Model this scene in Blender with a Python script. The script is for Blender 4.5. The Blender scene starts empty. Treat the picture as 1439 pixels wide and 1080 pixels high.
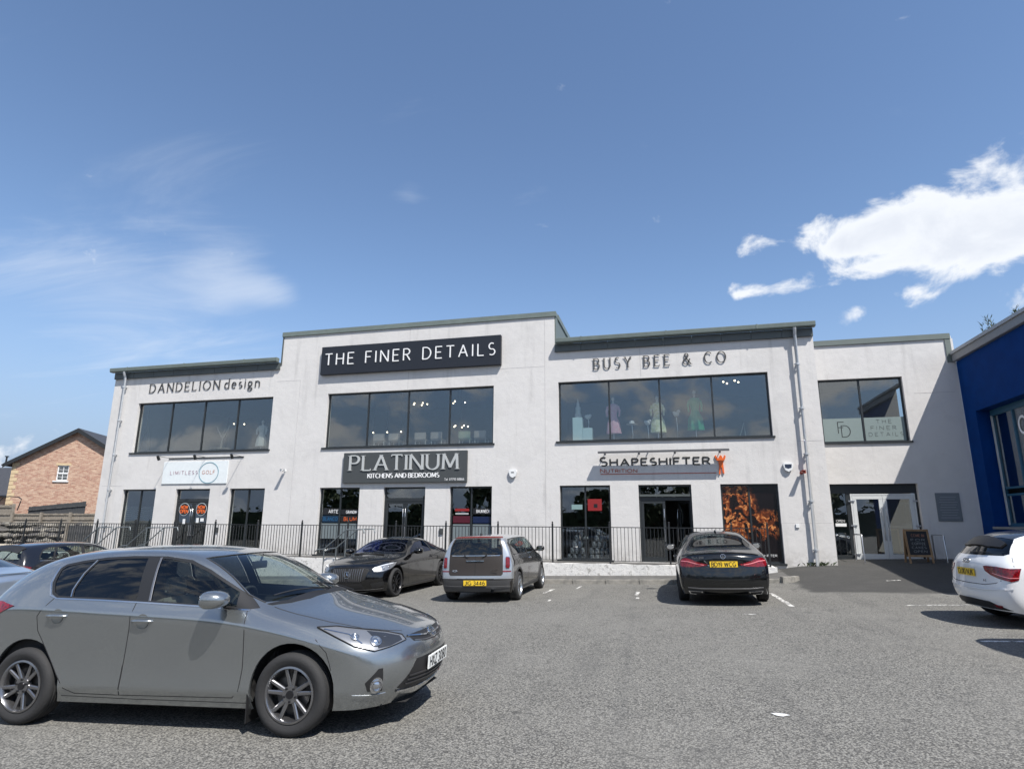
import bpy, bmesh, math, random
from mathutils import Vector, Matrix, geometry
from mathutils.bvhtree import BVHTree
from mathutils.interpolate import poly_3d_calc
import numpy as np
random.seed(7)
R_ = math.radians
SC = bpy.context.scene
COL = SC.collection

# ------------------------------------------------------------------ camera
def make_camera():
    yaw, pitch, roll = R_(-14.2036), R_(12.7911), R_(0.32515)
    right = Vector((math.cos(yaw), -math.sin(yaw), 0))
    fwd = Vector((math.sin(yaw)*math.cos(pitch), math.cos(yaw)*math.cos(pitch), math.sin(pitch)))
    up = right.cross(fwd)
    r2 = math.cos(roll)*right + math.sin(roll)*up
    u2 = -math.sin(roll)*right + math.cos(roll)*up
    cd = bpy.data.cameras.new('camera')
    cd.sensor_width = 36.0
    cd.lens = 36.0*850.87/1439.0
    cd.clip_start = 0.05
    cd.clip_end = 3000
    c = bpy.data.objects.new('camera', cd)
    M = Matrix((r2, u2, -fwd)).transposed().to_4x4()
    M.translation = Vector((0, 0, 1.6))
    c.matrix_world = M
    COL.objects.link(c)
    SC.camera = c
make_camera()

# ------------------------------------------------------------------ light
SUN = Vector((1.0, -0.95, 2.0)).normalized()           # towards the sun
SUN_EL = math.asin(SUN.z)
SUN_AZ = math.atan2(SUN.x, SUN.y)                        # clockwise from +Y
sl = bpy.data.lights.new('sun', 'SUN')
sl.energy = 5.0
sl.angle = R_(0.53)
sl.color = (1.0, 0.955, 0.89)
so = bpy.data.objects.new('sun', sl)
so.rotation_euler = SUN.to_track_quat('Z', 'Y').to_euler()
COL.objects.link(so)
SC.view_settings.view_transform = 'Standard'
SC.view_settings.look = 'None'
SC.view_settings.gamma = 1.0
SC.view_settings.use_curve_mapping = False
SC.view_settings.exposure = 0.46
SC.cycles.max_bounces = 8
SC.cycles.transparent_max_bounces = 12

def new_ng(tree):
    def n(t, **k):
        nd = tree.nodes.new(t)
        for a, b in k.items():
            if a.startswith('i_'):
                nd.inputs[a[2:].replace('_', ' ')].default_value = b
            else:
                setattr(nd, a, b)
        return nd
    return n

def world():
    w = bpy.data.worlds.new('World')
    SC.world = w
    w.use_nodes = True
    t = w.node_tree
    t.nodes.clear()
    n = new_ng(t)
    L = t.links.new
    out = n('ShaderNodeOutputWorld')
    bg = n('ShaderNodeBackground')
    bg.inputs['Strength'].default_value = 0.12
    sky = n('ShaderNodeTexSky', sky_type='NISHITA')
    sky.sun_disc = False
    sky.sun_elevation = SUN_EL
    sky.sun_rotation = SUN_AZ
    sky.altitude = 0
    sky.air_density = 1.0
    sky.dust_density = 0.0
    sky.ozone_density = 2.2
    geo = n('ShaderNodeTexCoord')
    D = geo.outputs['Generated']
    sep = n('ShaderNodeSeparateXYZ'); L(D, sep.inputs[0])
    def math_(op, a, b=None, clamp=False):
        m = n('ShaderNodeMath', operation=op); m.use_clamp = clamp
        for i, v in enumerate((a, b)):
            if v is None: continue
            if isinstance(v, (int, float)): m.inputs[i].default_value = v
            else: L(v, m.inputs[i])
        return m.outputs[0]
    def ramp(v, a, b):
        m = n('ShaderNodeMapRange'); m.interpolation_type = 'SMOOTHSTEP'
        L(v, m.inputs['Value']); m.inputs['From Min'].default_value = a; m.inputs['From Max'].default_value = b
        return m.outputs[0]
    # a cloud sheet: directions projected on a plane overhead
    zc = math_('MAXIMUM', sep.outputs[2], 0.03)
    zc = math_('ADD', zc, 0.12)
    u = math_('DIVIDE', sep.outputs[0], zc); v = math_('DIVIDE', sep.outputs[1], zc)
    cmb = n('ShaderNodeCombineXYZ'); L(u, cmb.inputs[0]); L(v, cmb.inputs[1])
    def noise(vec, scale, det, rough, off=(0, 0, 0), sc=(1, 1, 1), rz=0, dist=0.0):
        mp = n('ShaderNodeMapping'); L(vec, mp.inputs[0])
        mp.inputs['Location'].default_value = off; mp.inputs['Scale'].default_value = sc
        mp.inputs['Rotation'].default_value = (0, 0, rz)
        ns = n('ShaderNodeTexNoise'); L(mp.outputs[0], ns.inputs['Vector'])
        ns.inputs['Scale'].default_value = scale; ns.inputs['Detail'].default_value = det
        ns.inputs['Roughness'].default_value = rough; ns.inputs['Distortion'].default_value = dist
        return ns.outputs['Fac']
    def blob(d, r0, r1, squash=1.0):
        # soft region round a direction (x, y, z), squashed vertically
        mp = n('ShaderNodeVectorMath', operation='SUBTRACT'); L(D, mp.inputs[0]); mp.inputs[1].default_value = d
        ms = n('ShaderNodeVectorMath', operation='MULTIPLY'); L(mp.outputs[0], ms.inputs[0]); ms.inputs[1].default_value = (1, 1, squash)
        ln = n('ShaderNodeVectorMath', operation='LENGTH'); L(ms.outputs[0], ln.inputs[0])
        return ramp(ln.outputs['Value'], r1, r0)
    # cumulus: billowing noise in direction space, present around the whole horizon
    big = noise(D, 2.3, 3, 0.5, off=(3.1, 0.4, 1.7), sc=(1, 1, 1.7))
    fine = noise(D, 11.0, 10, 0.58, off=(0.3, 2.2, 5.0), sc=(1, 1, 1.4), dist=0.35)
    base = math_('MULTIPLY', big, 0.45)
    f = math_('SUBTRACT', math_('ADD', base, math_('MULTIPLY', fine, 2.9)), 0.925)
    for d, r0, r1, s, a in CLOUD_BLOBS:
        f = math_('ADD', f, math_('MULTIPLY', blob(d, r0, r1, s), a))
    # the sky straight ahead is clear: thin the cumulus out in a broad sector
    f = math_('SUBTRACT', f, math_('MULTIPLY', blob((-0.05, 0.85, 0.50), 0.62, 1.15), 0.50))
    cum = ramp(f, 0.72, 1.24)
    low = ramp(sep.outputs[2], -0.02, 0.06)
    cum = math_('MULTIPLY', cum, low)
    # cirrus: stretched streaks
    cir = noise(cmb.outputs[0], 1.7, 9, 0.62, off=(1.3, 4.1, 0), sc=(0.62, 1.75, 1), rz=R_(-52), dist=0.7)
    cir2 = noise(cmb.outputs[0], 0.5, 2, 0.5, off=(7.3, 1.1, 0))
    cm = None
    for d, r0, r1, s, a in CIRRUS_BLOBS:
        q = math_('MULTIPLY', blob(d, r0, r1, s), a); cm = q if cm is None else math_('ADD', cm, q)
    cf = math_('ADD', math_('ADD', math_('MULTIPLY', cir, 0.95), math_('MULTIPLY', cir2, 0.20)), cm)
    ci = math_('MULTIPLY', ramp(cf, 0.67, 1.18), 0.52)
    # cloud brightness: lit tops, greyer thick undersides
    shade = noise(D, 5.0, 5, 0.55, off=(0.3, 2.2, 5.12), sc=(1, 1, 1.5))
    thick = ramp(f, 1.15, 1.9)
    darkf = math_('MULTIPLY', thick, ramp(shade, 0.36, 0.66))
    c1 = n('ShaderNodeMix', data_type='RGBA')
    L(darkf, c1.inputs['Factor'])
    c1.inputs['A'].default_value = (5.9, 6.1, 6.4, 1)
    c1.inputs['B'].default_value = (5.0, 5.25, 5.75, 1)
    # cooler, slightly richer blue sky
    hs = n('ShaderNodeMix', data_type='RGBA', blend_type='MULTIPLY')
    hs.inputs['Factor'].default_value = 1.0
    L(sky.outputs[0], hs.inputs['A']); hs.inputs['B'].default_value = SKY_TINT
    # pale summer haze low round the whole horizon
    hz = n('ShaderNodeMix', data_type='RGBA')
    L(math_('POWER', ramp(sep.outputs[2], 0.42, 0.0), 1.5), hz.inputs['Factor']); L(hs.outputs['Result'], hz.inputs['A']); hz.inputs['B'].default_value = (2.05, 2.65, 3.75, 1)
    m1 = n('ShaderNodeMix', data_type='RGBA')
    L(ci, m1.inputs['Factor']); L(hz.outputs['Result'], m1.inputs['A']); m1.inputs['B'].default_value = (5.2, 5.6, 6.2, 1)
    m2 = n('ShaderNodeMix', data_type='RGBA')
    L(math_('MULTIPLY', cum, 0.96), m2.inputs['Factor']); L(m1.outputs['Result'], m2.inputs['A']); L(c1.outputs['Result'], m2.inputs['B'])
    L(m2.outputs['Result'], bg.inputs['Color'])
    L(bg.outputs[0], out.inputs['Surface'])
SKY_TINT = (0.98, 1.0, 1.03, 1)
CLOUD_BLOBS = [((0.0, -0.93, 0.35), 0.3, 1.0, 1.3, 0.16), ((0.34, 0.85, 0.378), 0.05, 0.18, 2.1, 0.74), ((0.46, 0.80, 0.385), 0.05, 0.21, 1.5, 0.78), ((0.265, 0.88, 0.402), 0.03, 0.11, 2.6, 0.70),
               ((0.235, 0.903, 0.345), 0.03, 0.11, 4.0, 0.62), ((0.142, 0.905, 0.403), 0.01, 0.05, 1.6, 0.62), ((0.124, 0.929, 0.348), 0.01, 0.045, 1.8, 0.60),
               ((0.306, 0.903, 0.298), 0.03, 0.09, 3.0, 0.56), ((0.45, 0.85, 0.265), 0.02, 0.14, 3.0, 0.58)]
CIRRUS_BLOBS = [((-0.605, 0.712, 0.356), 0.0, 0.11, 1.6, 0.30), ((-0.553, 0.762, 0.333), 0.0, 0.07, 2.0, 0.24), ((-0.75, 0.58, 0.34), 0.02, 0.34, 1.6, 0.20),
                ((-0.67, 0.69, 0.27), 0.02, 0.26, 2.2, 0.24), ((-0.366, 0.787, 0.497), 0.0, 0.06, 1.5, 0.22), ((-0.60, 0.62, 0.47), 0.0, 0.20, 1.5, 0.14)]
world()

# ------------------------------------------------------------------ materials
MATS = {}
def mat(name, color=(0.5, 0.5, 0.5), rough=0.6, metal=0.0, coat=0.0, spec=0.5, emit=None, estr=1.0, noise=None, bump=None, coat_rough=0.03, alpha=None):
    """noise=(scale, amount, colour2) mottles the base colour; bump=(scale, strength)"""
    if name in MATS: return MATS[name]
    m = bpy.data.materials.new(name); m.use_nodes = True
    t = m.node_tree; b = t.nodes['Principled BSDF']; n = new_ng(t); L = t.links.new
    b.inputs['Base Color'].default_value = (*color, 1)
    b.inputs['Roughness'].default_value = rough
    b.inputs['Metallic'].default_value = metal
    b.inputs['Coat Weight'].default_value = coat
    b.inputs['Coat Roughness'].default_value = coat_rough
    b.inputs['Specular IOR Level'].default_value = spec
    if emit:
        b.inputs['Emission Color'].default_value = (*emit, 1); b.inputs['Emission Strength'].default_value = estr
    tc = n('ShaderNodeTexCoord')
    if noise is None: noise = (9.0, 0.12, tuple(c*0.8 for c in color))
    if noise:
        ns = n('ShaderNodeTexNoise'); ns.inputs['Scale'].default_value = noise[0]; ns.inputs['Detail'].default_value = 6
        L(tc.outputs['Object'], ns.inputs['Vector'])
        mx = n('ShaderNodeMix', data_type='RGBA')
        mr = n('ShaderNodeMapRange'); L(ns.outputs['Fac'], mr.inputs['Value'])
        mr.inputs['From Min'].default_value = 0.35; mr.inputs['From Max'].default_value = 0.7
        mr.inputs['To Max'].default_value = noise[1]*2
        L(mr.outputs[0], mx.inputs['Factor'])
        mx.inputs['A'].default_value = (*color, 1); mx.inputs['B'].default_value = (*noise[2], 1)
        L(mx.outputs['Result'], b.inputs['Base Color'])
    if bump:
        nb = n('ShaderNodeTexNoise'); nb.inputs['Scale'].default_value = bump[0]; nb.inputs['Detail'].default_value = 5
        L(tc.outputs['Object'], nb.inputs['Vector'])
        bp = n('ShaderNodeBump'); bp.inputs['Strength'].default_value = bump[1]; bp.inputs['Distance'].default_value = 0.01
        L(nb.outputs['Fac'], bp.inputs['Height']); L(bp.outputs[0], b.inputs['Normal'])
    MATS[name] = m
    return m

def glass(name, tint=(1, 1, 1), trans=0.8, rough=0.0, ior=1.5, refl_tint=(1, 1, 1), wavy=0.10, gain=2.5):
    """thin sheet glass: a clear view through, mirrored by the angle of incidence"""
    if name in MATS: return MATS[name]
    m = bpy.data.materials.new(name); m.use_nodes = True
    t = m.node_tree; t.nodes.clear(); n = new_ng(t); L = t.links.new
    out = n('ShaderNodeOutputMaterial')
    tr = n('ShaderNodeBsdfTransparent'); tr.inputs[0].default_value = tuple(c*trans for c in tint)+(1,)
    gl = n('ShaderNodeBsdfGlossy'); gl.inputs['Roughness'].default_value = rough
    gl.inputs['Color'].default_value = (*refl_tint, 1)
    fr = n('ShaderNodeFresnel')
    ge = n('ShaderNodeNewGeometry'); iv = n('ShaderNodeMapRange')          # same air-to-glass angle law on both faces of the sheet
    L(ge.outputs['Backfacing'], iv.inputs['Value']); iv.inputs['To Min'].default_value = ior; iv.inputs['To Max'].default_value = 1/ior
    L(iv.outputs[0], fr.inputs['IOR'])
    nb = n('ShaderNodeTexNoise'); nb.inputs['Scale'].default_value = 0.9; nb.inputs['Detail'].default_value = 1
    tc = n('ShaderNodeTexCoord'); L(tc.outputs['Object'], nb.inputs['Vector'])
    bp = n('ShaderNodeBump'); bp.inputs['Strength'].default_value = wavy; bp.inputs['Distance'].default_value = 0.02
    L(nb.outputs['Fac'], bp.inputs['Height']); L(bp.outputs[0], gl.inputs['Normal'])
    ml = n('ShaderNodeMath', operation='MULTIPLY'); ml.inputs[1].default_value = gain; ml.use_clamp = True
    L(fr.outputs[0], ml.inputs[0])
    mx = n('ShaderNodeMixShader'); L(ml.outputs[0], mx.inputs[0]); L(tr.outputs[0], mx.inputs[1]); L(gl.outputs[0], mx.inputs[2])
    L(mx.outputs[0], out.inputs[0])
    MATS[name] = m
    return m

# ------------------------------------------------------------------ mesh helpers
def link(name, me, parent=None, m=None, matrix=None):
    o = bpy.data.objects.new(name, me); COL.objects.link(o)
    if m is not None:
        me.materials.append(m)
    if parent is not None: o.parent = parent
    if matrix is not None: o.matrix_local = matrix
    return o

def tag(o, label=None, cat=None, group=None, kind=None):
    if label: o['label'] = label
    if cat: o['category'] = cat
    if group: o['group'] = group
    if kind: o['kind'] = kind
    return o

def thing(name, label, cat, loc=(0, 0, 0), rotz=0.0, group=None):
    o = bpy.data.objects.new(name, None); COL.objects.link(o)
    o.empty_display_size = 0.2
    o.location = loc; o.rotation_euler = (0, 0, rotz)
    return tag(o, label, cat, group)

class MB:
    def __init__(s): s.v = []; s.f = []
    def add(s, vs, fs):
        b = len(s.v); s.v += [tuple(v) for v in vs]; s.f += [tuple(b+i for i in f) for f in fs]; return s
    def box(s, x0, x1, y0, y1, z0, z1):
        if x0 > x1: x0, x1 = x1, x0
        if y0 > y1: y0, y1 = y1, y0
        if z0 > z1: z0, z1 = z1, z0
        return s.add([(x, y, z) for z in (z0, z1) for y in (y0, y1) for x in (x0, x1)],
                     [(0, 2, 3, 1), (4, 5, 7, 6), (0, 1, 5, 4), (2, 6, 7, 3), (0, 4, 6, 2), (1, 3, 7, 5)])
    def quad(s, a, b, c, d): return s.add([a, b, c, d], [(0, 1, 2, 3)])
    def tube(s, pts, r, n=8, caps=True):
        pts = [Vector(p) for p in pts]
        rs = r if isinstance(r, (list, tuple)) else [r]*len(pts)
        rings = []
        up = Vector((0, 0, 1))
        for i, p in enumerate(pts):
            if i == 0: d = pts[1]-p
            elif i == len(pts)-1: d = p-pts[i-1]
            else: d = (pts[i+1]-p).normalized()+(p-pts[i-1]).normalized()
            d.normalize()
            a = d.cross(up)
            if a.length < 1e-3: a = d.cross(Vector((1, 0, 0)))
            a.normalize(); b = d.cross(a)
            rings.append([p+rs[i]*(math.cos(2*math.pi*k/n)*a+math.sin(2*math.pi*k/n)*b) for k in range(n)])
        vs = [q for rg in rings for q in rg]; fs = []
        for i in range(len(pts)-1):
            for k in range(n):
                fs.append((i*n+k, (i+1)*n+k, (i+1)*n+(k+1) % n, i*n+(k+1) % n))
        if caps:
            fs.append(tuple(range(n))); fs.append(tuple((len(pts)-1)*n+k for k in reversed(range(n))))
        return s.add(vs, fs)
    def cyl(s, c, r, h, axis='z', n=20, r2=None):
        c = Vector(c); d = {'x': Vector((1, 0, 0)), 'y': Vector((0, 1, 0)), 'z': Vector((0, 0, 1))}[axis]
        return s.tube([c, c+d*h], [r, r if r2 is None else r2], n)
    def prism(s, poly, y0, y1, frame=None):
        """poly in (x, z), extruded in y"""
        n = len(poly); vs = [(x, y0, z) for x, z in poly]+[(x, y1, z) for x, z in poly]
        fs = [tuple(range(n)), tuple(reversed(range(n, 2*n)))]
        fs += [(i, i+n, (i+1) % n+n, (i+1) % n) for i in range(n)]
        return s.add(vs, fs)
    def lathe(s, prof, n=32, axis='y', c=(0, 0, 0)):
        """prof: (radius, height along axis)"""
        vs = []
        for r, h in prof:
            for k in range(n):
                a = 2*math.pi*k/n; p, q = r*math.cos(a), r*math.sin(a)
                v = {'y': (p, h, q), 'z': (p, q, h), 'x': (h, p, q)}[axis]
                vs.append((v[0]+c[0], v[1]+c[1], v[2]+c[2]))
        fs = [(i*n+k, i*n+(k+1) % n, (i+1)*n+(k+1) % n, (i+1)*n+k) for i in range(len(prof)-1) for k in range(n)]
        return s.add(vs, fs)
    def ball(s, c, r, n=12, sz=1.0, sy=1.0):
        m = n//2
        return s.lathe_at([(max(1e-4, r*math.sin(math.pi*i/m)), -r*math.cos(math.pi*i/m)*sz) for i in range(m+1)], n, c, sy)
    def lathe_at(s, prof, n, c, sy=1.0):
        vs = []
        for r, h in prof:
            for k in range(n):
                a = 2*math.pi*k/n; vs.append((c[0]+r*math.cos(a), c[1]+sy*r*math.sin(a), c[2]+h))
        fs = [(i*n+k, i*n+(k+1) % n, (i+1)*n+(k+1) % n, (i+1)*n+k) for i in range(len(prof)-1) for k in range(n)]
        return s.add(vs, fs)
    def xf(s, M, start=0):
        for i in range(start, len(s.v)): s.v[i] = tuple(M @ Vector(s.v[i]))
        return s
    def mesh(s, name, smooth=False, bevel=0.0, recalc=True):
        me = bpy.data.meshes.new(name); me.from_pydata(s.v, [], s.f)
        if recalc or bevel:
            bm = bmesh.new(); bm.from_mesh(me)
            bmesh.ops.recalc_face_normals(bm, faces=bm.faces)
            if bevel:
                bmesh.ops.bevel(bm, geom=list(bm.edges), offset=bevel, segments=2, affect='EDGES', clamp_overlap=True)
            bm.to_mesh(me); bm.free()
        if smooth:
            me.shade_smooth()
            if smooth != 'all': me.set_sharp_from_angle(angle=R_(smooth if smooth > 1 else 40))
        me.update()
        return me
    def build(s, name, m, parent=None, smooth=False, bevel=0.0, recalc=True, matrix=None):
        return link(name, s.mesh(name, smooth, bevel, recalc), parent, m, matrix)

def copy_tree(o, parent=None):
    c = o.copy(); COL.objects.link(c)
    if parent is not None: c.parent = parent
    for ch in list(KIDS.get(o, [])) or list(o.children):
        copy_tree(ch, c)
    return c
KIDS = {}

# ------------------------------------------------------------------ lettering built from strokes
def _arc(cx, cy, rx, ry, a0, a1, n=12):
    return [(cx+rx*math.cos(R_(a0+(a1-a0)*i/n)), cy+ry*math.sin(R_(a0+(a1-a0)*i/n))) for i in range(n+1)]
def _o(w): return [_arc(w/2, .5, w/2, .5, 90, 450, 26)]
G = {
 'A': (.72, [[(0, 0), (.36, 1)], [(.36, 1), (.72, 0)], [(.14, .35), (.58, .35)]]),
 'B': (.56, [[(0, 0), (0, 1)], [(0, 1), (.28, 1)]+_arc(.28, .77, .24, .23, 90, -90, 8)+[(0, .54)], [(0, .54), (.3, .54)]+_arc(.3, .27, .26, .27, 90, -90, 8)+[(0, 0)]]),
 'C': (.7, [_arc(.4, .5, .4, .5, 48, 312, 20)]),
 'D': (.68, [[(0, 0), (0, 1)], [(0, 1), (.25, 1)]+_arc(.25, .5, .43, .5, 90, -90, 14)+[(0, 0)]]),
 'E': (.5, [[(0, 0), (0, 1)], [(0, 1), (.5, 1)], [(0, .52), (.44, .52)], [(0, 0), (.5, 0)]]),
 'F': (.48, [[(0, 0), (0, 1)], [(0, 1), (.48, 1)], [(0, .52), (.42, .52)]]),
 'G': (.74, [_arc(.4, .5, .4, .5, 48, 345, 22), [(.78, .4), (.46, .4)]]),
 'H': (.64, [[(0, 0), (0, 1)], [(.64, 0), (.64, 1)], [(0, .52), (.64, .52)]]),
 'I': (.0, [[(0, 0), (0, 1)]]),
 'J': (.34, [[(.34, 1), (.34, .22)]+_arc(.17, .22, .17, .22, 0, -170, 8)]),
 'K': (.6, [[(0, 0), (0, 1)], [(.58, 1), (.02, .45)], [(.2, .62), (.62, 0)]]),
 'L': (.46, [[(0, 0), (0, 1)], [(0, 0), (.46, 0)]]),
 'M': (.84, [[(0.02, 0), (.06, 1)], [(.06, 1), (.42, .12)], [(.42, .12), (.78, 1)], [(.78, 1), (.82, 0)]]),
 'N': (.68, [[(0, 0), (0, 1)], [(0, 1), (.68, 0)], [(.68, 0), (.68, 1)]]),
 'O': (.84, _o(.84)),
 'P': (.52, [[(0, 0), (0, 1)], [(0, 1), (.27, 1)]+_arc(.27, .74, .25, .26, 90, -90, 9)+[(0, .48)]]),
 'R': (.56, [[(0, 0), (0, 1)], [(0, 1), (.28, 1)]+_arc(.28, .75, .25, .25, 90, -90, 9)+[(0, .5)], [(.26, .5), (.58, 0)]]),
 'S': (.5, [_arc(.26, .745, .23, .255, 50, 268, 12)+_arc(.26, .255, .25, .255, 88, -132, 12)[1:]]),
 'T': (.6, [[(.3, 0), (.3, 1)], [(0, 1), (.6, 1)]]),
 'U': (.64, [[(0, 1), (0, .32)]+_arc(.32, .32, .32, .32, 180, 360, 12)+[(.64, 1)]]),
 'V': (.68, [[(0, 1), (.34, 0)], [(.34, 0), (.68, 1)]]),
 'W': (1.0, [[(0, 1), (.25, 0)], [(.25, 0), (.5, .95)], [(.5, .95), (.75, 0)], [(.75, 0), (1, 1)]]),
 'X': (.6, [[(0, 0), (.6, 1)], [(0, 1), (.6, 0)]]),
 'Y': (.64, [[(0, 1), (.32, .48)], [(.64, 1), (.32, .48)], [(.32, .48), (.32, 0)]]),
 'Z': (.56, [[(0, 1), (.56, 1)], [(.56, 1), (0, 0)], [(0, 0), (.56, 0)]]),
 '&': (.76, [[(.76, 0), (.2, .68)]+_arc(.33, .8, .17, .19, 215, -20, 12)+[(.18, .46)]+_arc(.27, .25, .27, .25, 130, 325, 10)+[(.66, .5)]]),
 '0': (.5, [_arc(.25, .5, .25, .5, 90, 450, 20)]),
 '1': (.2, [[(0, .8), (.2, 1)], [(.2, 1), (.2, 0)]]),
 '2': (.5, [_arc(.25, .74, .25, .26, 165, -30, 10)+[(0, 0)], [(0, 0), (.52, 0)]]),
 '3': (.5, [_arc(.23, .75, .23, .25, 150, -90, 10), _arc(.24, .25, .26, .26, 90, -150, 10)]),
 '4': (.52, [[(.36, 0), (.36, 1)], [(.36, 1), (0, .27)], [(0, .27), (.52, .27)]]),
 '6': (.5, [_arc(.25, .3, .25, .3, 90, 450, 16), [(.01, .35)]+_arc(.34, .5, .33, .5, 180, 95, 8)]),
 '7': (.5, [[(0, 1), (.5, 1)], [(.5, 1), (.16, 0)]]),
 '8': (.5, [_arc(.25, .76, .21, .24, 90, 450, 14), _arc(.25, .27, .25, .27, 90, 450, 14)]),
 '9': (.5, [_arc(.25, .7, .25, .3, 90, 450, 16), [(.49, .65)]+_arc(.16, .5, .33, .5, 0, -85, 8)]),
 '.': (.04, [[(0, 0), (0.04, 0.04)]]),
 ':': (.04, [[(0, .1), (0.04, 0.1)], [(0, .5), (0.04, 0.5)]]),
 '+': (.4, [[(0, .5), (.4, .5)], [(.2, .3), (.2, .7)]]),
 'd': (.48, [[(.46, 0), (.46, 1)], _arc(.24, .3, .24, .3, 60, 300, 12)]),
 'e': (.44, [[(.02, .34), (.43, .34)]+_arc(.22, .3, .22, .3, 8, 310, 14)]),
 's': (.34, [_arc(.17, .45, .15, .15, 50, 262, 8)+_arc(.17, .15, .17, .15, 82, -140, 8)]),
 'i': (.0, [[(0, 0), (0, .6)], [(-.02, .8), (.02, .84)]]),
 'g': (.46, [_arc(.21, .38, .2, .22, 90, 450, 14), [(.3, .2), (.06, .08), (.12, -.02), (.4, -.06)]+_arc(.22, -.18, .22, .15, 30, -260, 12)]),
 'n': (.44, [[(0, 0), (0, .6)], [(0, .4)]+_arc(.22, .38, .22, .22, 150, 0, 8)+[(.44, 0)]]),
 'l': (.0, [[(0, 0), (0, 1)]]),
 'o': (.48, [_arc(.24, .3, .24, .3, 90, 450, 16)]),
 'a': (.44, [_arc(.22, .3, .22, .3, 90, 450, 14), [(.44, .6), (.44, 0)]]),
 'c': (.42, [_arc(.24, .3, .24, .3, 50, 310, 14)]),
 'r': (.28, [[(0, 0), (0, .6)], [(0, .38)]+_arc(.2, .38, .2, .22, 150, 60, 5)]),
 't': (.3, [[(.13, 0), (.13, .85)], [(0, .6), (.3, .6)]]),
 'm': (.7, [[(0, 0), (0, .6)], [(0, .4)]+_arc(.18, .4, .17, .2, 150, 0, 6)+[(.35, 0)], [(.35, .4)]+_arc(.53, .4, .17, .2, 150, 0, 6)+[(.7, 0)]]),
 'u': (.42, [[(0, .6), (0, .2)]+_arc(.21, .2, .21, .2, 180, 360, 8)+[(.42, .6)], [(.42, .2), (.42, 0)]]),
}
def glyph(mb, ch, x, z, h, wx, thin, thick, serif, depth, slant=0.0):
    """adds one letter to mb as strokes extruded from y = 0 to y = -depth (towards the reader); returns its advance width"""
    w, strokes = G[ch]
    k = 0
    def P(p): return (x+(p[0]*wx+p[1]*slant)*h, z+p[1]*h)
    for st in strokes:
        pts = [P(p) for p in st]
        L_, R__ = [], []
        closed = (abs(pts[0][0]-pts[-1][0])+abs(pts[0][1]-pts[-1][1])) < 1e-4 and len(pts) > 4
        n = len(pts)
        for i, p in enumerate(pts):
            a = pts[i-1] if i > 0 else (pts[-2] if closed else None)
            b = pts[i+1] if i < n-1 else (pts[1] if closed else None)
            ds = []
            for q, r in ((a, p), (p, b)):
                if q is None or r is None: continue
                dx, dz = r[0]-q[0], r[1]-q[1]; l = math.hypot(dx, dz)
                if l > 1e-9: ds.append((dx/l, dz/l))
            dx = sum(d[0] for d in ds); dz = sum(d[1] for d in ds); l = math.hypot(dx, dz) or 1
            dx /= l; dz /= l
            ang = math.atan2(dz, dx)
            t = thin+(thick-thin)*abs(math.sin(ang+R_(12)))
            c = max(.5, abs(dx*ds[0][0]+dz*ds[0][1]))
            t = t*h/2/c
            ex = ez = 0
            if not closed and i in (0, n-1) and not serif:
                s = -1 if i == 0 else 1
                vert = abs(dz) > .5
                if not (len(st) == 2 and .02 < st[i][1] < .98) and st[i][1] in (0, 1) and abs(dz) < .3: ex, ez = s*dx*thin*h*.3, 0
            L_.append((p[0]-dz*t+ex, p[1]+dx*t+ez)); R__.append((p[0]+dz*t+ex, p[1]-dx*t+ez))
        y1 = -depth-0.0006*k; k += 1
        vs = [(p[0], 0.0, p[1]) for p in L_]+[(p[0], 0.0, p[1]) for p in R__]+[(p[0], y1, p[1]) for p in L_]+[(p[0], y1, p[1]) for p in R__]
        fs = []
        for i in range(n-1):
            fs += [(2*n+i, 2*n+i+1, 3*n+i+1, 3*n+i), (i, i+1, 2*n+i+1, 2*n+i), (n+i+1, n+i, 3*n+i, 3*n+i+1)]
        fs += [(0, 2*n, 3*n, n), (n-1, 2*n-1, 4*n-1, 3*n-1)]
        mb.add(vs, fs)
        if serif:
            for e, q in ((0, 1), (-1, -2)):
                if st[e][1] in (0, 1, .6) and not closed:
                    dx, dz = pts[e][0]-pts[q][0], pts[e][1]-pts[q][1]
                    if abs(dz) > abs(dx)*.8:
                        sw = serif*h; th = thin*h*.55; cx, cz = pts[e]
                        sgn = 1 if st[e][1] > 0.3 else -1
                        mb.box(cx-sw, cx+sw, -depth-0.0006*k-.0003, 0, cz-(th if sgn > 0 else 0)+(.0), cz+(0 if sgn > 0 else th))
                        k += 1
                    elif len(st) == 2 and abs(dz) < 1e-6 and ch in 'ELFTZ2':
                        sw = .11*h; cx, cz = pts[e]; up = st[e][1] == 1
                        mb.box(cx-th0(thin, h), cx+th0(thin, h), -depth-0.0006*k-.0003, 0, cz-(sw if up else 0), cz+(0 if up else sw)); k += 1
    return w*wx*h
def th0(t, h): return t*h*.5
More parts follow.
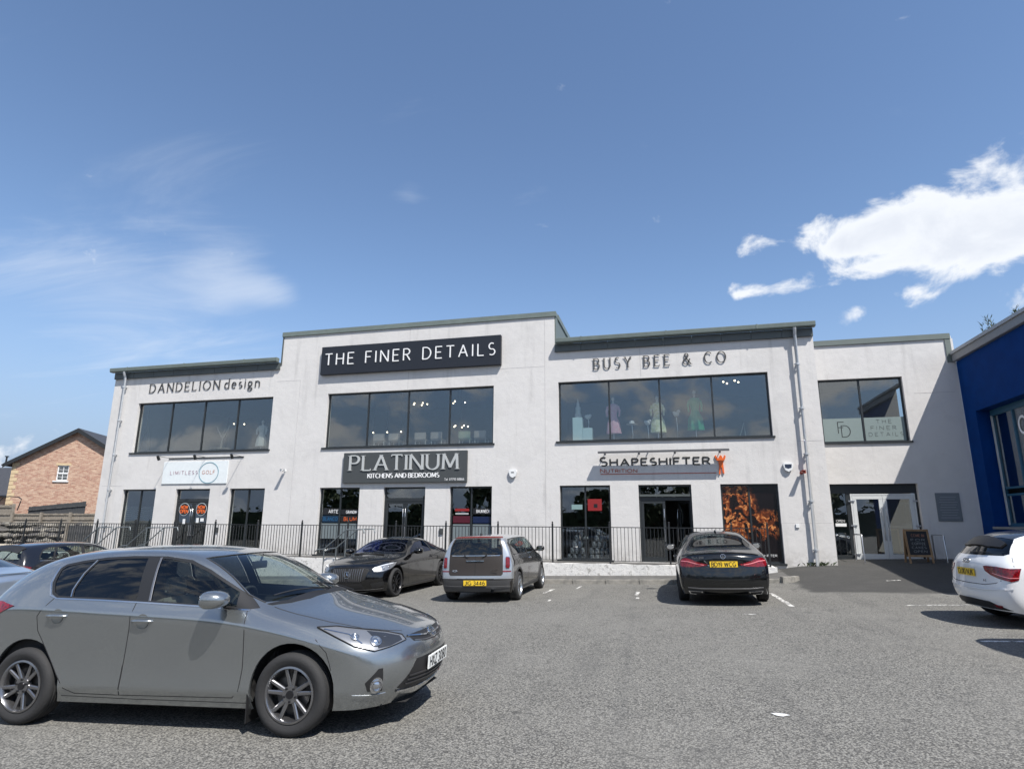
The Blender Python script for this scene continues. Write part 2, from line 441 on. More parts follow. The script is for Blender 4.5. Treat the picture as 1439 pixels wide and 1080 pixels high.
def text(parent, s, x0, x1, z0, h, m, depth=0.02, wx=None, thin=.12, thick=.12, serif=0, gap=.3, y=0.0, joined=False, name='letter', small=None, slant=0.0, matrix=None):
    """letters between x0 and x1 on the plane y; every letter is a mesh of its own unless joined. small: height of small capitals"""
    def adv(ch, f): return G[ch][0]*f
    tot = 0; gaps = 0
    for i, ch in enumerate(s):
        if ch == ' ': gaps += 1.6; continue
        f = 1 if (small is None or i == 0) else small/h
        tot += G[ch][0]*h*f; gaps += 1 if i < len(s)-1 else 0
    if wx is None:
        wx = (x1-x0)/(tot+gaps*gap*h)
        g = gap*h*wx
    else:
        g = (x1-x0-tot*wx)/max(1, gaps)
    x = x0; out = []; mb = MB()
    for i, ch in enumerate(s):
        if ch == ' ': x += g*1.6; continue
        hh = h if (small is None or i == 0) else small
        if not joined: mb = MB()
        t = h/hh
        a = glyph(mb, ch, x, z0, hh, wx, thin*t, thick*t, serif, depth, slant)
        if not joined:
            c = x+a/2
            mb.v = [(v[0]-c, v[1], v[2]-z0) for v in mb.v]
            M = Matrix.Translation((c, y, z0))
            if matrix is not None: M = matrix @ M
            out.append(mb.build(name, m, parent, matrix=M, recalc=True))
        x += a+g
    if joined:
        M = Matrix.Translation((0, y, 0))
        if matrix is not None: M = matrix @ M
        out.append(mb.build(name, m, parent, matrix=M, recalc=True))
    return out

def zg(x, y):
    def ss(t): t = max(0, min(1, t)); return t*t*(3-2*t)
    xc = max(-30, min(14, x))
    return 0.027*xc+0.36*ss((y-15.5)/6.7)*ss((x-1.5)/2.7)
# ================================================================== cars
def lerp(a, b, t): return a+(b-a)*t
UPV = Vector((0, 0, 1))
class Car:
    """local frame: +X forward, +Y left, origin midway between the axles on the ground; s runs from the front bumper backwards"""
    def __init__(c, P, root, paint, level=3):
        c.P = P; c.root = root; c.paint = paint
        c.c = P['fo']+P['wb']/2
        c.cage(level)
    def X(c, s): return c.c-s
    def pt(c, p): return Vector((c.c-p[0], p[1], p[2]))
    def cage(c, level):
        P = c.P
        z0 = P.get('z0', .2)
        side = [[Vector((c.X(s), y, z)) for s, y, z in P['FC']]]
        tops = [(P['FC'][6], P['nose'][6])]
        for (s, w, zb, yr, zr, zc, sc) in P['st']:
            zs = P.get('rows', (0, .13, .31))
            ks = [(w-.075, z0), (w-.025, z0+zs[1]), (w-P.get('tuck', .012), z0+zs[2]), (w+.004, zb-P.get('shoulder', .13)), (w-.045, zb)]
            bul = .035 if zr-zb > .2 else .02
            ks.append((lerp(w-.045, yr, .5)+bul, lerp(zb, zr, .5)))
            ks.append((yr, zr))
            side.append([Vector((c.X(s), y, z)) for y, z in ks])
            tops.append(((s, yr, zr), (sc, zc)))
        side.append([Vector((c.X(s), y, z)) for s, y, z in P['RC']])
        tops.append((P['RC'][6], P['tail'][6]))
        fr = (1, .74, .38, 0)
        top = []
        for (s, yr, zr), (sc, zc) in tops:
            top.append([Vector((c.X(sc+(s-sc)*f*f), yr*f, zc+(zr-zc)*f**2.2)) for f in fr])
        def end(corner, ctr, trow):
            g = []
            for j, f in enumerate(fr):
                row = []
                for k in range(7):
                    s, y, z = corner[k]; sc, zc = ctr[k]
                    row.append(Vector((c.X(sc+(s-sc)*f**P.get('plan', 2.4)), y*f, zc+(z-zc)*f*f)))
                row[6] = trow[j]
                g.append(row)
            return g
        front = end(P['FC'], P['nose'], top[0]); rear = end(P['RC'], P['tail'], top[-1])
        quads = []
        def grid(g):
            for i in range(len(g)-1):
                for k in range(len(g[0])-1):
                    quads.append((g[i][k], g[i+1][k], g[i+1][k+1], g[i][k+1]))
        grid(side); grid(top); grid(front); grid(rear)
        bm = bmesh.new()
        for q in quads:
            for sg in (1, -1):
                vs = [bm.verts.new((v.x, v.y*sg, v.z)) for v in q]
                bm.faces.new(vs if sg > 0 else vs[::-1])
        bmesh.ops.remove_doubles(bm, verts=bm.verts, dist=1e-4)
        bmesh.ops.recalc_face_normals(bm, faces=bm.faces)
        cr = bm.edges.layers.float.new('crease_edge')
        keys = {}
        for k, wgt in P.get('crease', {3: .35}).items():
            for i in range(len(side)-1):
                for sg in (1, -1):
                    a = side[i][k]; b = side[i+1][k]
                    keys[(round(a.x, 3), round(a.y*sg, 3), round(a.z, 3), round(b.x, 3), round(b.y*sg, 3), round(b.z, 3))] = wgt
        for e in bm.edges:
            a, b = e.verts[0].co, e.verts[1].co
            for p, q in ((a, b), (b, a)):
                w = keys.get((round(p.x, 3), round(p.y, 3), round(p.z, 3), round(q.x, 3), round(q.y, 3), round(q.z, 3)))
                if w: e[cr] = w
        me = bpy.data.meshes.new('cage'); bm.to_mesh(me); bm.free()
        ob = bpy.data.objects.new('cage', me); COL.objects.link(ob)
        md = ob.modifiers.new('s', 'SUBSURF'); md.levels = md.render_levels = level
        dg = bpy.context.evaluated_depsgraph_get(); dg.update()
        ev = ob.evaluated_get(dg); m2 = bpy.data.meshes.new_from_object(ev)
        bpy.data.objects.remove(ob); bpy.data.meshes.remove(me)
        # outward normals check
        bm = bmesh.new(); bm.from_mesh(m2)
        bm.faces.ensure_lookup_table()
        t = max(bm.faces, key=lambda f: f.calc_center_median().z)
        if t.normal.z < 0: bmesh.ops.reverse_faces(bm, faces=bm.faces)
        bm.normal_update()
        c.bvh = BVHTree.FromBMesh(bm)
        c.fv = [[v.index for v in f.verts] for f in bm.faces]
        c.vc = [v.co.copy() for v in bm.verts]
        c.vn = [v.normal.copy() for v in bm.verts]
        bmesh.ops.delete(bm, geom=[f for f in bm.faces if f.calc_center_median().y < 0], context='FACES')
        c.bm = bm
        bpy.data.meshes.remove(m2)
        c.regions = []
    def nrm(c, p, fi):
        vs = c.fv[fi]; n = Vector((0, 0, 0))
        for i, w in zip(vs, poly_3d_calc([c.vc[i] for i in vs], p)): n += c.vn[i]*w
        return n.normalized() if n.length > 1e-6 else c.vn[vs[0]].copy()
    @staticmethod
    def basis(az):
        if az == 'top': return Vector((0, 0, 1)), Vector((1, 0, 0)), Vector((0, 1, 0))
        a = R_(az); d = Vector((math.cos(a), math.sin(a), 0))
        return d, Vector((-math.sin(a), math.cos(a), 0)), UPV
    def project(c, p, az):
        """point (s, y, z) dropped on the body along direction az -> (position, normal)"""
        d, e1, e2 = c.basis(az); v = c.pt(p)
        o = v-d*v.dot(d)+d*6
        hit, n, fi, _ = c.bvh.ray_cast(o, -d)
        if hit is None:
            hit, n, fi, _ = c.bvh.find_nearest(v)
        return hit, c.nrm(hit, fi)
    def cut(c, name, pts, az, rng=None, nmin=.12):
        """scores the half body along a polygon seen from az and remembers the region"""
        d, e1, e2 = c.basis(az)
        poly = [(c.pt(p).dot(e1), c.pt(p).dot(e2)) for p in pts]
        bm = c.bm
        xs = [p[0] for p in poly]; ys = [p[1] for p in poly]
        s0, s1 = rng if rng else (-9, 99)
        def ok(f):
            if f.normal.dot(d) < nmin: return False
            m = f.calc_center_median()
            return s0 <= c.c-m.x <= s1
        def bb(f):
            a = [v.co.dot(e1) for v in f.verts]; b = [v.co.dot(e2) for v in f.verts]
            return min(a), max(a), min(b), max(b)
        x0, x1, y0, y1 = min(xs), max(xs), min(ys), max(ys)
        cand = {}
        for f in bm.faces:
            if ok(f):
                b = bb(f)
                if b[1] >= x0 and b[0] <= x1 and b[3] >= y0 and b[2] <= y1: cand[f] = b
        n = len(poly)
        for i in range(n):
            p, q = poly[i], poly[(i+1) % n]
            ex0, ex1 = min(p[0], q[0])-1e-5, max(p[0], q[0])+1e-5; ey0, ey1 = min(p[1], q[1])-1e-5, max(p[1], q[1])+1e-5
            dx, dy = q[0]-p[0], q[1]-p[1]; l = math.hypot(dx, dy)
            if l < 1e-6: continue
            nx, ny = -dy/l, dx/l
            sel = []
            for f, b in cand.items():
                if b[1] >= ex0 and b[0] <= ex1 and b[3] >= ey0 and b[2] <= ey1:
                    ds = [(v.co.dot(e1)-p[0])*nx+(v.co.dot(e2)-p[1])*ny for v in f.verts]
                    if min(ds) < -1e-5 and max(ds) > 1e-5: sel.append(f)
            if not sel: continue
            for f in sel: del cand[f]
            geom = list({v for f in sel for v in f.verts})+list({e for f in sel for e in f.edges})+sel
            co = e1*p[0]+e2*p[1]; no = e1*nx+e2*ny
            r = bmesh.ops.bisect_plane(bm, geom=geom, dist=1e-5, plane_co=co, plane_no=no)
            fs = set(sel) | {g for g in r['geom'] if isinstance(g, bmesh.types.BMFace)}
            for f in fs:
                if f.is_valid and f not in cand:
                    f.normal_update(); cand[f] = bb(f)
        c.regions.append((name, poly, e1, e2, d, (s0, s1), nmin))
    @staticmethod
    def inside(pt, poly):
        x, y = pt; r = False; j = len(poly)-1
        for i in range(len(poly)):
            xi, yi = poly[i]; xj, yj = poly[j]
            if (yi > y) != (yj > y) and x < (xj-xi)*(y-yi)/(yj-yi)+xi: r = not r
            j = i
        return r
    def finish(c, specs):
        """splits the scored half body by region; specs: name -> (part name, material, inward offset, mirrored) or None to leave a hole"""
        bm = c.bm; bm.normal_update(); groups = {}
        for f in bm.faces:
            m = f.calc_center_median(); nm = 'body'
            for name, poly, e1, e2, d, rg, nmin in reversed(c.regions):
                if f.normal.dot(d) >= nmin and rg[0] <= c.c-m.x <= rg[1] and c.inside((m.dot(e1), m.dot(e2)), poly):
                    nm = name; break
            groups.setdefault(nm, []).append([v.index for v in f.verts] if False else list(f.verts))
        specs = dict(specs); specs['body'] = ('body', c.paint, 0, 'both')
        c.parts = {}
        for nm, faces in groups.items():
            sp = specs.get(nm)
            if sp is None: continue
            pname, m, off, mode = sp
            idx = {}; vs = []; ns = []; fs = []
            for f in faces:
                g = []
                for v in f:
                    if v not in idx:
                        idx[v] = len(vs)
                        hit, n0, fi, _ = c.bvh.find_nearest(v.co)
                        n = c.nrm(v.co, fi) if fi is not None else v.normal
                        vs.append(v.co-n*off); ns.append(n)
                    g.append(idx[v])
                fs.append(g)
            def make(vv, nn, ff):
                me = bpy.data.meshes.new(pname); me.from_pydata(vv, [], ff); me.shade_smooth()
                me.normals_split_custom_set_from_vertices([tuple(x) for x in nn]); me.update()
                return link(pname, me, c.root, m)
            mv = [Vector((v.x, -v.y, v.z)) for v in vs]; mn = [Vector((n.x, -n.y, n.z)) for n in ns]; mf = [g[::-1] for g in fs]
            if mode == 'both':
                k = len(vs)
                o = make(vs+mv, ns+mn, fs+[[i+k for i in g] for g in mf]); c.parts[nm] = [o]
            else:
                c.parts[nm] = [make(vs, ns, fs), make(mv, mn, mf)]
        c.bm.free()
    def patch(c, name, pts, az, m, off=.003, res=.03, sym=True, parent=None, depth=0, bulge=0):
        """a piece that follows the body: polygon seen from az, dropped on the surface, raised by off with an edge of that height"""
        d, e1, e2 = c.basis(az)
        P3 = [c.pt(p) for p in pts]
        poly = [(p.dot(e1), p.dot(e2)) for p in P3]
        bd = []
        for i, p in enumerate(poly):
            q = poly[(i+1) % len(poly)]; k = max(1, int(math.hypot(q[0]-p[0], q[1]-p[1])/res))
            bd += [Vector((lerp(p[0], q[0], j/k), lerp(p[1], q[1], j/k))) for j in range(k)]
        nb = len(bd); inn = []
        x0 = min(p[0] for p in poly); x1 = max(p[0] for p in poly); y0 = min(p[1] for p in poly); y1 = max(p[1] for p in poly)
        x = x0+res*.5; b2 = [tuple(p) for p in bd]
        while x < x1:
            y = y0+res*.5
            while y < y1:
                if c.inside((x, y), b2) and min((x-q[0])**2+(y-q[1])**2 for q in b2) > (res*.45)**2: inn.append(Vector((x, y)))
                y += res
            x += res
        r = geometry.delaunay_2d_cdt(bd+inn, [(i, (i+1) % nb) for i in range(nb)], [list(range(nb))], 1, 1e-6)
        vs, fs = r[0], r[2]
        O, N, S = [], [], []
        for v in vs:
            o = e1*v.x+e2*v.y+d*6
            hit, n0, fi, _ = c.bvh.ray_cast(o, -d)
            if hit is None or (hit-o).length > 7.2:
                hit, n0, fi, _ = c.bvh.find_nearest(e1*v.x+e2*v.y+d*(sum(p.dot(d) for p in P3)/len(P3)))
            n = c.nrm(hit, fi); b = 0
            if bulge:
                dd = min(math.hypot(v.x-q[0], v.y-q[1]) for q in b2); b = bulge*min(1, dd/.04)
            O.append(hit+n*(off+b)); N.append(n); S.append(hit-n*.004)
        used = {}
        for f in fs:
            k = len(f)
            for i in range(k):
                e = (f[i], f[(i+1) % k]); used[e] = 1
        rim = [e for e in used if (e[1], e[0]) not in used]
        n = len(O); V = O+S; F = [list(f) for f in fs]
        if F:
            a, b, cc = (O[i] for i in F[0][:3])
            if (b-a).cross(cc-a).dot(N[F[0][0]]) < 0:
                F = [f[::-1] for f in F]; rim = [(b_, a_) for a_, b_ in rim]
        F += [[a, a+n, b+n, b][::-1] if False else [b, a, a+n, b+n] for a, b in rim]
        objs = []
        for sg in ((1, -1) if sym else (1,)):
            me = bpy.data.meshes.new(name)
            me.from_pydata([(v.x, v.y*sg, v.z) for v in V], [], F if sg > 0 else [f[::-1] for f in F])
            me.shade_smooth()
            me.set_sharp_from_angle(angle=R_(50)); me.update()
            objs.append(link(name, me, parent or c.root, m))
        return objs
    def ribbon(c, name, pts, az, m, w=.006, off=.0015, sym=True, closed=False, parent=None, res=.05):
        d, e1, e2 = c.basis(az)
        seq = list(pts)+([pts[0]] if closed else [])
        dense = []
        for a, b in zip(seq[:-1], seq[1:]):
            A, B = c.pt(a), c.pt(b); k = max(1, int((B-A).length/res))
            dense += [A.lerp(B, j/k) for j in range(k)]
        dense.append(c.pt(seq[-1]))
        P_, N_ = [], []
        for v in dense:
            o = v-d*v.dot(d)+d*6
            hit, n0, fi, _ = c.bvh.ray_cast(o, -d)
            if hit is None: hit, n0, fi, _ = c.bvh.find_nearest(v)
            P_.append(hit); N_.append(c.nrm(hit, fi))
        vs = []; n = len(P_)
        for i in range(n):
            t = (P_[min(i+1, n-1)]-P_[max(i-1, 0)]).normalized(); b = t.cross(N_[i]).normalized()*w/2
            vs += [P_[i]+b+N_[i]*off*.2, P_[i]+N_[i]*off+b*.8, P_[i]+N_[i]*off-b*.8, P_[i]-b+N_[i]*off*.2]
        fs = [(4*i+k, 4*i+k+1, 4*i+5+k, 4*i+4+k) for i in range(n-1) for k in range(3)]
        out = []
        for sg in ((1, -1) if sym else (1,)):
            me = bpy.data.meshes.new(name); me.from_pydata([(v.x, v.y*sg, v.z) for v in vs], [], fs if sg > 0 else [f[::-1] for f in fs]); me.update()
            out.append(link(name, me, parent or c.root, m))
        return out
    def arches(c, R, lipmat, zc=None, flare=None):
        """wheel openings: returned lip in the body colour, dark liner inside"""
        P = c.P; zc = zc or P['wr']+.01
        for s in (P['fo'], P['fo']+P['wb']):
            vs = []; ws = []; n = 26
            a0 = -math.asin(min(1, (zc-P.get('z0', .2)+.0)/R))
            for i in range(n+1):
                a = lerp(a0, math.pi-a0, i/n)
                p = (s-R*math.cos(a), 0, zc+R*math.sin(a))
                hit, nn = c.project(p, 90)
                vs.append(hit)
            lv = []; lf = []
            for i, v in enumerate(vs):
                ctr = Vector((c.X(s), v.y, zc)); rad = (v-ctr).normalized()
                lv += [v+Vector((0, -.0, 0)), v-rad*.004+Vector((0, -.006, 0)), v-rad*.004+Vector((0, -.03, 0)), v+rad*.02+Vector((0, -.035, 0))]
            for i in range(n):
                for k in range(3): lf.append((4*i+k, 4*i+4+k, 4*i+5+k, 4*i+1+k))
            dv = []; df = []
            for i, v in enumerate(vs):
                ctr = Vector((c.X(s), v.y, zc)); rad = (v-ctr).normalized()
                dv += [v+rad*.008+Vector((0, -.028, 0)), Vector((v.x+rad.x*.02, .42, v.z+rad.z*.02))]
            for i in range(n): df.append((2*i, 2*i+1, 2*i+3, 2*i+2))
            dv.append(Vector((c.X(s), .42, zc))); k0 = len(dv)-1
            for i in range(n): df.append((2*i+1, k0, 2*i+3))
            for sg in (1, -1):
                for nm, V, F, m in (('arch_lip', lv, lf, lipmat), ('wheel_arch_liner', dv, df, mat('liner_black', (.012, .012, .012), .9))):
                    me = bpy.data.meshes.new(nm); me.from_pydata([(v.x, v.y*sg, v.z) for v in V], [], F); me.update(); me.shade_smooth()
                    link(nm, me, c.root, m)
    def circle(c, s, z, r, n=34):
        return [(s+r*math.cos(2*math.pi*i/n), 0, z+r*math.sin(2*math.pi*i/n)) for i in range(n)]

def wheel_set(root, P, rimstyle, rubber, rimmat, track, capmat=None, angle=0.0):
    """four wheels, each a tyre that carries its rim, disc and hub cap; rim meshes are shared"""
    r = P['wr']; w = .205; rr = P['rimr']; hw = w/2
    T = MB()
    prof = [(rr-.012, -hw+.03), (rr+.004, -hw+.012), (rr+.02, -hw+.004), (rr+.045, -hw-.004), (r-.045, -hw-.006), (r-.02, -hw+.004), (r-.007, -hw+.02)]
    groove = []
    for g in (-.045, -.015, .015, .045): groove += [(r-.001, g-.008), (r-.009, g-.004), (r-.009, g+.004), (r-.001, g+.008)]
    prof += [(r-.002, -hw+.034)]+groove+[(r-.002, hw-.034), (r-.007, hw-.02), (r-.02, hw-.004), (r-.045, hw+.006), (rr+.045, hw+.004), (rr+.02, hw-.004), (rr+.004, hw-.012), (rr-.012, hw-.03)]
    T.lathe(prof, 56)
    tyre_me = T.mesh('wheel', smooth=35)
    tyre_me.materials.append(rubber)
    B = MB()
    B.lathe([(rr-.012, -hw+.02), (rr+.003, -hw+.012), (rr+.003, -hw+.004), (rr-.012, -hw+.0), (rr-.02, -hw+.012), (rr-.03, -hw+.05), (rr-.03, hw-.02)], 48)
    # spokes on the -Y (outer) face; local -Y points outwards
    def spoke(a, w0, w1, r0, r1, lean=0.0, y0=-hw+.028, y1=-hw+.012, th=.03):
        ca, sa = math.cos(a), math.sin(a)
        st = len(B.v); n = 5
        vs = []; fs = []
        for i in range(n+1):
            t = i/n; rad = lerp(r0, r1, t); wd = lerp(w0, w1, t)/2; off = lean*t
            y = lerp(y0, y1, t**1.4)
            for q, yy in ((-wd, y+.006), (-wd*.55, y), (wd*.55, y), (wd, y+.006), (wd*.8, y+th), (-wd*.8, y+th)):
                px, pz = rad, q+off
                vs.append((px*ca-pz*sa, yy, px*sa+pz*ca))
        for i in range(n):
            for k in range(6): fs.append((6*i+k, 6*i+(k+1) % 6, 6*i+6+(k+1) % 6, 6*i+6+k))
        B.add(vs, fs)
    kind, n = rimstyle
    if kind == 'twin':
        for i in range(n):
            a = 2*math.pi*i/n+math.pi/2
            for sg in (-1, 1): spoke(a+sg*.16, .036, .030, .045, rr-.012, lean=sg*.012)
    elif kind == 'multi':
        for i in range(n): spoke(2*math.pi*i/n+math.pi/2, .026, .020, .05, rr-.012)
    elif kind == 'wide':
        for i in range(n): spoke(2*math.pi*i/n+math.pi/2, .06, .075, .04, rr-.012)
    B.cyl((0, -hw+.02, 0), .066, .04, 'y', 24)
    rim_me = B.mesh('rim', smooth=32)
    rim_me.materials.append(rimmat)
    Hc = MB(); Hc.cyl((0, -hw+.012, 0), .031, .012, 'y', 20, r2=.033)
    for i in range(5):
        a = 2*math.pi*i/5+math.pi/2+math.pi/5; Hc.cyl((.052*math.cos(a), -hw+.012, .052*math.sin(a)), .009, .01, 'y', 8)
    hub_me = Hc.mesh('hub_cap', smooth=40); hub_me.materials.append(capmat or mat('hub_dark', (.05, .05, .055), .3, .8))
    Dk = MB(); Dk.lathe([(.02, -.02), (.145, -.02), (.145, 0), (.02, 0)], 32)
    Dk.lathe([(.02, .03), (rr-.03, .03), (rr-.03, .035)], 32)
    disc_me = Dk.mesh('brake_disc'); disc_me.materials.append(mat('disc_iron', (.10, .10, .10), .45, .7))
    k = 0
    for s in (P['fo'], P['fo']+P['wb']):
        x = P['fo']+P['wb']/2-s
        for sg in (1, -1):
            o = bpy.data.objects.new('wheel', tyre_me); COL.objects.link(o); o.parent = root
            a = (angle if s == P['fo'] else 0)
            rot = Matrix.Rotation((math.pi if sg > 0 else 0)+a, 4, 'Z') @ Matrix.Rotation(random.uniform(0, 6.28) if 'spin' not in P else P['spin'][k], 4, 'Y')
            o.matrix_local = Matrix.Translation((x, sg*track/2, r)) @ rot
            k += 1
            for nm, me in (('rim', rim_me), ('hub_cap', hub_me), ('brake_disc', disc_me)):
                ch = bpy.data.objects.new(nm, me); COL.objects.link(ch); ch.parent = o

def cabin(c, seats=True, cloth=(.10, .095, .09), z=.0, headroom=0):
    P = c.P; root = c.root; zb = P['zbelt']; cx = c.c
    m = mat('cabin_plastic', (.03, .03, .032), .8)
    s0, s1 = P['cabin']
    b = MB(); b.box(c.X(s0+.02), c.X(s1), -.68, .68, .22, .34)
    b.box(c.X(s0-.0), c.X(s0+.42), -.66, .66, .5, zb-.03)
    b.box(c.X(s1-.5), c.X(s1-.02), -.62, .62, .34, zb-.06)
    for sg in (1, -1): b.box(c.X(s0+.3), c.X(s1-.1), sg*.72, sg*.76, .34, zb-.04)
    b.build('dashboard_and_floor', m, root, bevel=.02)
    u = MB(); u.box(c.X(P['fo']+.42), c.X(P['fo']+P['wb']-.42), -P['w']+.12, P['w']-.12, .17, .26)
    u.box(c.X(.22), c.X(P['fo']-.40), -.6, .6, .19, .3)
    u.box(c.X(P['fo']+P['wb']+.40), c.X(P['L']-.16), -.62, .62, .21, .34)
    u.box(c.X(.5), c.X(P['L']-.4), -.40, .40, .2, .3)
    u.build('underbody', mat('liner_black', (.012, .012, .012), .9), root)
    if seats:
        cm = mat('seat_cloth_%d' % int(cloth[0]*1000), cloth, .9)
        rows = [(P['seat'], (.36, -.36))]+([(P['seat']+.85, (.38, -.38))] if P['seat']+1.3 < s1 else [])
        for s, ys in rows:
            for y in ys:
                a = MB(); a.box(-.02, .5, -.24, .24, .30, .48)
                st = len(a.v); a.box(-.10, .05, -.235, .235, 0, .58)
                M = Matrix.Translation((0, 0, .46)) @ Matrix.Rotation(R_(-16), 4, 'Y'); a.xf(M, st)
                st = len(a.v); a.box(-.06, .03, -.13, .13, .60, .76); a.xf(M, st)
                me = a.mesh('seat', bevel=.035); me.materials.append(cm)
                o = link('seat', me, root, None, Matrix.Translation((c.X(s), y, 0)))
        t = MB(); t.lathe([(.185+.014*math.cos(k*math.pi/4), .014*math.sin(k*math.pi/4)) for k in range(9)], 28, 'x')
        t.box(-.01, .02, -.17, .17, -.03, .03); t.tube([(0, 0, 0), (.2, 0, -.05)], .03)
        me = t.mesh('steering_wheel', smooth=40); me.materials.append(m)
        link('steering_wheel', me, root, None, Matrix.Translation((c.X(P['seat']-.52), -.36, zb-.02)) @ Matrix.Rotation(R_(24), 4, 'Y'))
    mm = MB(); mm.box(-.02, .01, -.11, .11, -.035, .035)
    mm.tube([(0, 0, .03), (.03, 0, .10)], .01)
    mm.build('rear_view_mirror', m, root, bevel=.008, matrix=Matrix.Translation((c.X(P['rvm'][0]), 0, P['rvm'][1])))

def door_mirror(c, s, y, z, paintm, scale=1.0, both=True):
    lst = (1, -1) if both else (-1,)
    for sg in lst:
        b = MB(); n = 14
        prof = [(-.075, .55, .6), (-.06, .86, .9), (-.02, 1, 1), (.04, .97, .96), (.09, .82, .78), (.13, .5, .48), (.145, .12, .12)]
        vs = []
        for x, fy, fz in prof:
            for k in range(n):
                a = 2*math.pi*k/n; ca, sa = math.cos(a), math.sin(a)
                ex = abs(ca)**.7*(1 if ca > 0 else -1); ez = abs(sa)**.75*(1 if sa > 0 else -1)
                vs.append((x*scale, sg*(.125*fy*ex+(.0))*scale, .078*fz*ez*scale))
        fs = [(i*n+k, i*n+(k+1) % n, (i+1)*n+(k+1) % n, (i+1)*n+k) for i in range(len(prof)-1) for k in range(n)]
        fs += [tuple(range(n)), tuple((len(prof)-1)*n+k for k in reversed(range(n)))]
        b.add(vs, fs)
        o = b.build('door_mirror', paintm, c.root, smooth=60, matrix=Matrix.Translation((c.X(s), sg*(y+.12*scale), z)))
        g = MB(); g.add([(-.079*scale, .1*scale*math.cos(a)*.9, .058*scale*math.sin(a)) for a in [2*math.pi*k/16 for k in range(16)]], [tuple(range(16))])
        g.build('mirror_glass', mat('mirror_silver', (.7, .72, .75), .03, 1.0), o)
        f = MB(); f.box(-.03, .03, -sg*.09*scale, -sg*.19*scale, -.06, -.02)
        f.build('mirror_arm', mat('trim_black', (.015, .015, .016), .45), o, bevel=.01)

def plate(c, s, z, text_, yellow, az, w=.52, tilt=0.0, y=0, h=.111):
    """number plate at the front (az 0) or rear (az 180)"""
    hit, n = c.project((s, y, z), az)
    root = c.root
    d = Vector((1, 0, 0)) if az == 0 else Vector((-1, 0, 0))
    # local text frame: X right as read, Z up, faces -Y
    right = UPV.cross(d)
    M = Matrix((right, -d, UPV)).transposed().to_4x4()
    M.translation = hit+d*.016
    M = M @ Matrix.Rotation(R_(tilt), 4, 'X')
    b = MB(); b.box(-w/2, w/2, 0, .012, -h/2, h/2)
    m = mat('plate_yellow', (.75, .50, .03), .45) if yellow else mat('plate_white', (.75, .76, .74), .4)
    o = b.build('number_plate', m, root, bevel=.003, matrix=M)
    tm = mat('plate_ink', (.012, .012, .014), .5)
    text(o, text_, -w/2+.035, w/2-.035, -.039, .078, tm, depth=.0015, thin=.16, thick=.16, gap=.22, y=-.0005, joined=True, name='plate_lettering')
    return o

def emblem(c, kind, s, z, az, r=.05, y=0):
    hit, n = c.project((s, y, z), az)
    d = n; right = UPV.cross(d).normalized(); up = d.cross(right)
    M = Matrix((right, -d, up)).transposed().to_4x4(); M.translation = hit+d*.010
    b = MB()
    def ring(cx, cz, rx, rz, t=.005, nn=26):
        b.add([(cx+(rx+q*t)*math.cos(a), yy, cz+(rz+q*t)*math.sin(a)) for a in [2*math.pi*k/nn for k in range(nn)] for q, yy in ((-1, .008), (-.6, -.002), (.6, -.002), (1, .008))],
              [(4*k+j, 4*((k+1) % nn)+j, 4*((k+1) % nn)+j+1, 4*k+j+1) for k in range(nn) for j in range(3)])
    if kind == 'star':
        ring(0, 0, r, r, .005)
        for k in range(3):
            a = math.pi/2+2*math.pi*k/3; st = len(b.v)
            b.add([(0+.012*math.cos(a+1.57), 0, .012*math.sin(a+1.57)), (.012*math.cos(a-1.57), 0, .012*math.sin(a-1.57)), (r*math.cos(a), 0, r*math.sin(a)), (0, -.012, 0)], [(0, 3, 2), (3, 1, 2)])
    elif kind == 'ovals':
        ring(0, 0, r*1.45, r, .006); ring(0, r*.42, r*.95, r*.45, .005); ring(0, 0, r*.42, r*.9, .005)
        b.box(-r*1.5, r*1.5, .008, .012, -r, r)
    elif kind == 'rings':
        for k in range(4): ring((k-1.5)*r*1.45, 0, r, r, .006)
    elif kind == 'wings':
        ring(0, 0, r*.6, r*.6, .006)
        for sg in (-1, 1):
            for q in (-.4, 0, .4): b.box(sg*r*.7, sg*r*(1.9-abs(q)), -.002, .004, (q-.12)*r, (q+.12)*r)
    elif kind == 'disc':
        ring(0, 0, r, r, .006)
        b.tube([(-r*.75, 0, r*.55), (-r*.3, 0, -r*.7), (0, 0, r*.1), (r*.3, 0, -r*.7), (r*.75, 0, r*.55)], .005, 5)
    return b.build('emblem', mat('chrome', (.62, .63, .65), .12, 1.0), c.root, smooth=40, matrix=M)

def lamp_bulb(c, s, y, z, az, r, parent, m=None, depth=.0):
    """a round reflector with a lens dome set on the body"""
    d, e1, e2 = c.basis(az); hit, n = c.project((s, y, z), az)
    M0 = n.to_track_quat('Z', 'Y').to_matrix().to_4x4(); M0.translation = hit+n*.004
    b = MB(); b.lathe([(r*1.12, 0), (r*1.15, .010), (r, .012), (r*.92, .004), (r*.85, .002), (r*.6, .012), (r*.3, .018), (.001, .02)], 22, 'z')
    for sg in (1, -1):
        S = Matrix.Diagonal((1, sg, 1, 1))
        me = b.mesh('lens', smooth=40)
        o = link('lens', me, parent[0 if sg > 0 else 1] if isinstance(parent, list) else c.root, m or mat('lens_silver', (.55, .56, .58), .15, .95))
        MM = M0.copy()
        if sg < 0:
            n2 = Vector((n.x, -n.y, n.z)); MM = n2.to_track_quat('Z', 'Y').to_matrix().to_4x4(); MM.translation = Vector((hit.x, -hit.y, hit.z))+n2*.004
        o.matrix_local = MM

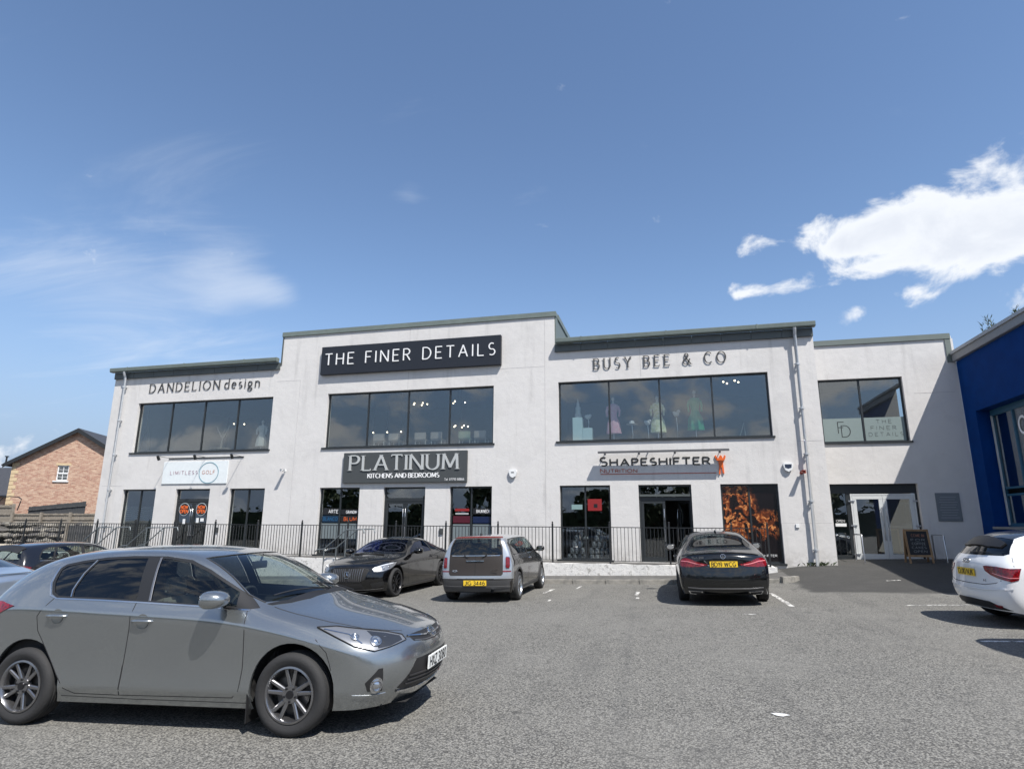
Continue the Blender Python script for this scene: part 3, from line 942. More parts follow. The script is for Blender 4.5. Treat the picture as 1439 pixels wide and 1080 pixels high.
def handle(c, s, z, m, L=.16):
    hit, n = c.project((s, 0, z), 90)
    for sg in (1, -1):
        b = MB()
        b.tube([(-L/2, 0, -.002), (-L/2+.02, .028, 0), (0, .036, .002), (L/2-.02, .028, 0), (L/2, 0, -.002)], [.010, .014, .015, .014, .010], 8)
        b.xf(Matrix.Diagonal((1, sg, 1, 1)))
        o = b.build('door_handle', m, c.root, smooth=60, matrix=Matrix.Translation((hit.x, sg*(hit.y-.004), hit.z)))
        q = MB(); q.lathe_at([(.001, -.001), (.05, -.0012), (.062, .0)], 20, (0, 0, 0))
        q.xf(Matrix.Rotation(R_(-90*sg), 4, 'X'))
        q.build('handle_recess', m, o, smooth=60, matrix=Matrix.Translation((.0, sg*.006, -.004)))

def std_mats():
    global RUBBER, BLK, CHROME, GAP, GCLEAR, GDARK, REDL, CLEARL, SILVERRIM, DARKRIM, LAMPH, GREY
    RUBBER = mat('tyre_rubber', (.022, .022, .023), .8, bump=(60, .25))
    BLK = mat('trim_black', (.015, .015, .016), .45)
    CHROME = mat('chrome', (.62, .63, .65), .12, 1.0)
    GAP = mat('panel_gap', (.01, .01, .011), .8)
    GCLEAR = glass('car_glass_clear', (.80, .88, .84), .80, wavy=0, gain=1.2)
    GDARK = glass('car_glass_dark', (.35, .40, .45), .16, wavy=0, gain=1.3)
    REDL = mat('red_lens', (.24, .004, .008), .15, coat=.6, noise=(38, .6, (.07, .002, .004)))
    CLEARL = glass('lamp_cover', (1, 1, 1), .92, wavy=0, gain=1.2)
    SILVERRIM = mat('rim_silver', (.48, .49, .50), .28, .9)
    DARKRIM = mat('rim_dark', (.055, .056, .06), .32, .7)
    LAMPH = mat('lamp_housing', (.34, .35, .37), .3, .6)
    GREY = mat('plastic_grey', (.05, .05, .052), .6)
std_mats()
def paint(name, col, metal=.75, rough=.32, coat=1.0):
    return mat(name, col, rough, metal, coat=coat, noise=(420, .10, tuple(min(1, c*1.5) for c in col)))
AUR = dict(L=4.275, w=.88, fo=.9, wb=2.6, wr=.316, rimr=.212, z0=.19, zbelt=.95, cabin=(1.15, 4.1), seat=2.25, rvm=(1.80, 1.28),
  spin=(.3, 0.0, .5, .62),
  FC=[(.38, .80, .20), (.31, .835, .33), (.28, .85, .47), (.30, .845, .60), (.34, .81, .69), (.39, .74, .745), (.40, .64, .775)],
  nose=[(.09, .18), (-.01, .26), (-.07, .44), (-.06, .56), (-.03, .64), (.01, .70), (.05, .74)], plan=3.0,
  st=[(.62, .865, .77, .655, .845, .86, .44), (.95, .88, .85, .69, .915, .945, .82), (1.30, .88, .915, .735, .975, 1.012, .99),
      (1.60, .88, .955, .675, 1.20, 1.235, 1.40), (2.00, .88, .98, .615, 1.40, 1.43, 1.80), (2.55, .88, 1.005, .60, 1.455, 1.492, 2.5),
      (3.20, .88, 1.035, .585, 1.435, 1.485, 3.2), (3.62, .875, 1.05, .575, 1.385, 1.445, 3.68), (3.96, .85, 1.04, .60, 1.24, 1.345, 4.05)],
  RC=[(4.10, .80, .25), (4.14, .84, .36), (4.17, .855, .50), (4.13, .85, .70), (4.10, .82, .86), (4.11, .76, .97), (4.10, .67, 1.05)],
  tail=[(4.22, .24), (4.30, .36), (4.31, .50), (4.27, .68), (4.26, .84), (4.27, .95), (4.21, 1.05)],
  crease={3: .8, 1: .7, 6: .25}, shoulder=.085, tuck=.035)
def hatch_windows(c, dlo, panes, wind, rear, glassF, glassR, split=2):
    c.cut('dlo', dlo, 90, nmin=.2)
    for i, p in enumerate(panes): c.cut('pane%d' % i, p, 90, nmin=.2)
    c.cut('wind', wind, 'top', rng=(.8, 2.6), nmin=.1)
    c.cut('rear', rear, 180, rng=(3.0, 9), nmin=.05)

def build_auris(root, pm, plate_no='HXZ 3080', detail=True):
    c = Car(AUR, root, pm)
    P = AUR
    for s in (.9, 3.5): c.cut('arch', c.circle(s, .335, .372), 90, nmin=.1)
    fd = [(1.36, 0, .955), (1.335, 0, .80), (1.345, 0, .5), (1.37, 0, .33), (1.43, 0, .275), (2.51, 0, .265), (2.49, 0, .5), (2.45, 0, .8), (2.44, 0, 1.01)]
    rd = [(2.445, 0, 1.01), (2.455, 0, .8), (2.495, 0, .5), (2.515, 0, .265), (2.96, 0, .268), (3.07, 0, .31), (3.16, 0, .42), (3.28, 0, .60), (3.40, 0, .78), (3.42, 0, .90), (3.31, 0, 1.05)]
    if detail:
        c.cut('doorf', fd, 90, nmin=.2); c.cut('doorr', rd, 90, nmin=.2)
    dlo = [(1.27, 0, .965), (1.40, 0, 1.055), (1.62, 0, 1.165), (1.85, 0, 1.275), (2.08, 0, 1.36), (2.35, 0, 1.395), (2.7, 0, 1.402), (3.0, 0, 1.392), (3.25, 0, 1.365), (3.42, 0, 1.335), (3.46, 0, 1.30), (3.43, 0, 1.18), (3.36, 0, 1.085), (3.29, 0, 1.055), (2.8, 0, 1.04), (2.35, 0, 1.02), (1.8, 0, .992), (1.36, 0, .958)]
    pf = [(1.47, 0, .982), (1.50, 0, 1.09), (1.64, 0, 1.155), (1.87, 0, 1.262), (2.09, 0, 1.34), (2.3, 0, 1.372), (2.42, 0, 1.378), (2.37, 0, 1.2), (2.33, 0, 1.032)]
    pr = [(2.45, 0, 1.036), (2.49, 0, 1.2), (2.54, 0, 1.382), (2.8, 0, 1.382), (3.0, 0, 1.372), (3.07, 0, 1.365), (3.12, 0, 1.25), (3.14, 0, 1.12), (3.12, 0, 1.062), (2.8, 0, 1.054)]
    pq = [(3.155, 0, 1.066), (3.175, 0, 1.12), (3.155, 0, 1.25), (3.11, 0, 1.360), (3.24, 0, 1.346), (3.40, 0, 1.318), (3.43, 0, 1.29), (3.40, 0, 1.18), (3.34, 0, 1.10), (3.28, 0, 1.072)]
    wind = [(1.035, -.1), (1.06, .3), (1.15, .55), (1.27, .685), (1.42, .70), (1.64, .64), (1.97, .565), (1.90, .42), (1.83, .2), (1.815, -.1)]
    wind = [(a, b, 0) for a, b in wind]
    rear = [(0, .1, 1.30), (0, -.3, 1.295), (0, -.52, 1.25), (0, -.60, 1.09), (0, -.45, 1.075), (0, .1, 1.07)]
    rear = [(0, -y, z) for _, y, z in rear]
    hatch_windows(c, dlo, [pf, pr, pq], wind, rear, None, None)
    c.finish({'arch': None, 'doorf': ('door', pm, 0, 'pair'), 'doorr': ('door', pm, 0, 'pair'), 'dlo': ('window_trim', BLK, .002, 'pair'),
              'pane0': ('side_window', GCLEAR, .006, 'pair'), 'pane1': ('side_window', GDARK, .006, 'pair'), 'pane2': ('side_window', GDARK, .006, 'pair'),
              'wind': ('windscreen', GCLEAR, .004, 'both'), 'rear': ('rear_window', GDARK, .004, 'both')})
    c.arches(.372, pm, zc=.335)
    cabin(c, cloth=(.16, .155, .145))
    wheel_set(root, P, ('twin', 5), RUBBER, mat('rim_gunmetal', (.27, .27, .28), .25, .9), 1.545)
    if detail:
        c.ribbon('door_gap', fd[0:9], 90, GAP, .007)
        c.ribbon('door_gap', rd[2:11], 90, GAP, .007)
        c.ribbon('sill_edge', [(1.30, 0, .235), (2.4, 0, .235), (3.1, 0, .245)], 90, GAP, .006)
    c.ribbon('window_strip', [(1.34, 0, .952), (1.8, 0, .984), (2.35, 0, 1.012), (2.8, 0, 1.032), (3.28, 0, 1.046), (3.37, 0, 1.075), (3.445, 0, 1.18), (3.475, 0, 1.31)], 90, CHROME, .016, .004)
    c.ribbon('pillar_strip', [(3.14, 0, 1.06), (3.16, 0, 1.12), (3.14, 0, 1.25), (3.09, 0, 1.37)], 90, CHROME, .010, .003)
    c.ribbon('pillar_strip', [(2.315, 0, 1.025), (2.355, 0, 1.2), (2.405, 0, 1.385)], 90, mat('trim_satin', (.25, .25, .26), .3, .8), .022, .003)
    # bonnet outline and bumper joint
    c.ribbon('bonnet_gap', [(1.18, .70, 0), (.95, .705, 0), (.66, .68, 0), (.40, .60, 0), (.22, .47, 0), (.14, .38, 0)], 'top', GAP, .007)
    c.ribbon('bumper_gap', [(.70, 0, .735), (.60, 0, .64), (.575, 0, .56), (.56, 0, .50)], 90, GAP, .006)
    # windscreen surround and wipers
    c.patch('cowl_panel', [(1.21, -.69, 0), (1.11, -.55, 0), (1.035, -.35, 0), (1.0, 0, 0), (1.035, .35, 0), (1.11, .55, 0), (1.21, .69, 0), (1.25, .70, 0), (1.15, .54, 0), (1.045, 0, 0), (1.15, -.54, 0), (1.25, -.70, 0)], 'top', BLK, .004, .05, sym=False)
    for (y0, y1, s1) in ((.52, -.12, 1.16), (-.05, -.60, 1.26)):
        pts = []
        for i in range(9):
            t = i/8; h, n = c.project((lerp(1.04, s1, t), lerp(y0, y1, t), 0), 'top'); pts.append(h+n*.022)
        MB().tube(pts, .007, 6).build('wiper', BLK, root)
    c.ribbon('windscreen_seal', [(1.27, .695, 0), (1.43, .71, 0), (1.64, .65, 0), (1.98, .573, 0), (1.905, .42, 0), (1.835, .2, 0), (1.82, 0, 0)], 'top', GAP, .014, .002)
    door_mirror(c, 1.58, .865, 1.055, pm, .95)
    handle(c, 2.32, .868, pm, .20); handle(c, 3.20, .905, pm, .20)
    # headlights
    hl = [(.68, .845, .815), (.52, .80, .812), (.34, .68, .775), (.20, .54, .742), (.12, .44, .71), (.10, .42, .672), (.20, .56, .645), (.28, .68, .630), (.40, .78, .675), (.54, .83, .75)]
    L_ = c.patch('headlight', hl, 52, LAMPH, .004, .025)
    lamp_bulb(c, .28, .66, .695, 40, .042, L_); lamp_bulb(c, .40, .755, .735, 52, .030, L_)
    c.patch('lamp_bezel', [(.33, .66, .765), (.22, .55, .738), (.14, .455, .708), (.13, .44, .678), (.20, .55, .652), (.26, .65, .645), (.27, .66, .71)], 52, mat('lamp_bezel_dark', (.06, .062, .066), .25, .5), .0055, .025)
    c.ribbon('lamp_divider', [(.62, .84, .80), (.44, .775, .755), (.36, .73, .69)], 52, CHROME, .012, .010)
    cv = c.patch('lamp_cover', hl, 52, CLEARL, .010, .04)
    c.ribbon('lamp_rim', hl, 52, GAP, .006, .012, closed=True)
    # grille, badge, bumper intake, chrome lip
    c.patch('grille', [(0, y, z) for y, z in ((.40, .700), (.24, .706), (0, .708), (-.24, .706), (-.40, .700), (-.37, .655), (-.2, .628), (0, .62), (.2, .628), (.37, .655))], 0, BLK, .004, .04, sym=False)
    c.ribbon('grille_bar', [(0, .41, .694), (0, .2, .672), (0, 0, .664), (0, -.2, .672), (0, -.41, .694)], 0, CHROME, .016, .014, sym=False)
    c.ribbon('grille_bar', [(0, .36, .655), (0, .2, .637), (0, 0, .632), (0, -.2, .637), (0, -.36, .655)], 0, mat('trim_satin', (.25, .25, .26), .3, .8), .008, .008, sym=False)
    emblem(c, 'ovals', 0, .672, 0, .047)
    c.patch('lower_grille', [(0, y, z) for y, z in ((.40, .515), (0, .525), (-.40, .515), (-.47, .42), (-.56, .32), (-.50, .30), (0, .285), (.50, .30), (.56, .32), (.47, .42))], 0, BLK, .003, .04, sym=False)
    for z in (.335, .365, .395): c.ribbon('grille_slat', [(0, .50-.3*(z-.3), z), (0, 0, z-.005), (0, -.50+.3*(z-.3), z)], 0, mat('slat_black', (.03, .03, .032), .3), .012, .012, sym=False)
    c.ribbon('chrome_lip', [(0, .55, .292), (0, .3, .280), (0, 0, .276), (0, -.3, .280), (0, -.55, .292)], 0, CHROME, .024, .012, sym=False)
    fg = [(.30, .60, .50), (.32, .63, .50), (.34, .745, .40), (.33, .72, .335), (.28, .60, .325)]
    c.patch('fog_recess', fg, 40, BLK, .003, .03)
    F_ = c.patch('fog_surround', [(.30, .67+.062*math.cos(a), .375+.062*math.sin(a)) for a in [2*math.pi*k/18 for k in range(18)]], 35, CHROME, .006, .03)
    lamp_bulb(c, .30, .67, .375, 35, .042, F_)
    c.ribbon('bumper_crease', [(.25, .58, .295), (.32, .70, .295), (.42, .78, .305)], 40, pm, .03, .008)
    if plate_no: plate(c, 0, .455, plate_no, False, 0, tilt=4)
    # rear lights
    rl = [(3.72, .87, .985), (3.9, .83, 1.02), (4.1, .74, 1.03), (4.22, .52, 1.0), (4.25, .50, .90), (4.12, .74, .86), (3.90, .84, .89)]
    c.patch('tail_light', rl, 138, REDL, .008, .03)
    for s, ang in ((1.30, 1), (3.12, 1)):
        pass
    mf = MB(); mf.box(-.005, .005, -.11, .11, -.16, .12)
    for sg in (1, -1):
        mf_o = link('mud_flap', mf.mesh('mud_flap'), root, BLK, Matrix.Translation((c.X(1.285), sg*.74, .25)))
    return c
def exhaust(c, s, y, z, r, both, m=None):
    for sg in ((1, -1) if both else (-1,)):
        b = MB(); b.lathe([(r*.9, .10), (r, .0), (r*1.05, -.005), (r*1.1, .0), (r*1.1, .10)], 18, 'x')
        b.build('exhaust_pipe', m or CHROME, c.root, smooth=40, matrix=Matrix.Translation((c.X(s), sg*y, z)))
        k = MB(); k.cyl((.05, 0, 0), r*.95, .01, 'x', 16); k.build('exhaust_bore', GAP, c.root, matrix=Matrix.Translation((c.X(s), sg*y, z)))
def antenna(c, s, m, h=.05):
    hit, n = c.project((s, 0, 0), 'top')
    b = MB(); b.add([(-.10, -.018, 0), (-.10, .018, 0), (.08, .02, 0), (.08, -.02, 0), (-.09, -.003, h), (-.09, .003, h), (-.03, .004, h*.7), (-.03, -.004, h*.7)],
                    [(0, 1, 5, 4), (1, 2, 6, 5), (2, 3, 7, 6), (3, 0, 4, 7), (4, 5, 6, 7)])
    b.build('roof_antenna', m, c.root, smooth=30, matrix=Matrix.Translation(hit))
def rear_wiper(c, pts, m):
    q = []
    for p in pts: h, n = c.project(p, 180); q.append(h+n*.02)
    MB().tube(q, .008, 6).build('rear_wiper', m, c.root)
def finish_std(c, pm, dark=None, front=None, trim=None, extra=None):
    d = {'arch': None, 'dlo': ('window_trim', trim or BLK, .002, 'pair'), 'wind': ('windscreen', front or GCLEAR, .004, 'both'), 'rear': ('rear_window', dark or GDARK, .004, 'both')}
    for k in range(4): d['pane%d' % k] = ('side_window', (front or GCLEAR) if k == 0 else (dark or GDARK), .006, 'pair')
    if extra: d.update(extra)
    c.finish(d)
SY = lambda pts: [(0, y, z) for y, z in pts]+[(0, -y, z) for y, z in reversed(pts) if abs(y) > 1e-6]
SR = lambda pts: [(0, -y, z) for y, z in reversed(pts) if abs(y) > 1e-6]+[(0, y, z) for y, z in pts]
XZ = lambda pts: [(s, 0, z) for s, z in pts]
TP = lambda pts: [(s, y, 0) for s, y in pts]

# -------------------------------------------------- black five-door hatchback with tail spoiler
GOLF = dict(L=4.255, w=.895, fo=.86, wb=2.63, wr=.318, rimr=.222, z0=.19, zbelt=.97, cabin=(1.2, 4.05), seat=2.2, rvm=(1.78, 1.26), w_=0,
  FC=[(.36, .80, .20), (.31, .84, .33), (.29, .86, .47), (.31, .85, .60), (.35, .82, .71), (.38, .75, .765), (.40, .66, .79)],
  nose=[(.10, .19), (.03, .28), (-.02, .44), (-.01, .56), (.0, .66), (.03, .73), (.08, .775)], plan=3.2,
  st=[(.60, .88, .80, .68, .865, .89, .42), (.92, .895, .87, .71, .925, .96, .82), (1.22, .895, .915, .73, .975, 1.02, 1.06),
      (1.60, .895, .94, .67, 1.195, 1.245, 1.42), (2.0, .895, .955, .60, 1.365, 1.415, 1.78), (2.55, .895, .965, .59, 1.41, 1.46, 2.5),
      (3.25, .895, .98, .58, 1.40, 1.452, 3.25), (3.70, .88, .99, .57, 1.37, 1.425, 3.72), (4.0, .86, .99, .56, 1.32, 1.385, 4.06)],
  RC=[(4.09, .80, .25), (4.13, .85, .36), (4.16, .865, .50), (4.14, .86, .70), (4.13, .83, .84), (4.12, .77, .93), (4.12, .67, .99)],
  tail=[(4.20, .24), (4.28, .36), (4.29, .50), (4.27, .68), (4.27, .82), (4.27, .91), (4.25, .99)])
def build_golf(root, pm=None, plate_no=None):
    pm = pm or paint('paint_black', (.006, .006, .008), 0, .22)
    c = Car(GOLF, root, pm)
    for s in (.86, 3.49): c.cut('arch', c.circle(s, .335, .37), 90, nmin=.1)
    dlo = XZ([(1.34, .975), (1.60, 1.11), (1.85, 1.235), (2.1, 1.32), (2.5, 1.36), (3.0, 1.355), (3.4, 1.33), (3.58, 1.27), (3.70, 1.14), (3.74, 1.03), (3.0, 1.0), (2.0, .98)])
    p0 = XZ([(1.50, .992), (1.66, 1.12), (1.87, 1.225), (2.1, 1.303), (2.42, 1.34), (2.46, 1.2), (2.50, 1.005)])
    p1 = XZ([(2.60, 1.008), (2.56, 1.2), (2.52, 1.342), (3.0, 1.338), (3.15, 1.325), (3.28, 1.18), (3.34, 1.03)])
    p2 = XZ([(3.39, 1.033), (3.33, 1.18), (3.22, 1.322), (3.39, 1.312), (3.56, 1.25), (3.67, 1.13), (3.70, 1.045)])
    wind = TP([(1.10, -.1), (1.12, .3), (1.20, .56), (1.30, .675), (1.42, .69), (1.66, .635), (1.98, .55), (1.88, .42), (1.81, .2), (1.79, -.1)])
    rear = [(0, y, z) for y, z in ((-.1, 1.325), (.3, 1.32), (.53, 1.29), (.66, 1.07), (.62, 1.035), (-.1, 1.03))]
    hatch_windows(c, dlo, [p0, p1, p2], wind, rear, 0, 0)
    finish_std(c, pm, dark=GCLEAR)
    c.arches(.37, pm, zc=.335); cabin(c, cloth=(.05, .05, .055))
    wheel_set(root, GOLF, ('multi', 10), RUBBER, SILVERRIM, 1.56)
    door_mirror(c, 1.60, .88, 1.06, pm, .95); handle(c, 2.38, .87, pm); handle(c, 3.28, .89, pm)
    c.ribbon('door_gap', XZ([(1.36, .97), (1.33, .6), (1.42, .27), (2.66, .26), (2.62, .6), (2.64, .99)]), 90, GAP, .008)
    c.ribbon('window_strip', XZ([(1.40, .972), (2.2, .978), (3.0, .992), (3.72, 1.015)]), 90, CHROME, .014, .003)
    c.patch('roof_spoiler', [(3.90, -.56, 0), (3.90, .56, 0), (4.06, .52, 0), (4.09, 0, 0), (4.06, -.52, 0)], 'top', BLK, .02, .08, sym=False)
    tl = [(4.12, .865, .90), (4.2, .70, .915), (4.27, .46, .91), (4.27, .44, .83), (4.2, .66, .79), (4.08, .865, .80), (3.97, .88, .87)]
    c.patch('tail_light', tl, 148, REDL, .008, .03)
    hl = [(.74, .86, .80), (.5, .8, .785), (.25, .6, .74), (.2, .5, .70), (.22, .55, .64), (.35, .75, .655), (.6, .85, .74)]
    c.patch('headlight', hl, 50, LAMPH, .006, .03)
    c.patch('rear_bumper_trim', SY([(0, .33), (.5, .33), (.62, .30), (.55, .25), (0, .25)]), 180, GREY, .004, .06, sym=False)
    c.ribbon('hatch_gap', SR([(0, .60), (.5, .61), (.66, .70), (.70, .78)]), 180, GAP, .008, sym=False)
    antenna(c, 3.6, pm); rear_wiper(c, [(0, 0, 1.07), (0, -.2, 1.085), (0, -.42, 1.08)], BLK)
    emblem(c, 'disc', 0, .86, 180, .05)
    if plate_no: plate(c, 4.2, .50, plate_no, True, 180)
    return c

# -------------------------------------------------- boxy small estate with twin rear doors
MINI = dict(L=3.94, w=.842, fo=.70, wb=2.547, wr=.305, rimr=.215, z0=.19, zbelt=.96, cabin=(1.05, 3.8), seat=1.95, rvm=(1.55, 1.27),
  FC=[(.24, .72, .20), (.20, .76, .33), (.17, .78, .47), (.17, .78, .62), (.20, .765, .74), (.24, .71, .80), (.28, .64, .83)],
  nose=[(.06, .2), (.0, .28), (-.02, .42), (-.01, .56), (-.01, .68), (.01, .76), (.06, .81)], plan=3.0,
  st=[(.45, .81, .83, .65, .885, .90, .30), (.78, .84, .885, .68, .93, .965, .68), (1.10, .842, .925, .70, .975, 1.0, .98),
      (1.38, .842, .945, .67, 1.20, 1.25, 1.25), (1.66, .842, .955, .635, 1.345, 1.385, 1.48), (2.2, .842, .96, .625, 1.385, 1.432, 2.15),
      (2.9, .842, .965, .615, 1.382, 1.43, 2.9), (3.45, .835, .965, .61, 1.37, 1.42, 3.47), (3.72, .825, .96, .605, 1.345, 1.395, 3.78)],
  RC=[(3.80, .78, .22), (3.82, .815, .34), (3.845, .825, .47), (3.83, .82, .66), (3.82, .80, .85), (3.80, .745, 1.0), (3.785, .635, 1.22)],
  tail=[(3.88, .22), (3.94, .33), (3.965, .47), (3.93, .64), (3.92, .84), (3.90, 1.02), (3.865, 1.25)],
  crease={3: .3, 6: .3})
def build_mini(root):
    pm = paint('paint_dark_grey', (.016, .014, .013), .3, .22, .7)
    sil = paint('paint_silver', (.46, .48, .50), .7, .3)
    c = Car(MINI, root, pm)
    for s in (.70, 3.247): c.cut('arch', c.circle(s, .32, .355), 90, nmin=.1)
    c.cut('roofsil', TP([(1.62, -.1), (1.62, .5), (1.72, .66), (3.9, .66), (3.9, -.1)]), 'top', rng=(1.3, 3.99), nmin=.35)
    c.cut('pillar', XZ([(3.66, 1.38), (3.70, 1.02), (3.70, .93), (3.74, .85), (3.74, .60), (3.74, .50), (4.1, .50), (4.1, 1.38)]), 90, nmin=.12)
    c.cut('rsil', [(0, y, z) for y, z in ((-.1, 1.39), (.9, 1.39), (.9, .505), (-.1, .505))], 180, rng=(3.7, 9), nmin=.12)
    c.cut('barn', [(0, y, z) for y, z in ((-.1, 1.355), (.53, 1.345), (.60, 1.15), (.615, .96), (.615, .60), (.58, .565), (-.1, .565))], 180, rng=(3.7, 9), nmin=.2)
    dlo = XZ([(1.16, .985), (1.36, 1.14), (1.56, 1.27), (1.72, 1.335), (2.2, 1.352), (3.0, 1.348), (3.52, 1.325), (3.60, 1.25), (3.62, 1.05), (3.58, .985)])
    p0 = XZ([(1.32, .998), (1.42, 1.13), (1.58, 1.255), (1.74, 1.315), (2.22, 1.335), (2.25, 1.0)])
    p1 = XZ([(2.33, 1.0), (2.31, 1.335), (2.80, 1.332), (2.82, 1.0)])
    p2 = XZ([(2.88, 1.0), (2.87, 1.332), (3.48, 1.31), (3.55, 1.24), (3.57, 1.05), (3.53, 1.0)])
    wind = TP([(1.02, -.1), (1.04, .3), (1.10, .52), (1.16, .62), (1.25, .655), (1.42, .635), (1.62, .59), (1.52, .42), (1.49, .2), (1.48, -.1)])
    rear = [(0, y, z) for y, z in ((-.1, 1.338), (.50, 1.328), (.575, 1.15), (.595, 1.0), (-.1, 1.0))]
    hatch_windows(c, dlo, [p0, p1, p2], wind, rear, 0, 0)
    brown = mat('rear_door_brown', (.045, .038, .034), .5, .3)
    finish_std(c, pm, dark=glass('mini_glass', (.7, .78, .78), .45, wavy=0, gain=1.3), extra={'roofsil': ('roof_panel', sil, 0, 'both'), 'pillar': ('rear_pillar', sil, 0, 'pair'), 'rsil': ('rear_panel', sil, 0, 'both'), 'barn': ('rear_door', brown, -.004, 'pair')})
    c.arches(.355, pm, zc=.32); cabin(c, cloth=(.04, .04, .045))
    for s in (.70, 3.247):
        c.ribbon('arch_trim', [(s-.375*math.cos(a), 0, .32+.375*math.sin(a)) for a in [lerp(-.2, math.pi+.2, k/18) for k in range(19)]], 90, GREY, .05, .008)
    c.ribbon('sill_trim', XZ([(1.05, .25), (2.0, .25), (2.9, .25)]), 90, GREY, .08, .008)
    c.ribbon('door_gap', XZ([(1.16, .96), (1.10, .6), (1.2, .3), (2.30, .3), (2.27, .6), (2.29, .98)]), 90, GAP, .008)
    wheel_set(root, MINI, ('multi', 9), RUBBER, SILVERRIM, 1.48)
    door_mirror(c, 1.34, .835, 1.04, pm, .85); handle(c, 2.15, .86, CHROME)
    c.ribbon('window_strip', XZ([(1.1, .968), (2.2, .975), (3.46, .972)]), 90, CHROME, .016, .004)
    # rear: door joint, chrome strip, handle, wipers, lamps, bumper
    c.ribbon('rear_door_joint', [(0, 0, .99)]+[(0, 0, .59)], 180, GAP, .010, .006, sym=False)
    c.ribbon('rear_window_strip', [(0, .55, .985), (0, 0, .985), (0, -.55, .985)], 180, CHROME, .016, .008, sym=False)
    c.ribbon('rear_handle', [(0, .20, .875), (0, 0, .875), (0, -.20, .875)], 180, CHROME, .028, .022, sym=False)
    for sg in (1, -1): rear_wiper(c, [(0, sg*.16, .95), (0, sg*.30, 1.01), (0, sg*.50, 1.02)], BLK)
    c.patch('tail_light', [(3.8, y, z) for y, z in ((.665, .93), (.68, .945), (.725, .945), (.75, .92), (.755, .76), (.74, .72), (.68, .72), (.665, .74))], 172, REDL, .012, .03, bulge=.01)
    c.ribbon('lamp_ring', [(3.8, y, z) for y, z in ((.655, .93), (.675, .957), (.73, .957), (.76, .925), (.765, .755), (.745, .71), (.675, .71), (.655, .735))], 172, CHROME, .012, .010, closed=True)
    c.patch('reflector', [(3.8, y, z) for y, z in ((.60, .665), (.78, .665), (.78, .640), (.60, .640))], 172, REDL, .006, .03)
    c.patch('rear_bumper', SY([(0, .475), (.55, .475), (.80, .49), (.84, .42), (.80, .24), (0, .225)]), 180, mat('bumper_dark', (.05, .05, .052), .35), .006, .06, sym=False)
    c.ribbon('bumper_step', SR([(0, .325), (.4, .325), (.8, .335)]), 180, GREY, .05, .014, sym=False)
    c.patch('spoiler_lip', SY([(0, 1.385), (.52, 1.375), (.56, 1.355), (0, 1.36)]), 180, mat('red_brown', (.15, .02, .015), .4), .012, .05, sym=False)
    pb = MB(); pb.box(-.30, .30, 0, .008, -.075, .07)
    plate(c, 3.9, .415, 'JIG 3446', True, 180)
    emblem(c, 'wings', 0, .665, 180, .035, y=.47)
    text(root, 'COOPER', -.075, .075, 0, .028, CHROME, depth=.004, gap=.25, joined=True, name='model_lettering', matrix=Matrix.Translation((c.X(3.945), -.44, .655)) @ Matrix.Rotation(R_(-90), 4, 'Z'))
    exhaust(c, 3.97, .40, .26, .035, False); antenna(c, 3.4, BLK, .05)
    c.patch('fuel_flap', c.circle(3.15, .80, .07, 20), 90, pm, .003, .03)
    # round headlights and grille at the far end
    c.patch('headlight', [(.2, .60+.10*math.cos(a), .70+.11*math.sin(a)) for a in [2*math.pi*k/18 for k in range(18)]], 25, LAMPH, .01, .03)
    c.patch('grille', SY([(0, .68), (.36, .67), (.4, .60), (.3, .50), (0, .49)]), 0, BLK, .004, .05, sym=False)
    return c

# -------------------------------------------------- black four-door coupe seen from behind
CLA = dict(L=4.64, w=.892, fo=.88, wb=2.70, wr=.322, rimr=.235, z0=.19, zbelt=.96, cabin=(1.25, 3.7), seat=2.25, rvm=(1.85, 1.24),
  FC=[(.40, .80, .20), (.34, .84, .33), (.31, .86, .47), (.33, .85, .58), (.38, .82, .68), (.42, .75, .73), (.46, .66, .76)],
  nose=[(.12, .19), (.05, .28), (-.02, .44), (-.01, .56), (.02, .64), (.06, .70), (.11, .745)], plan=2.8,
  st=[(.65, .875, .78, .68, .85, .87, .48), (.98, .892, .85, .70, .915, .945, .86), (1.30, .892, .90, .72, .965, 1.01, 1.12),
      (1.70, .892, .93, .66, 1.17, 1.225, 1.50), (2.10, .892, .95, .585, 1.335, 1.385, 1.88), (2.6, .892, .965, .565, 1.38, 1.432, 2.5),
      (3.15, .892, .98, .545, 1.335, 1.40, 3.15), (3.60, .888, .985, .55, 1.215, 1.285, 3.55), (3.98, .875, .97, .60, 1.055, 1.10, 4.02), (4.30, .85, .94, .64, .99, 1.03, 4.40)],
  RC=[(4.42, .79, .22), (4.45, .84, .34), (4.48, .86, .48), (4.47, .85, .66), (4.46, .82, .80), (4.46, .75, .89), (4.47, .65, .95)],
  tail=[(4.56, .24), (4.65, .33), (4.69, .48), (4.665, .64), (4.63, .78), (4.65, .90), (4.62, 1.0)], crease={3: .4})
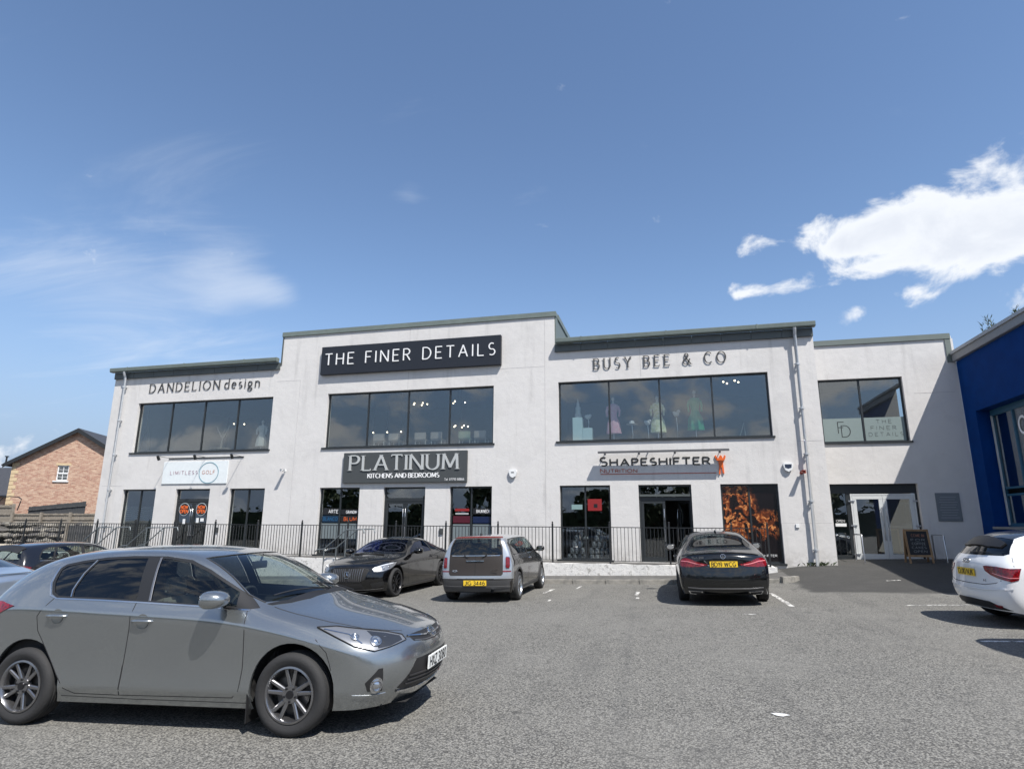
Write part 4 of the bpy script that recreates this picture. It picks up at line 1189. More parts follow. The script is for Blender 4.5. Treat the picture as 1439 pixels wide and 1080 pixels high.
def build_cla(root):
    pm = paint('paint_charcoal', (.006, .007, .008), .3, .18, .8)
    c = Car(CLA, root, pm)
    for s in (.88, 3.58): c.cut('arch', c.circle(s, .34, .378), 90, nmin=.1)
    dlo = XZ([(1.42, .965), (1.70, 1.095), (1.95, 1.20), (2.2, 1.285), (2.6, 1.325), (3.0, 1.305), (3.4, 1.22), (3.62, 1.12), (3.66, 1.06), (3.4, 1.02), (2.4, .985)])
    p0 = XZ([(1.60, .985), (1.74, 1.10), (1.97, 1.19), (2.2, 1.268), (2.50, 1.305), (2.55, .995)])
    p1 = XZ([(2.64, 1.0), (2.60, 1.305), (3.0, 1.285), (3.38, 1.205), (3.57, 1.115), (3.60, 1.07), (3.4, 1.035)])
    wind = TP([(1.16, -.1), (1.18, .3), (1.27, .55), (1.38, .665), (1.5, .68), (1.74, .615), (2.08, .53), (1.97, .4), (1.91, .2), (1.895, -.1)])
    rear = [(0, y, z) for y, z in ((-.1, 1.33), (.25, 1.325), (.42, 1.29), (.53, 1.22), (.60, 1.13), (.585, 1.10), (.3, 1.085), (-.1, 1.082))]
    hatch_windows(c, dlo, [p0, p1], wind, rear, 0, 0)
    finish_std(c, pm, dark=glass('cla_glass', (.5, .58, .62), .3, wavy=0, gain=1.0))
    c.arches(.378, pm, zc=.34); cabin(c, cloth=(.03, .03, .033))
    wheel_set(root, CLA, ('multi', 10), RUBBER, DARKRIM, 1.56)
    door_mirror(c, 1.72, .87, 1.03, pm, .95); handle(c, 2.45, .86, pm); handle(c, 3.3, .88, pm)
    for sg in (1,):
        tl = [(4.6, y, z) for y, z in ((.28, .795), (.36, .80), (.52, .845), (.66, .895), (.76, .90), (.84, .86), (.85, .77), (.80, .735), (.62, .735), (.45, .745), (.33, .76))]
        c.patch('tail_light', tl, 170, REDL, .008, .03)
        c.ribbon('lamp_strip', [(4.6, y, z) for y, z in ((.37, .775), (.52, .80), (.68, .84), (.82, .845))], 170, mat('lamp_pink', (.75, .22, .24), .2, coat=.8), .016, .012)
    c.patch('boot_recess', SY([(0, .845), (.26, .845), (.30, .80), (.25, .71), (0, .70)]), 180, pm, .0, .05, sym=False)
    c.ribbon('boot_lip', SR([(0, .995), (.3, .99), (.55, .97), (.68, .945)]), 180, pm, .03, .018, sym=False)
    c.ribbon('boot_shut_line', SR([(0, .665), (.3, .675), (.40, .735)]), 180, GAP, .010, sym=False)
    c.ribbon('chrome_strip', [(0, .36, .86), (0, .30, .79), (0, .27, .765)], 180, CHROME, .022, .008, sym=False)
    c.ribbon('bumper_strip', SR([(0, .335), (.45, .335), (.70, .35)]), 180, mat('trim_satin', (.25, .25, .26), .3, .8), .022, .012, sym=False)
    c.ribbon('bumper_crease', SR([(0, .50), (.5, .505), (.82, .53)]), 180, pm, .03, .014, sym=False)
    c.patch('diffuser', SY([(0, .325), (.5, .325), (.72, .33), (.66, .215), (0, .21)]), 180, BLK, .004, .05, sym=False)
    c.patch('bumper_vent', [(4.5, y, z) for y, z in ((.775, .58), (.82, .60), (.84, .36), (.79, .33))], 150, BLK, .004, .04)
    ex = [(4.6, y, z) for y, z in ((.42, .285), (.69, .295), (.66, .235), (.45, .228))]
    c.patch('exhaust_trim', ex, 180, CHROME, .020, .05); c.patch('exhaust_opening', [(4.6, y, z) for y, z in ((.445, .277), (.665, .285), (.642, .244), (.465, .238))], 180, GAP, .024, .05)
    plate(c, 4.6, .79, 'BD19 WCG', True, 180)
    emblem(c, 'star', 4.6, .935, 180, .045)
    text(root, 'CLA 200', -.11, .11, 0, .032, CHROME, depth=.004, gap=.3, joined=True, name='model_lettering', matrix=Matrix.Translation((c.X(4.662), .48, .905)) @ Matrix.Rotation(R_(-90), 4, 'Z'))
    antenna(c, 3.05, pm)
    c.ribbon('rear_window_seal', SY([(0, 1.335), (.25, 1.33), (.43, 1.295), (.54, 1.225), (.61, 1.13), (.59, 1.093), (.3, 1.08), (0, 1.077)]), 180, GAP, .014, .003, sym=False, closed=True)
    c.patch('headlight', [(.72, .86, .78), (.5, .78, .77), (.27, .55, .72), (.24, .50, .66), (.36, .70, .64), (.6, .84, .70)], 50, LAMPH, .006, .03)
    return c

# -------------------------------------------------- black two-door coupe with upright grille bars
MERC = dict(L=4.69, w=.905, fo=.80, wb=2.84, wr=.335, rimr=.25, z0=.17, zbelt=.94, cabin=(1.3, 3.8), seat=2.3, rvm=(1.95, 1.23),
  FC=[(.38, .82, .18), (.31, .86, .31), (.28, .875, .45), (.30, .865, .58), (.36, .835, .71), (.41, .77, .775), (.46, .68, .81)],
  nose=[(.08, .17), (.0, .26), (-.03, .42), (-.02, .56), (.0, .67), (.03, .75), (.09, .80)], plan=2.8,
  st=[(.62, .885, .815, .70, .88, .905, .48), (.95, .905, .87, .72, .93, .965, .84), (1.38, .905, .895, .73, .96, 1.005, 1.18),
      (1.78, .905, .92, .665, 1.16, 1.215, 1.58), (2.20, .905, .935, .59, 1.315, 1.365, 1.96), (2.7, .905, .95, .57, 1.355, 1.405, 2.6),
      (3.25, .905, .965, .55, 1.295, 1.355, 3.25), (3.75, .90, .965, .57, 1.14, 1.195, 3.75), (4.10, .885, .95, .62, 1.02, 1.06, 4.12), (4.40, .86, .92, .66, .97, .995, 4.45)],
  RC=[(4.47, .80, .22), (4.50, .85, .34), (4.53, .87, .48), (4.52, .86, .66), (4.51, .83, .80), (4.51, .76, .88), (4.52, .66, .93)],
  tail=[(4.60, .24), (4.68, .33), (4.71, .48), (4.69, .64), (4.67, .78), (4.68, .88), (4.65, .97)], crease={3: .45})
def build_merc(root, pm=None):
    pm = pm or paint('paint_gloss_black', (.003, .003, .0035), .1, .14, .6)
    c = Car(MERC, root, pm)
    for s in (.80, 3.64): c.cut('arch', c.circle(s, .35, .39), 90, nmin=.1)
    dlo = XZ([(1.50, .955), (1.80, 1.085), (2.05, 1.18), (2.3, 1.26), (2.7, 1.295), (3.1, 1.27), (3.5, 1.17), (3.66, 1.09), (3.68, 1.05), (3.4, 1.01), (2.4, .97)])
    p0 = XZ([(1.66, .972), (1.84, 1.085), (2.07, 1.17), (2.3, 1.243), (2.66, 1.277), (2.9, 1.27), (2.98, .992)])
    p1 = XZ([(3.05, .996), (2.98, 1.262), (3.1, 1.25), (3.47, 1.155), (3.60, 1.09), (3.61, 1.055), (3.38, 1.025)])
    wind = TP([(1.22, -.1), (1.24, .3), (1.33, .56), (1.44, .675), (1.56, .69), (1.82, .62), (2.17, .535), (2.06, .4), (1.995, .2), (1.98, -.1)])
    rear = TP([(3.42, -.1), (3.42, .3), (3.44, .44), (3.6, .50), (4.0, .54), (4.04, .3), (4.05, -.1)])
    c.cut('dlo', dlo, 90, nmin=.2); c.cut('pane0', p0, 90, nmin=.2); c.cut('pane1', p1, 90, nmin=.2)
    c.cut('wind', wind, 'top', rng=(.8, 2.6), nmin=.1); c.cut('rear', rear, 'top', rng=(3.2, 4.3), nmin=.1)
    finish_std(c, pm, front=glass('blue_tint_glass', (.30, .38, .85), .42, refl_tint=(.60, .70, 1), wavy=0, gain=.9), dark=GDARK)
    c.arches(.39, pm, zc=.35); cabin(c, cloth=(.03, .03, .035))
    wheel_set(root, MERC, ('multi', 10), RUBBER, mat('rim_black', (.02, .02, .022), .25, .6), 1.59)
    door_mirror(c, 1.80, .885, 1.03, pm, 1.0); handle(c, 2.85, .85, pm)
    c.ribbon('door_gap', XZ([(1.46, .94), (1.42, .6), (1.5, .27), (2.98, .26), (3.0, .6), (2.98, .97)]), 90, GAP, .008)
    c.ribbon('bonnet_gap', TP([(1.35, .70), (1.0, .71), (.66, .69), (.42, .62), (.26, .50), (.17, .3), (.14, 0)]), 'top', GAP, .008)
    c.patch('grille', SY([(0, .715), (.36, .71), (.50, .665), (.43, .46), (.33, .41), (0, .40)]), 0, GAP, .004, .04, sym=False)
    for k in range(-7, 8):
        if k == 0: continue
        y = k*.055; c.ribbon('grille_bar', [(0, y, .69), (0, y*.95, .55), (0, y*.9, .42)], 0, mat('bar_satin', (.30, .30, .31), .3, .9), .011, .022, sym=False)
    c.ribbon('grille_frame', SY([(0, .72), (.36, .715), (.51, .667), (.44, .455), (.33, .402), (0, .392)]), 0, BLK, .012, .012, sym=False, closed=True)
    emblem(c, 'star', 0, .56, 0, .075)
    hl = [(.80, .89, .805), (.6, .85, .808), (.40, .72, .772), (.24, .56, .72), (.20, .52, .68), (.22, .53, .62), (.34, .70, .62), (.52, .83, .67), (.70, .88, .74)]
    H = c.patch('headlight', hl, 50, LAMPH, .006, .025)
    lamp_bulb(c, .40, .70, .695, 40, .038, H); lamp_bulb(c, .52, .79, .73, 48, .028, H)
    c.ribbon('lamp_strip', [(.66, .86, .79), (.45, .75, .765), (.28, .58, .72)], 50, mat('lamp_white', (.85, .87, .9), .2), .014, .012)
    c.patch('lamp_cover', hl, 50, CLEARL, .012, .04)
    c.patch('bumper_intake', [(.3, y, z) for y, z in ((.44, .36), (.80, .40), (.82, .30), (.50, .24))], 30, BLK, .004, .04)
    c.patch('lower_intake', SY([(0, .36), (.36, .36), (.42, .24), (0, .235)]), 0, BLK, .004, .05, sym=False)
    c.ribbon('front_splitter', SR([(0, .215), (.5, .22), (.78, .235)]), 0, BLK, .03, .02, sym=False)
    c.ribbon('side_skirt', XZ([(1.22, .215), (2.2, .21), (3.2, .215)]), 90, BLK, .05, .02)
    c.patch('tail_light', [(4.55, y, z) for y, z in ((.40, .85), (.80, .87), (.83, .78), (.5, .74))], 170, REDL, .008, .04)
    sp = MB(); sp.box(-.02, .03, -.55, .55, .03, .05); sp.build('boot_spoiler', pm, root, bevel=.008, matrix=Matrix.Translation((c.X(4.55), 0, .955)))
    return c

# -------------------------------------------------- white three-door hatchback
AUDI = dict(L=3.97, w=.87, fo=.80, wb=2.47, wr=.312, rimr=.225, z0=.2, zbelt=.95, cabin=(1.15, 3.7), seat=2.1, rvm=(1.7, 1.24),
  FC=[(.36, .78, .20), (.31, .82, .33), (.29, .84, .47), (.31, .83, .60), (.35, .80, .70), (.38, .73, .75), (.40, .64, .775)],
  nose=[(.10, .19), (.03, .28), (-.02, .44), (-.01, .56), (.0, .66), (.03, .73), (.08, .77)], plan=3.0,
  st=[(.60, .855, .79, .66, .85, .875, .42), (.90, .87, .86, .69, .915, .95, .80), (1.16, .87, .91, .71, .965, 1.01, 1.02),
      (1.52, .87, .935, .655, 1.18, 1.225, 1.36), (1.90, .87, .95, .60, 1.34, 1.385, 1.70), (2.4, .87, .965, .58, 1.38, 1.43, 2.35),
      (2.95, .87, .985, .565, 1.355, 1.412, 2.95), (3.38, .862, .99, .56, 1.285, 1.36, 3.40), (3.62, .85, .985, .575, 1.20, 1.31, 3.66)],
  RC=[(3.79, .78, .24), (3.83, .835, .36), (3.87, .85, .50), (3.85, .845, .66), (3.83, .825, .80), (3.80, .78, .92), (3.78, .69, .985)],
  tail=[(3.92, .24), (3.99, .36), (4.03, .48), (3.985, .64), (3.99, .80), (3.985, .90), (3.92, .985)], crease={3: .3})
def build_audi(root):
    pm = mat('paint_white', (.74, .76, .78), .28, 0, coat=1.0, noise=(3, .05, (.70, .72, .75)))
    c = Car(AUDI, root, pm)
    for s in (.80, 3.27): c.cut('arch', c.circle(s, .33, .365), 90, nmin=.1)
    c.cut('roofdark', TP([(1.80, -.1), (1.9, .45), (2.0, .52), (3.3, .49), (3.55, .52), (3.75, .55), (3.8, -.1)]), 'top', rng=(1.5, 3.75), nmin=.45)
    dlo = XZ([(1.30, .97), (1.54, 1.10), (1.78, 1.215), (2.0, 1.295), (2.4, 1.33), (2.9, 1.305), (3.2, 1.24), (3.34, 1.12), (3.36, 1.04), (3.0, 1.01), (2.0, .985)])
    p0 = XZ([(1.45, .985), (1.60, 1.105), (1.80, 1.20), (2.02, 1.28), (2.5, 1.31), (2.56, 1.0)])
    p1 = XZ([(2.64, 1.003), (2.59, 1.305), (2.9, 1.285), (3.16, 1.228), (3.29, 1.12), (3.31, 1.05)])
    wind = TP([(1.06, -.1), (1.08, .3), (1.15, .54), (1.24, .65), (1.35, .665), (1.58, .61), (1.88, .53), (1.79, .4), (1.73, .2), (1.72, -.1)])
    rear = [(0, y, z) for y, z in ((-.1, 1.285), (.35, 1.275), (.52, 1.25), (.58, 1.20), (.705, 1.045), (.66, 1.02), (-.1, 1.015))]
    hatch_windows(c, dlo, [p0, p1], wind, rear, 0, 0)
    dark = paint('roof_dark_grey', (.05, .055, .06), .5, .25)
    finish_std(c, pm, dark=glass('audi_glass', (.6, .68, .7), .3, wavy=0, gain=1.3), extra={'roofdark': ('roof_panel', dark, 0, 'both')})
    c.arches(.365, pm, zc=.33); cabin(c, cloth=(.04, .04, .04))
    wheel_set(root, AUDI, ('wide', 5), RUBBER, SILVERRIM, 1.52)
    door_mirror(c, 1.52, .86, 1.04, pm, .95); handle(c, 2.45, .87, pm)
    c.patch('roof_spoiler', [(3.62, -.54, 0), (3.62, .54, 0), (3.70, .53, 0), (3.76, .3, 0), (3.77, 0, 0), (3.76, -.3, 0), (3.70, -.53, 0)], 'top', BLK, .022, .08, sym=False)
    tl = [(3.86, .86, .845), (3.93, .70, .868), (3.98, .52, .872), (3.985, .47, .865), (3.98, .50, .80), (3.95, .60, .745), (3.90, .72, .70), (3.82, .845, .665), (3.74, .865, .69), (3.70, .872, .85)]
    c.patch('tail_light', tl, 150, REDL, .008, .025)
    c.ribbon('lamp_strip', [(3.74, .87, .72), (3.84, .84, .715), (3.94, .63, .775)], 150, mat('lamp_pink', (.75, .22, .24), .2, coat=.8), .014, .012)
    c.ribbon('hatch_gap', SR([(0, .595), (.45, .60), (.66, .635), (.74, .68)]), 180, GAP, .010, sym=False)
    c.ribbon('hatch_gap', [(3.74, .84, .87), (3.72, .80, .95), (3.69, .75, 1.0)], 130, GAP, .008)
    c.ribbon('bumper_crease', SR([(0, .53), (.5, .535), (.83, .56)]), 180, pm, .03, .010, sym=False)
    c.patch('diffuser', SY([(0, .37), (.45, .36), (.60, .31), (.74, .26), (.70, .23), (0, .23)]), 180, BLK, .006, .05, sym=False)
    c.patch('reflector', [(3.95, y, z) for y, z in ((.52, .325), (.66, .315), (.64, .285), (.54, .295))], 170, REDL, .012, .03)
    plate(c, 3.9, .76, 'OJ10 NJK', True, 180)
    emblem(c, 'rings', 3.9, .925, 180, .032)
    text(root, 'A1', -.035, .035, 0, .035, CHROME, depth=.004, gap=.3, joined=True, name='model_lettering', matrix=Matrix.Translation((c.X(3.985), -.50, .65)) @ Matrix.Rotation(R_(-90), 4, 'Z'))
    rear_wiper(c, [(0, 0, 1.045), (0, -.22, 1.05), (0, -.44, 1.052)], BLK)
    c.ribbon('fuel_flap_edge', c.circle(3.22, .845, .085, 20), 90, GAP, .006, closed=True)
    c.ribbon('door_gap', XZ([(1.30, .96), (1.27, .6), (1.36, .28), (2.62, .27), (2.60, .6), (2.62, .98)]), 90, GAP, .008)
    c.patch('headlight', [(.70, .84, .79), (.5, .78, .775), (.26, .56, .73), (.22, .5, .66), (.36, .70, .64), (.58, .83, .71)], 50, LAMPH, .006, .03)
    return c
BUILDERS = {'golf': build_golf, 'mini': build_mini, 'cla': build_cla, 'merc': build_merc, 'audi': build_audi}
# ================================================================== materials of the place
def nodes_mat(name):
    m = bpy.data.materials.new(name); m.use_nodes = True
    t = m.node_tree; n = new_ng(t); L = t.links.new
    b = t.nodes['Principled BSDF']
    tc = n('ShaderNodeTexCoord')
    return m, n, L, b, tc
def _mix(n, L, f, a, b, blend='MIX'):
    x = n('ShaderNodeMix', data_type='RGBA', blend_type=blend)
    if isinstance(f, (int, float)): x.inputs['Factor'].default_value = f
    else: L(f, x.inputs['Factor'])
    for k, v in (('A', a), ('B', b)):
        if isinstance(v, tuple): x.inputs[k].default_value = (*v, 1)
        else: L(v, x.inputs[k])
    return x.outputs['Result']
def _mr(n, L, v, a, b, c=0.0, d=1.0, smooth=True):
    r = n('ShaderNodeMapRange'); r.interpolation_type = 'SMOOTHSTEP' if smooth else 'LINEAR'
    L(v, r.inputs['Value'])
    for k, x in zip(('From Min', 'From Max', 'To Min', 'To Max'), (a, b, c, d)): r.inputs[k].default_value = x
    return r.outputs[0]
def _noise(n, L, vec, scale, det=5, rough=.55, sc=None, dist=0.0):
    if sc:
        mp = n('ShaderNodeMapping'); L(vec, mp.inputs[0]); mp.inputs['Scale'].default_value = sc; vec = mp.outputs[0]
    x = n('ShaderNodeTexNoise'); L(vec, x.inputs['Vector']); x.inputs['Scale'].default_value = scale
    x.inputs['Detail'].default_value = det; x.inputs['Roughness'].default_value = rough; x.inputs['Distortion'].default_value = dist
    return x.outputs['Fac']
def _math(n, L, op, a, b=None, clamp=False):
    m = n('ShaderNodeMath', operation=op); m.use_clamp = clamp
    for i, v in enumerate((a, b)):
        if v is None: continue
        if isinstance(v, (int, float)): m.inputs[i].default_value = v
        else: L(v, m.inputs[i])
    return m.outputs[0]
def _bump(n, L, b, h, strength, dist):
    x = n('ShaderNodeBump'); x.inputs['Strength'].default_value = strength; x.inputs['Distance'].default_value = dist
    L(h, x.inputs['Height']); L(x.outputs[0], b.inputs['Normal'])

def asphalt_mat():
    m, n, L, b, tc = nodes_mat('asphalt'); P = tc.outputs['Object']
    sep = n('ShaderNodeSeparateXYZ'); L(P, sep.inputs[0])
    mp = n('ShaderNodeMapping'); L(P, mp.inputs[0]); mp.inputs['Scale'].default_value = (1, 1, 0)
    v = n('ShaderNodeTexVoronoi'); v.inputs['Scale'].default_value = 66; L(mp.outputs[0], v.inputs['Vector'])
    vb = n('ShaderNodeSeparateColor'); L(v.outputs['Color'], vb.inputs[0])
    v2 = n('ShaderNodeTexVoronoi'); v2.inputs['Scale'].default_value = 125; L(mp.outputs[0], v2.inputs['Vector'])
    vb2 = n('ShaderNodeSeparateColor'); L(v2.outputs['Color'], vb2.inputs[0])
    stone = _math(n, L, 'MULTIPLY', _mr(n, L, vb.outputs[0], .25, .95), 1.0)
    c = _mix(n, L, stone, (.105, .102, .092), (.246, .238, .214))
    c = _mix(n, L, _math(n, L, 'MULTIPLY', _mr(n, L, vb2.outputs[1], .45, 1.0), .55), c, (.30, .295, .28))
    gap = _mr(n, L, v.outputs['Distance'], .45, .75)
    c = _mix(n, L, _math(n, L, 'MULTIPLY', gap, .75), c, (.035, .035, .035))
    # worn, dusty and oily areas
    big = _noise(n, L, P, .35, 5, .6)
    c = _mix(n, L, _math(n, L, 'MULTIPLY', _mr(n, L, big, .42, .68), .35), c, (.20, .195, .18))
    mid = _noise(n, L, P, 1.6, 6, .65, dist=.4)
    c = _mix(n, L, _math(n, L, 'MULTIPLY', _mr(n, L, mid, .52, .78), .38), c, (.055, .055, .055))
    tracks = _noise(n, L, P, .9, 4, .5, sc=(2.6, .25, 1))
    c = _mix(n, L, _math(n, L, 'MULTIPLY', _mr(n, L, tracks, .52, .75), .28), c, (.06, .06, .06))
    # oil drips in the bays
    oil = _noise(n, L, P, 3.1, 3, .5)
    c = _mix(n, L, _math(n, L, 'MULTIPLY', _mr(n, L, oil, .66, .75), .5), c, (.03, .03, .03))
    wv = n('ShaderNodeVectorMath', operation='ADD'); L(P, wv.inputs[0])
    nz = n('ShaderNodeTexNoise'); nz.inputs['Scale'].default_value = 1.3; L(P, nz.inputs['Vector'])
    L(nz.outputs['Color'], wv.inputs[1])
    cv = n('ShaderNodeTexVoronoi', feature='DISTANCE_TO_EDGE'); cv.inputs['Scale'].default_value = .33; L(wv.outputs[0], cv.inputs['Vector'])
    crk = _math(n, L, 'MULTIPLY', _mr(n, L, cv.outputs['Distance'], .0065, .002), _mr(n, L, big, .50, .60))
    c = _mix(n, L, _math(n, L, 'MULTIPLY', crk, .35), c, (.03, .03, .03))
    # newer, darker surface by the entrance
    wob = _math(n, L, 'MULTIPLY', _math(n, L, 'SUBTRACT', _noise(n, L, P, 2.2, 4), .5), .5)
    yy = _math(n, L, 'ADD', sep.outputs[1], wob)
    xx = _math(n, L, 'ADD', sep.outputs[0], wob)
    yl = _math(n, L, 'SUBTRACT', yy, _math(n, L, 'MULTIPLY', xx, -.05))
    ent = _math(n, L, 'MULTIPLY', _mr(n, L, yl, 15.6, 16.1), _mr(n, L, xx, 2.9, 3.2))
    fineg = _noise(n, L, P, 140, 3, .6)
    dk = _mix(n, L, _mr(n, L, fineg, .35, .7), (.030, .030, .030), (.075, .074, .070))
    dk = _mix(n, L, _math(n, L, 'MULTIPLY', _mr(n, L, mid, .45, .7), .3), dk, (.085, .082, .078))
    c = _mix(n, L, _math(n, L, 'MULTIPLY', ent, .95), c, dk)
    # the tarred seam across the bays
    sx = _math(n, L, 'ADD', sep.outputs[0], _math(n, L, 'MULTIPLY', sep.outputs[1], .042))
    sx = _math(n, L, 'ABSOLUTE', _math(n, L, 'ADD', _math(n, L, 'ADD', sx, .23), _math(n, L, 'MULTIPLY', wob, .14)))
    c = _mix(n, L, _math(n, L, 'MULTIPLY', _mr(n, L, sx, .10, .015), _mr(n, L, mid, .35, .6, .05, .25)), c, (.07, .07, .07))
    L(c, b.inputs['Base Color']); b.inputs['Roughness'].default_value = .88; b.inputs['Specular IOR Level'].default_value = .3
    h = _math(n, L, 'MULTIPLY', _math(n, L, 'SUBTRACT', 1.0, v.outputs['Distance']), _mr(n, L, vb.outputs[1], 0, 1, .5, 1))
    _bump(n, L, b, h, .8, .006)
    return m
def render_mat(name, col=(.60, .585, .57), dirt=(.38, .37, .36), stain=.52, bump=.45):
    """painted render: blotches, run marks, hairline cracks"""
    m, n, L, b, tc = nodes_mat(name); P = tc.outputs['Object']
    c = _mix(n, L, _math(n, L, 'MULTIPLY', _mr(n, L, _noise(n, L, P, .9, 7, .62, dist=.6), .42, .72), stain), col, tuple(x*.84 for x in col))
    run = _noise(n, L, P, 1.3, 6, .6, sc=(2.6, 1, .22))
    c = _mix(n, L, _math(n, L, 'MULTIPLY', _mr(n, L, run, .55, .78), stain*.95), c, dirt)
    sep = n('ShaderNodeSeparateXYZ'); L(P, sep.inputs[0])
    c = _mix(n, L, _math(n, L, 'MULTIPLY', _math(n, L, 'MULTIPLY', _mr(n, L, sep.outputs[2], 1.0, .3), _mr(n, L, _noise(n, L, P, 4, 6, .7), .42, .62)), .55), c, (.30, .285, .26))
    sp = _noise(n, L, P, 9, 6, .7)
    c = _mix(n, L, _math(n, L, 'MULTIPLY', _mr(n, L, sp, .58, .75), stain*.45), c, dirt)
    L(c, b.inputs['Base Color']); b.inputs['Roughness'].default_value = .85
    h = _math(n, L, 'ADD', _noise(n, L, P, 55, 4, .6), _math(n, L, 'MULTIPLY', _noise(n, L, P, 5, 4, .5), 1.5))
    _bump(n, L, b, h, bump, .012)
    return m
def plinth_mat():
    m, n, L, b, tc = nodes_mat('flaking_white_plinth'); P = tc.outputs['Object']
    f = _noise(n, L, P, 5.5, 9, .72, dist=.5)
    c = _mix(n, L, _mr(n, L, f, .54, .64), (.66, .65, .63), (.34, .33, .31))
    g = _noise(n, L, P, 24, 5, .7)
    c = _mix(n, L, _math(n, L, 'MULTIPLY', _mr(n, L, g, .5, .7), .5), c, (.40, .39, .37))
    L(c, b.inputs['Base Color']); b.inputs['Roughness'].default_value = .9
    _bump(n, L, b, _math(n, L, 'ADD', f, _math(n, L, 'MULTIPLY', g, .5)), .9, .03)
    return m
def brick_mat():
    m, n, L, b, tc = nodes_mat('buff_red_brick'); P = tc.outputs['Object']
    mp = n('ShaderNodeMapping'); L(P, mp.inputs[0]); mp.inputs['Rotation'].default_value = (R_(90), 0, 0)
    br = n('ShaderNodeTexBrick'); L(mp.outputs[0], br.inputs['Vector'])
    for k, v in (('Scale', 1.0), ('Mortar Size', .006), ('Brick Width', .225), ('Row Height', .075), ('Bias', 0.0), ('Mortar Smooth', .2)): br.inputs[k].default_value = v
    br.inputs['Color1'].default_value = (.34, .165, .11, 1); br.inputs['Color2'].default_value = (.50, .33, .23, 1); br.inputs['Mortar'].default_value = (.42, .37, .32, 1)
    patch = _noise(n, L, P, 2.0, 6, .7, sc=(1, 1, 3.5))
    c = _mix(n, L, _math(n, L, 'MULTIPLY', _mr(n, L, patch, .5, .68), .75), br.outputs['Color'], (.17, .085, .065))
    p2 = _noise(n, L, P, 5.5, 4, .7, sc=(1, 1, 3))
    c = _mix(n, L, _math(n, L, 'MULTIPLY', _mr(n, L, p2, .52, .66), .7), c, (.60, .47, .36))
    L(c, b.inputs['Base Color']); b.inputs['Roughness'].default_value = .9
    _bump(n, L, b, br.outputs['Fac'], -.6, .01)
    return m
def mural_mat():
    """printed window film: dim orange shapes with bright edges on black"""
    m, n, L, b, tc = nodes_mat('gym_window_print'); P = tc.outputs['Object']
    f = _noise(n, L, P, 2.6, 4, .5, dist=1.0)
    edge = _math(n, L, 'MULTIPLY', _mr(n, L, f, .42, .47), _mr(n, L, f, .62, .56))
    g = _noise(n, L, P, 7.5, 5, .6, dist=.8)
    c = _mix(n, L, edge, (.005, .003, .003), (.24, .055, .012))
    c = _mix(n, L, _math(n, L, 'MULTIPLY', edge, _mr(n, L, g, .52, .64)), c, (.58, .24, .08))
    c = _mix(n, L, _math(n, L, 'MULTIPLY', _mr(n, L, g, .55, .42), .7), c, (.012, .006, .005))
    mp = n('ShaderNodeVectorMath', operation='SUBTRACT'); L(P, mp.inputs[0]); mp.inputs[1].default_value = (2.08, 20.4, 1.95)
    ms = n('ShaderNodeVectorMath', operation='MULTIPLY'); L(mp.outputs[0], ms.inputs[0]); ms.inputs[1].default_value = (1.5, 0, .95)
    l1 = n('ShaderNodeVectorMath', operation='LENGTH'); L(ms.outputs[0], l1.inputs[0])
    mp = n('ShaderNodeVectorMath', operation='SUBTRACT'); L(P, mp.inputs[0]); mp.inputs[1].default_value = (2.95, 20.4, 1.55)
    ms = n('ShaderNodeVectorMath', operation='MULTIPLY'); L(mp.outputs[0], ms.inputs[0]); ms.inputs[1].default_value = (1.4, 0, 1.6)
    l2 = n('ShaderNodeVectorMath', operation='LENGTH'); L(ms.outputs[0], l2.inputs[0])
    mk = _math(n, L, 'MAXIMUM', _mr(n, L, l1.outputs['Value'], 1.05, .75), _mr(n, L, l2.outputs['Value'], .85, .55))
    c = _mix(n, L, mk, (.006, .004, .005), c)
    L(c, b.inputs['Base Color']); b.inputs['Roughness'].default_value = .25
    return m

M_ASPH = asphalt_mat()
M_WALL = render_mat('white_render')
M_PLINTH = plinth_mat()
M_FRAME = mat('frame_anthracite', (.022, .026, .029), .4)
M_CLAD = mat('cladding_green_grey', (.135, .16, .148), .5, noise=(3, .2, (.10, .12, .11)))
M_FASC = mat('fascia_grey', (.080, .092, .090), .5, noise=(3, .2, (.045, .055, .055)))
M_GUT = mat('gutter_green_grey', (.15, .18, .165), .45, noise=(4, .25, (.10, .12, .11)))
M_PIPE = mat('pipe_galvanised', (.52, .54, .56), .42, .35, noise=(6, .3, (.40, .42, .44)))
M_GLASS = glass('shop_glass', (.93, .97, .97), .94)
M_ROOM = mat('room_plaster', (.16, .155, .15), .9)
M_RFLOOR = mat('room_floor', (.16, .14, .12), .6)
M_WHITE = mat('white_board', (.72, .73, .73), .45)
M_STEEL = mat('steel_brushed', (.55, .56, .58), .28, .9)
M_RAIL = mat('rail_black', (.016, .018, .020), .45)
M_KERB = mat('kerb_concrete', (.30, .285, .255), .9, noise=(7, .45, (.17, .165, .15)), bump=(60, .5))
M_PAVE = mat('pavement_tarmac', (.075, .073, .070), .9, noise=(5, .5, (.13, .125, .115)), bump=(120, .7))
M_PAINT = None
def road_paint():
    m, n, L, b, tc = nodes_mat('worn_road_paint'); P = tc.outputs['Object']
    f = _noise(n, L, P, 17, 8, .75); g = _noise(n, L, P, 2.5, 3, .5)
    k = _math(n, L, 'ADD', f, _math(n, L, 'MULTIPLY', g, .25))
    c = _mix(n, L, _mr(n, L, k, .58, .66), (.66, .65, .62), (.13, .128, .122))
    L(c, b.inputs['Base Color']); b.inputs['Roughness'].default_value = .85
    return m
M_PAINT = road_paint()
D = 20.3

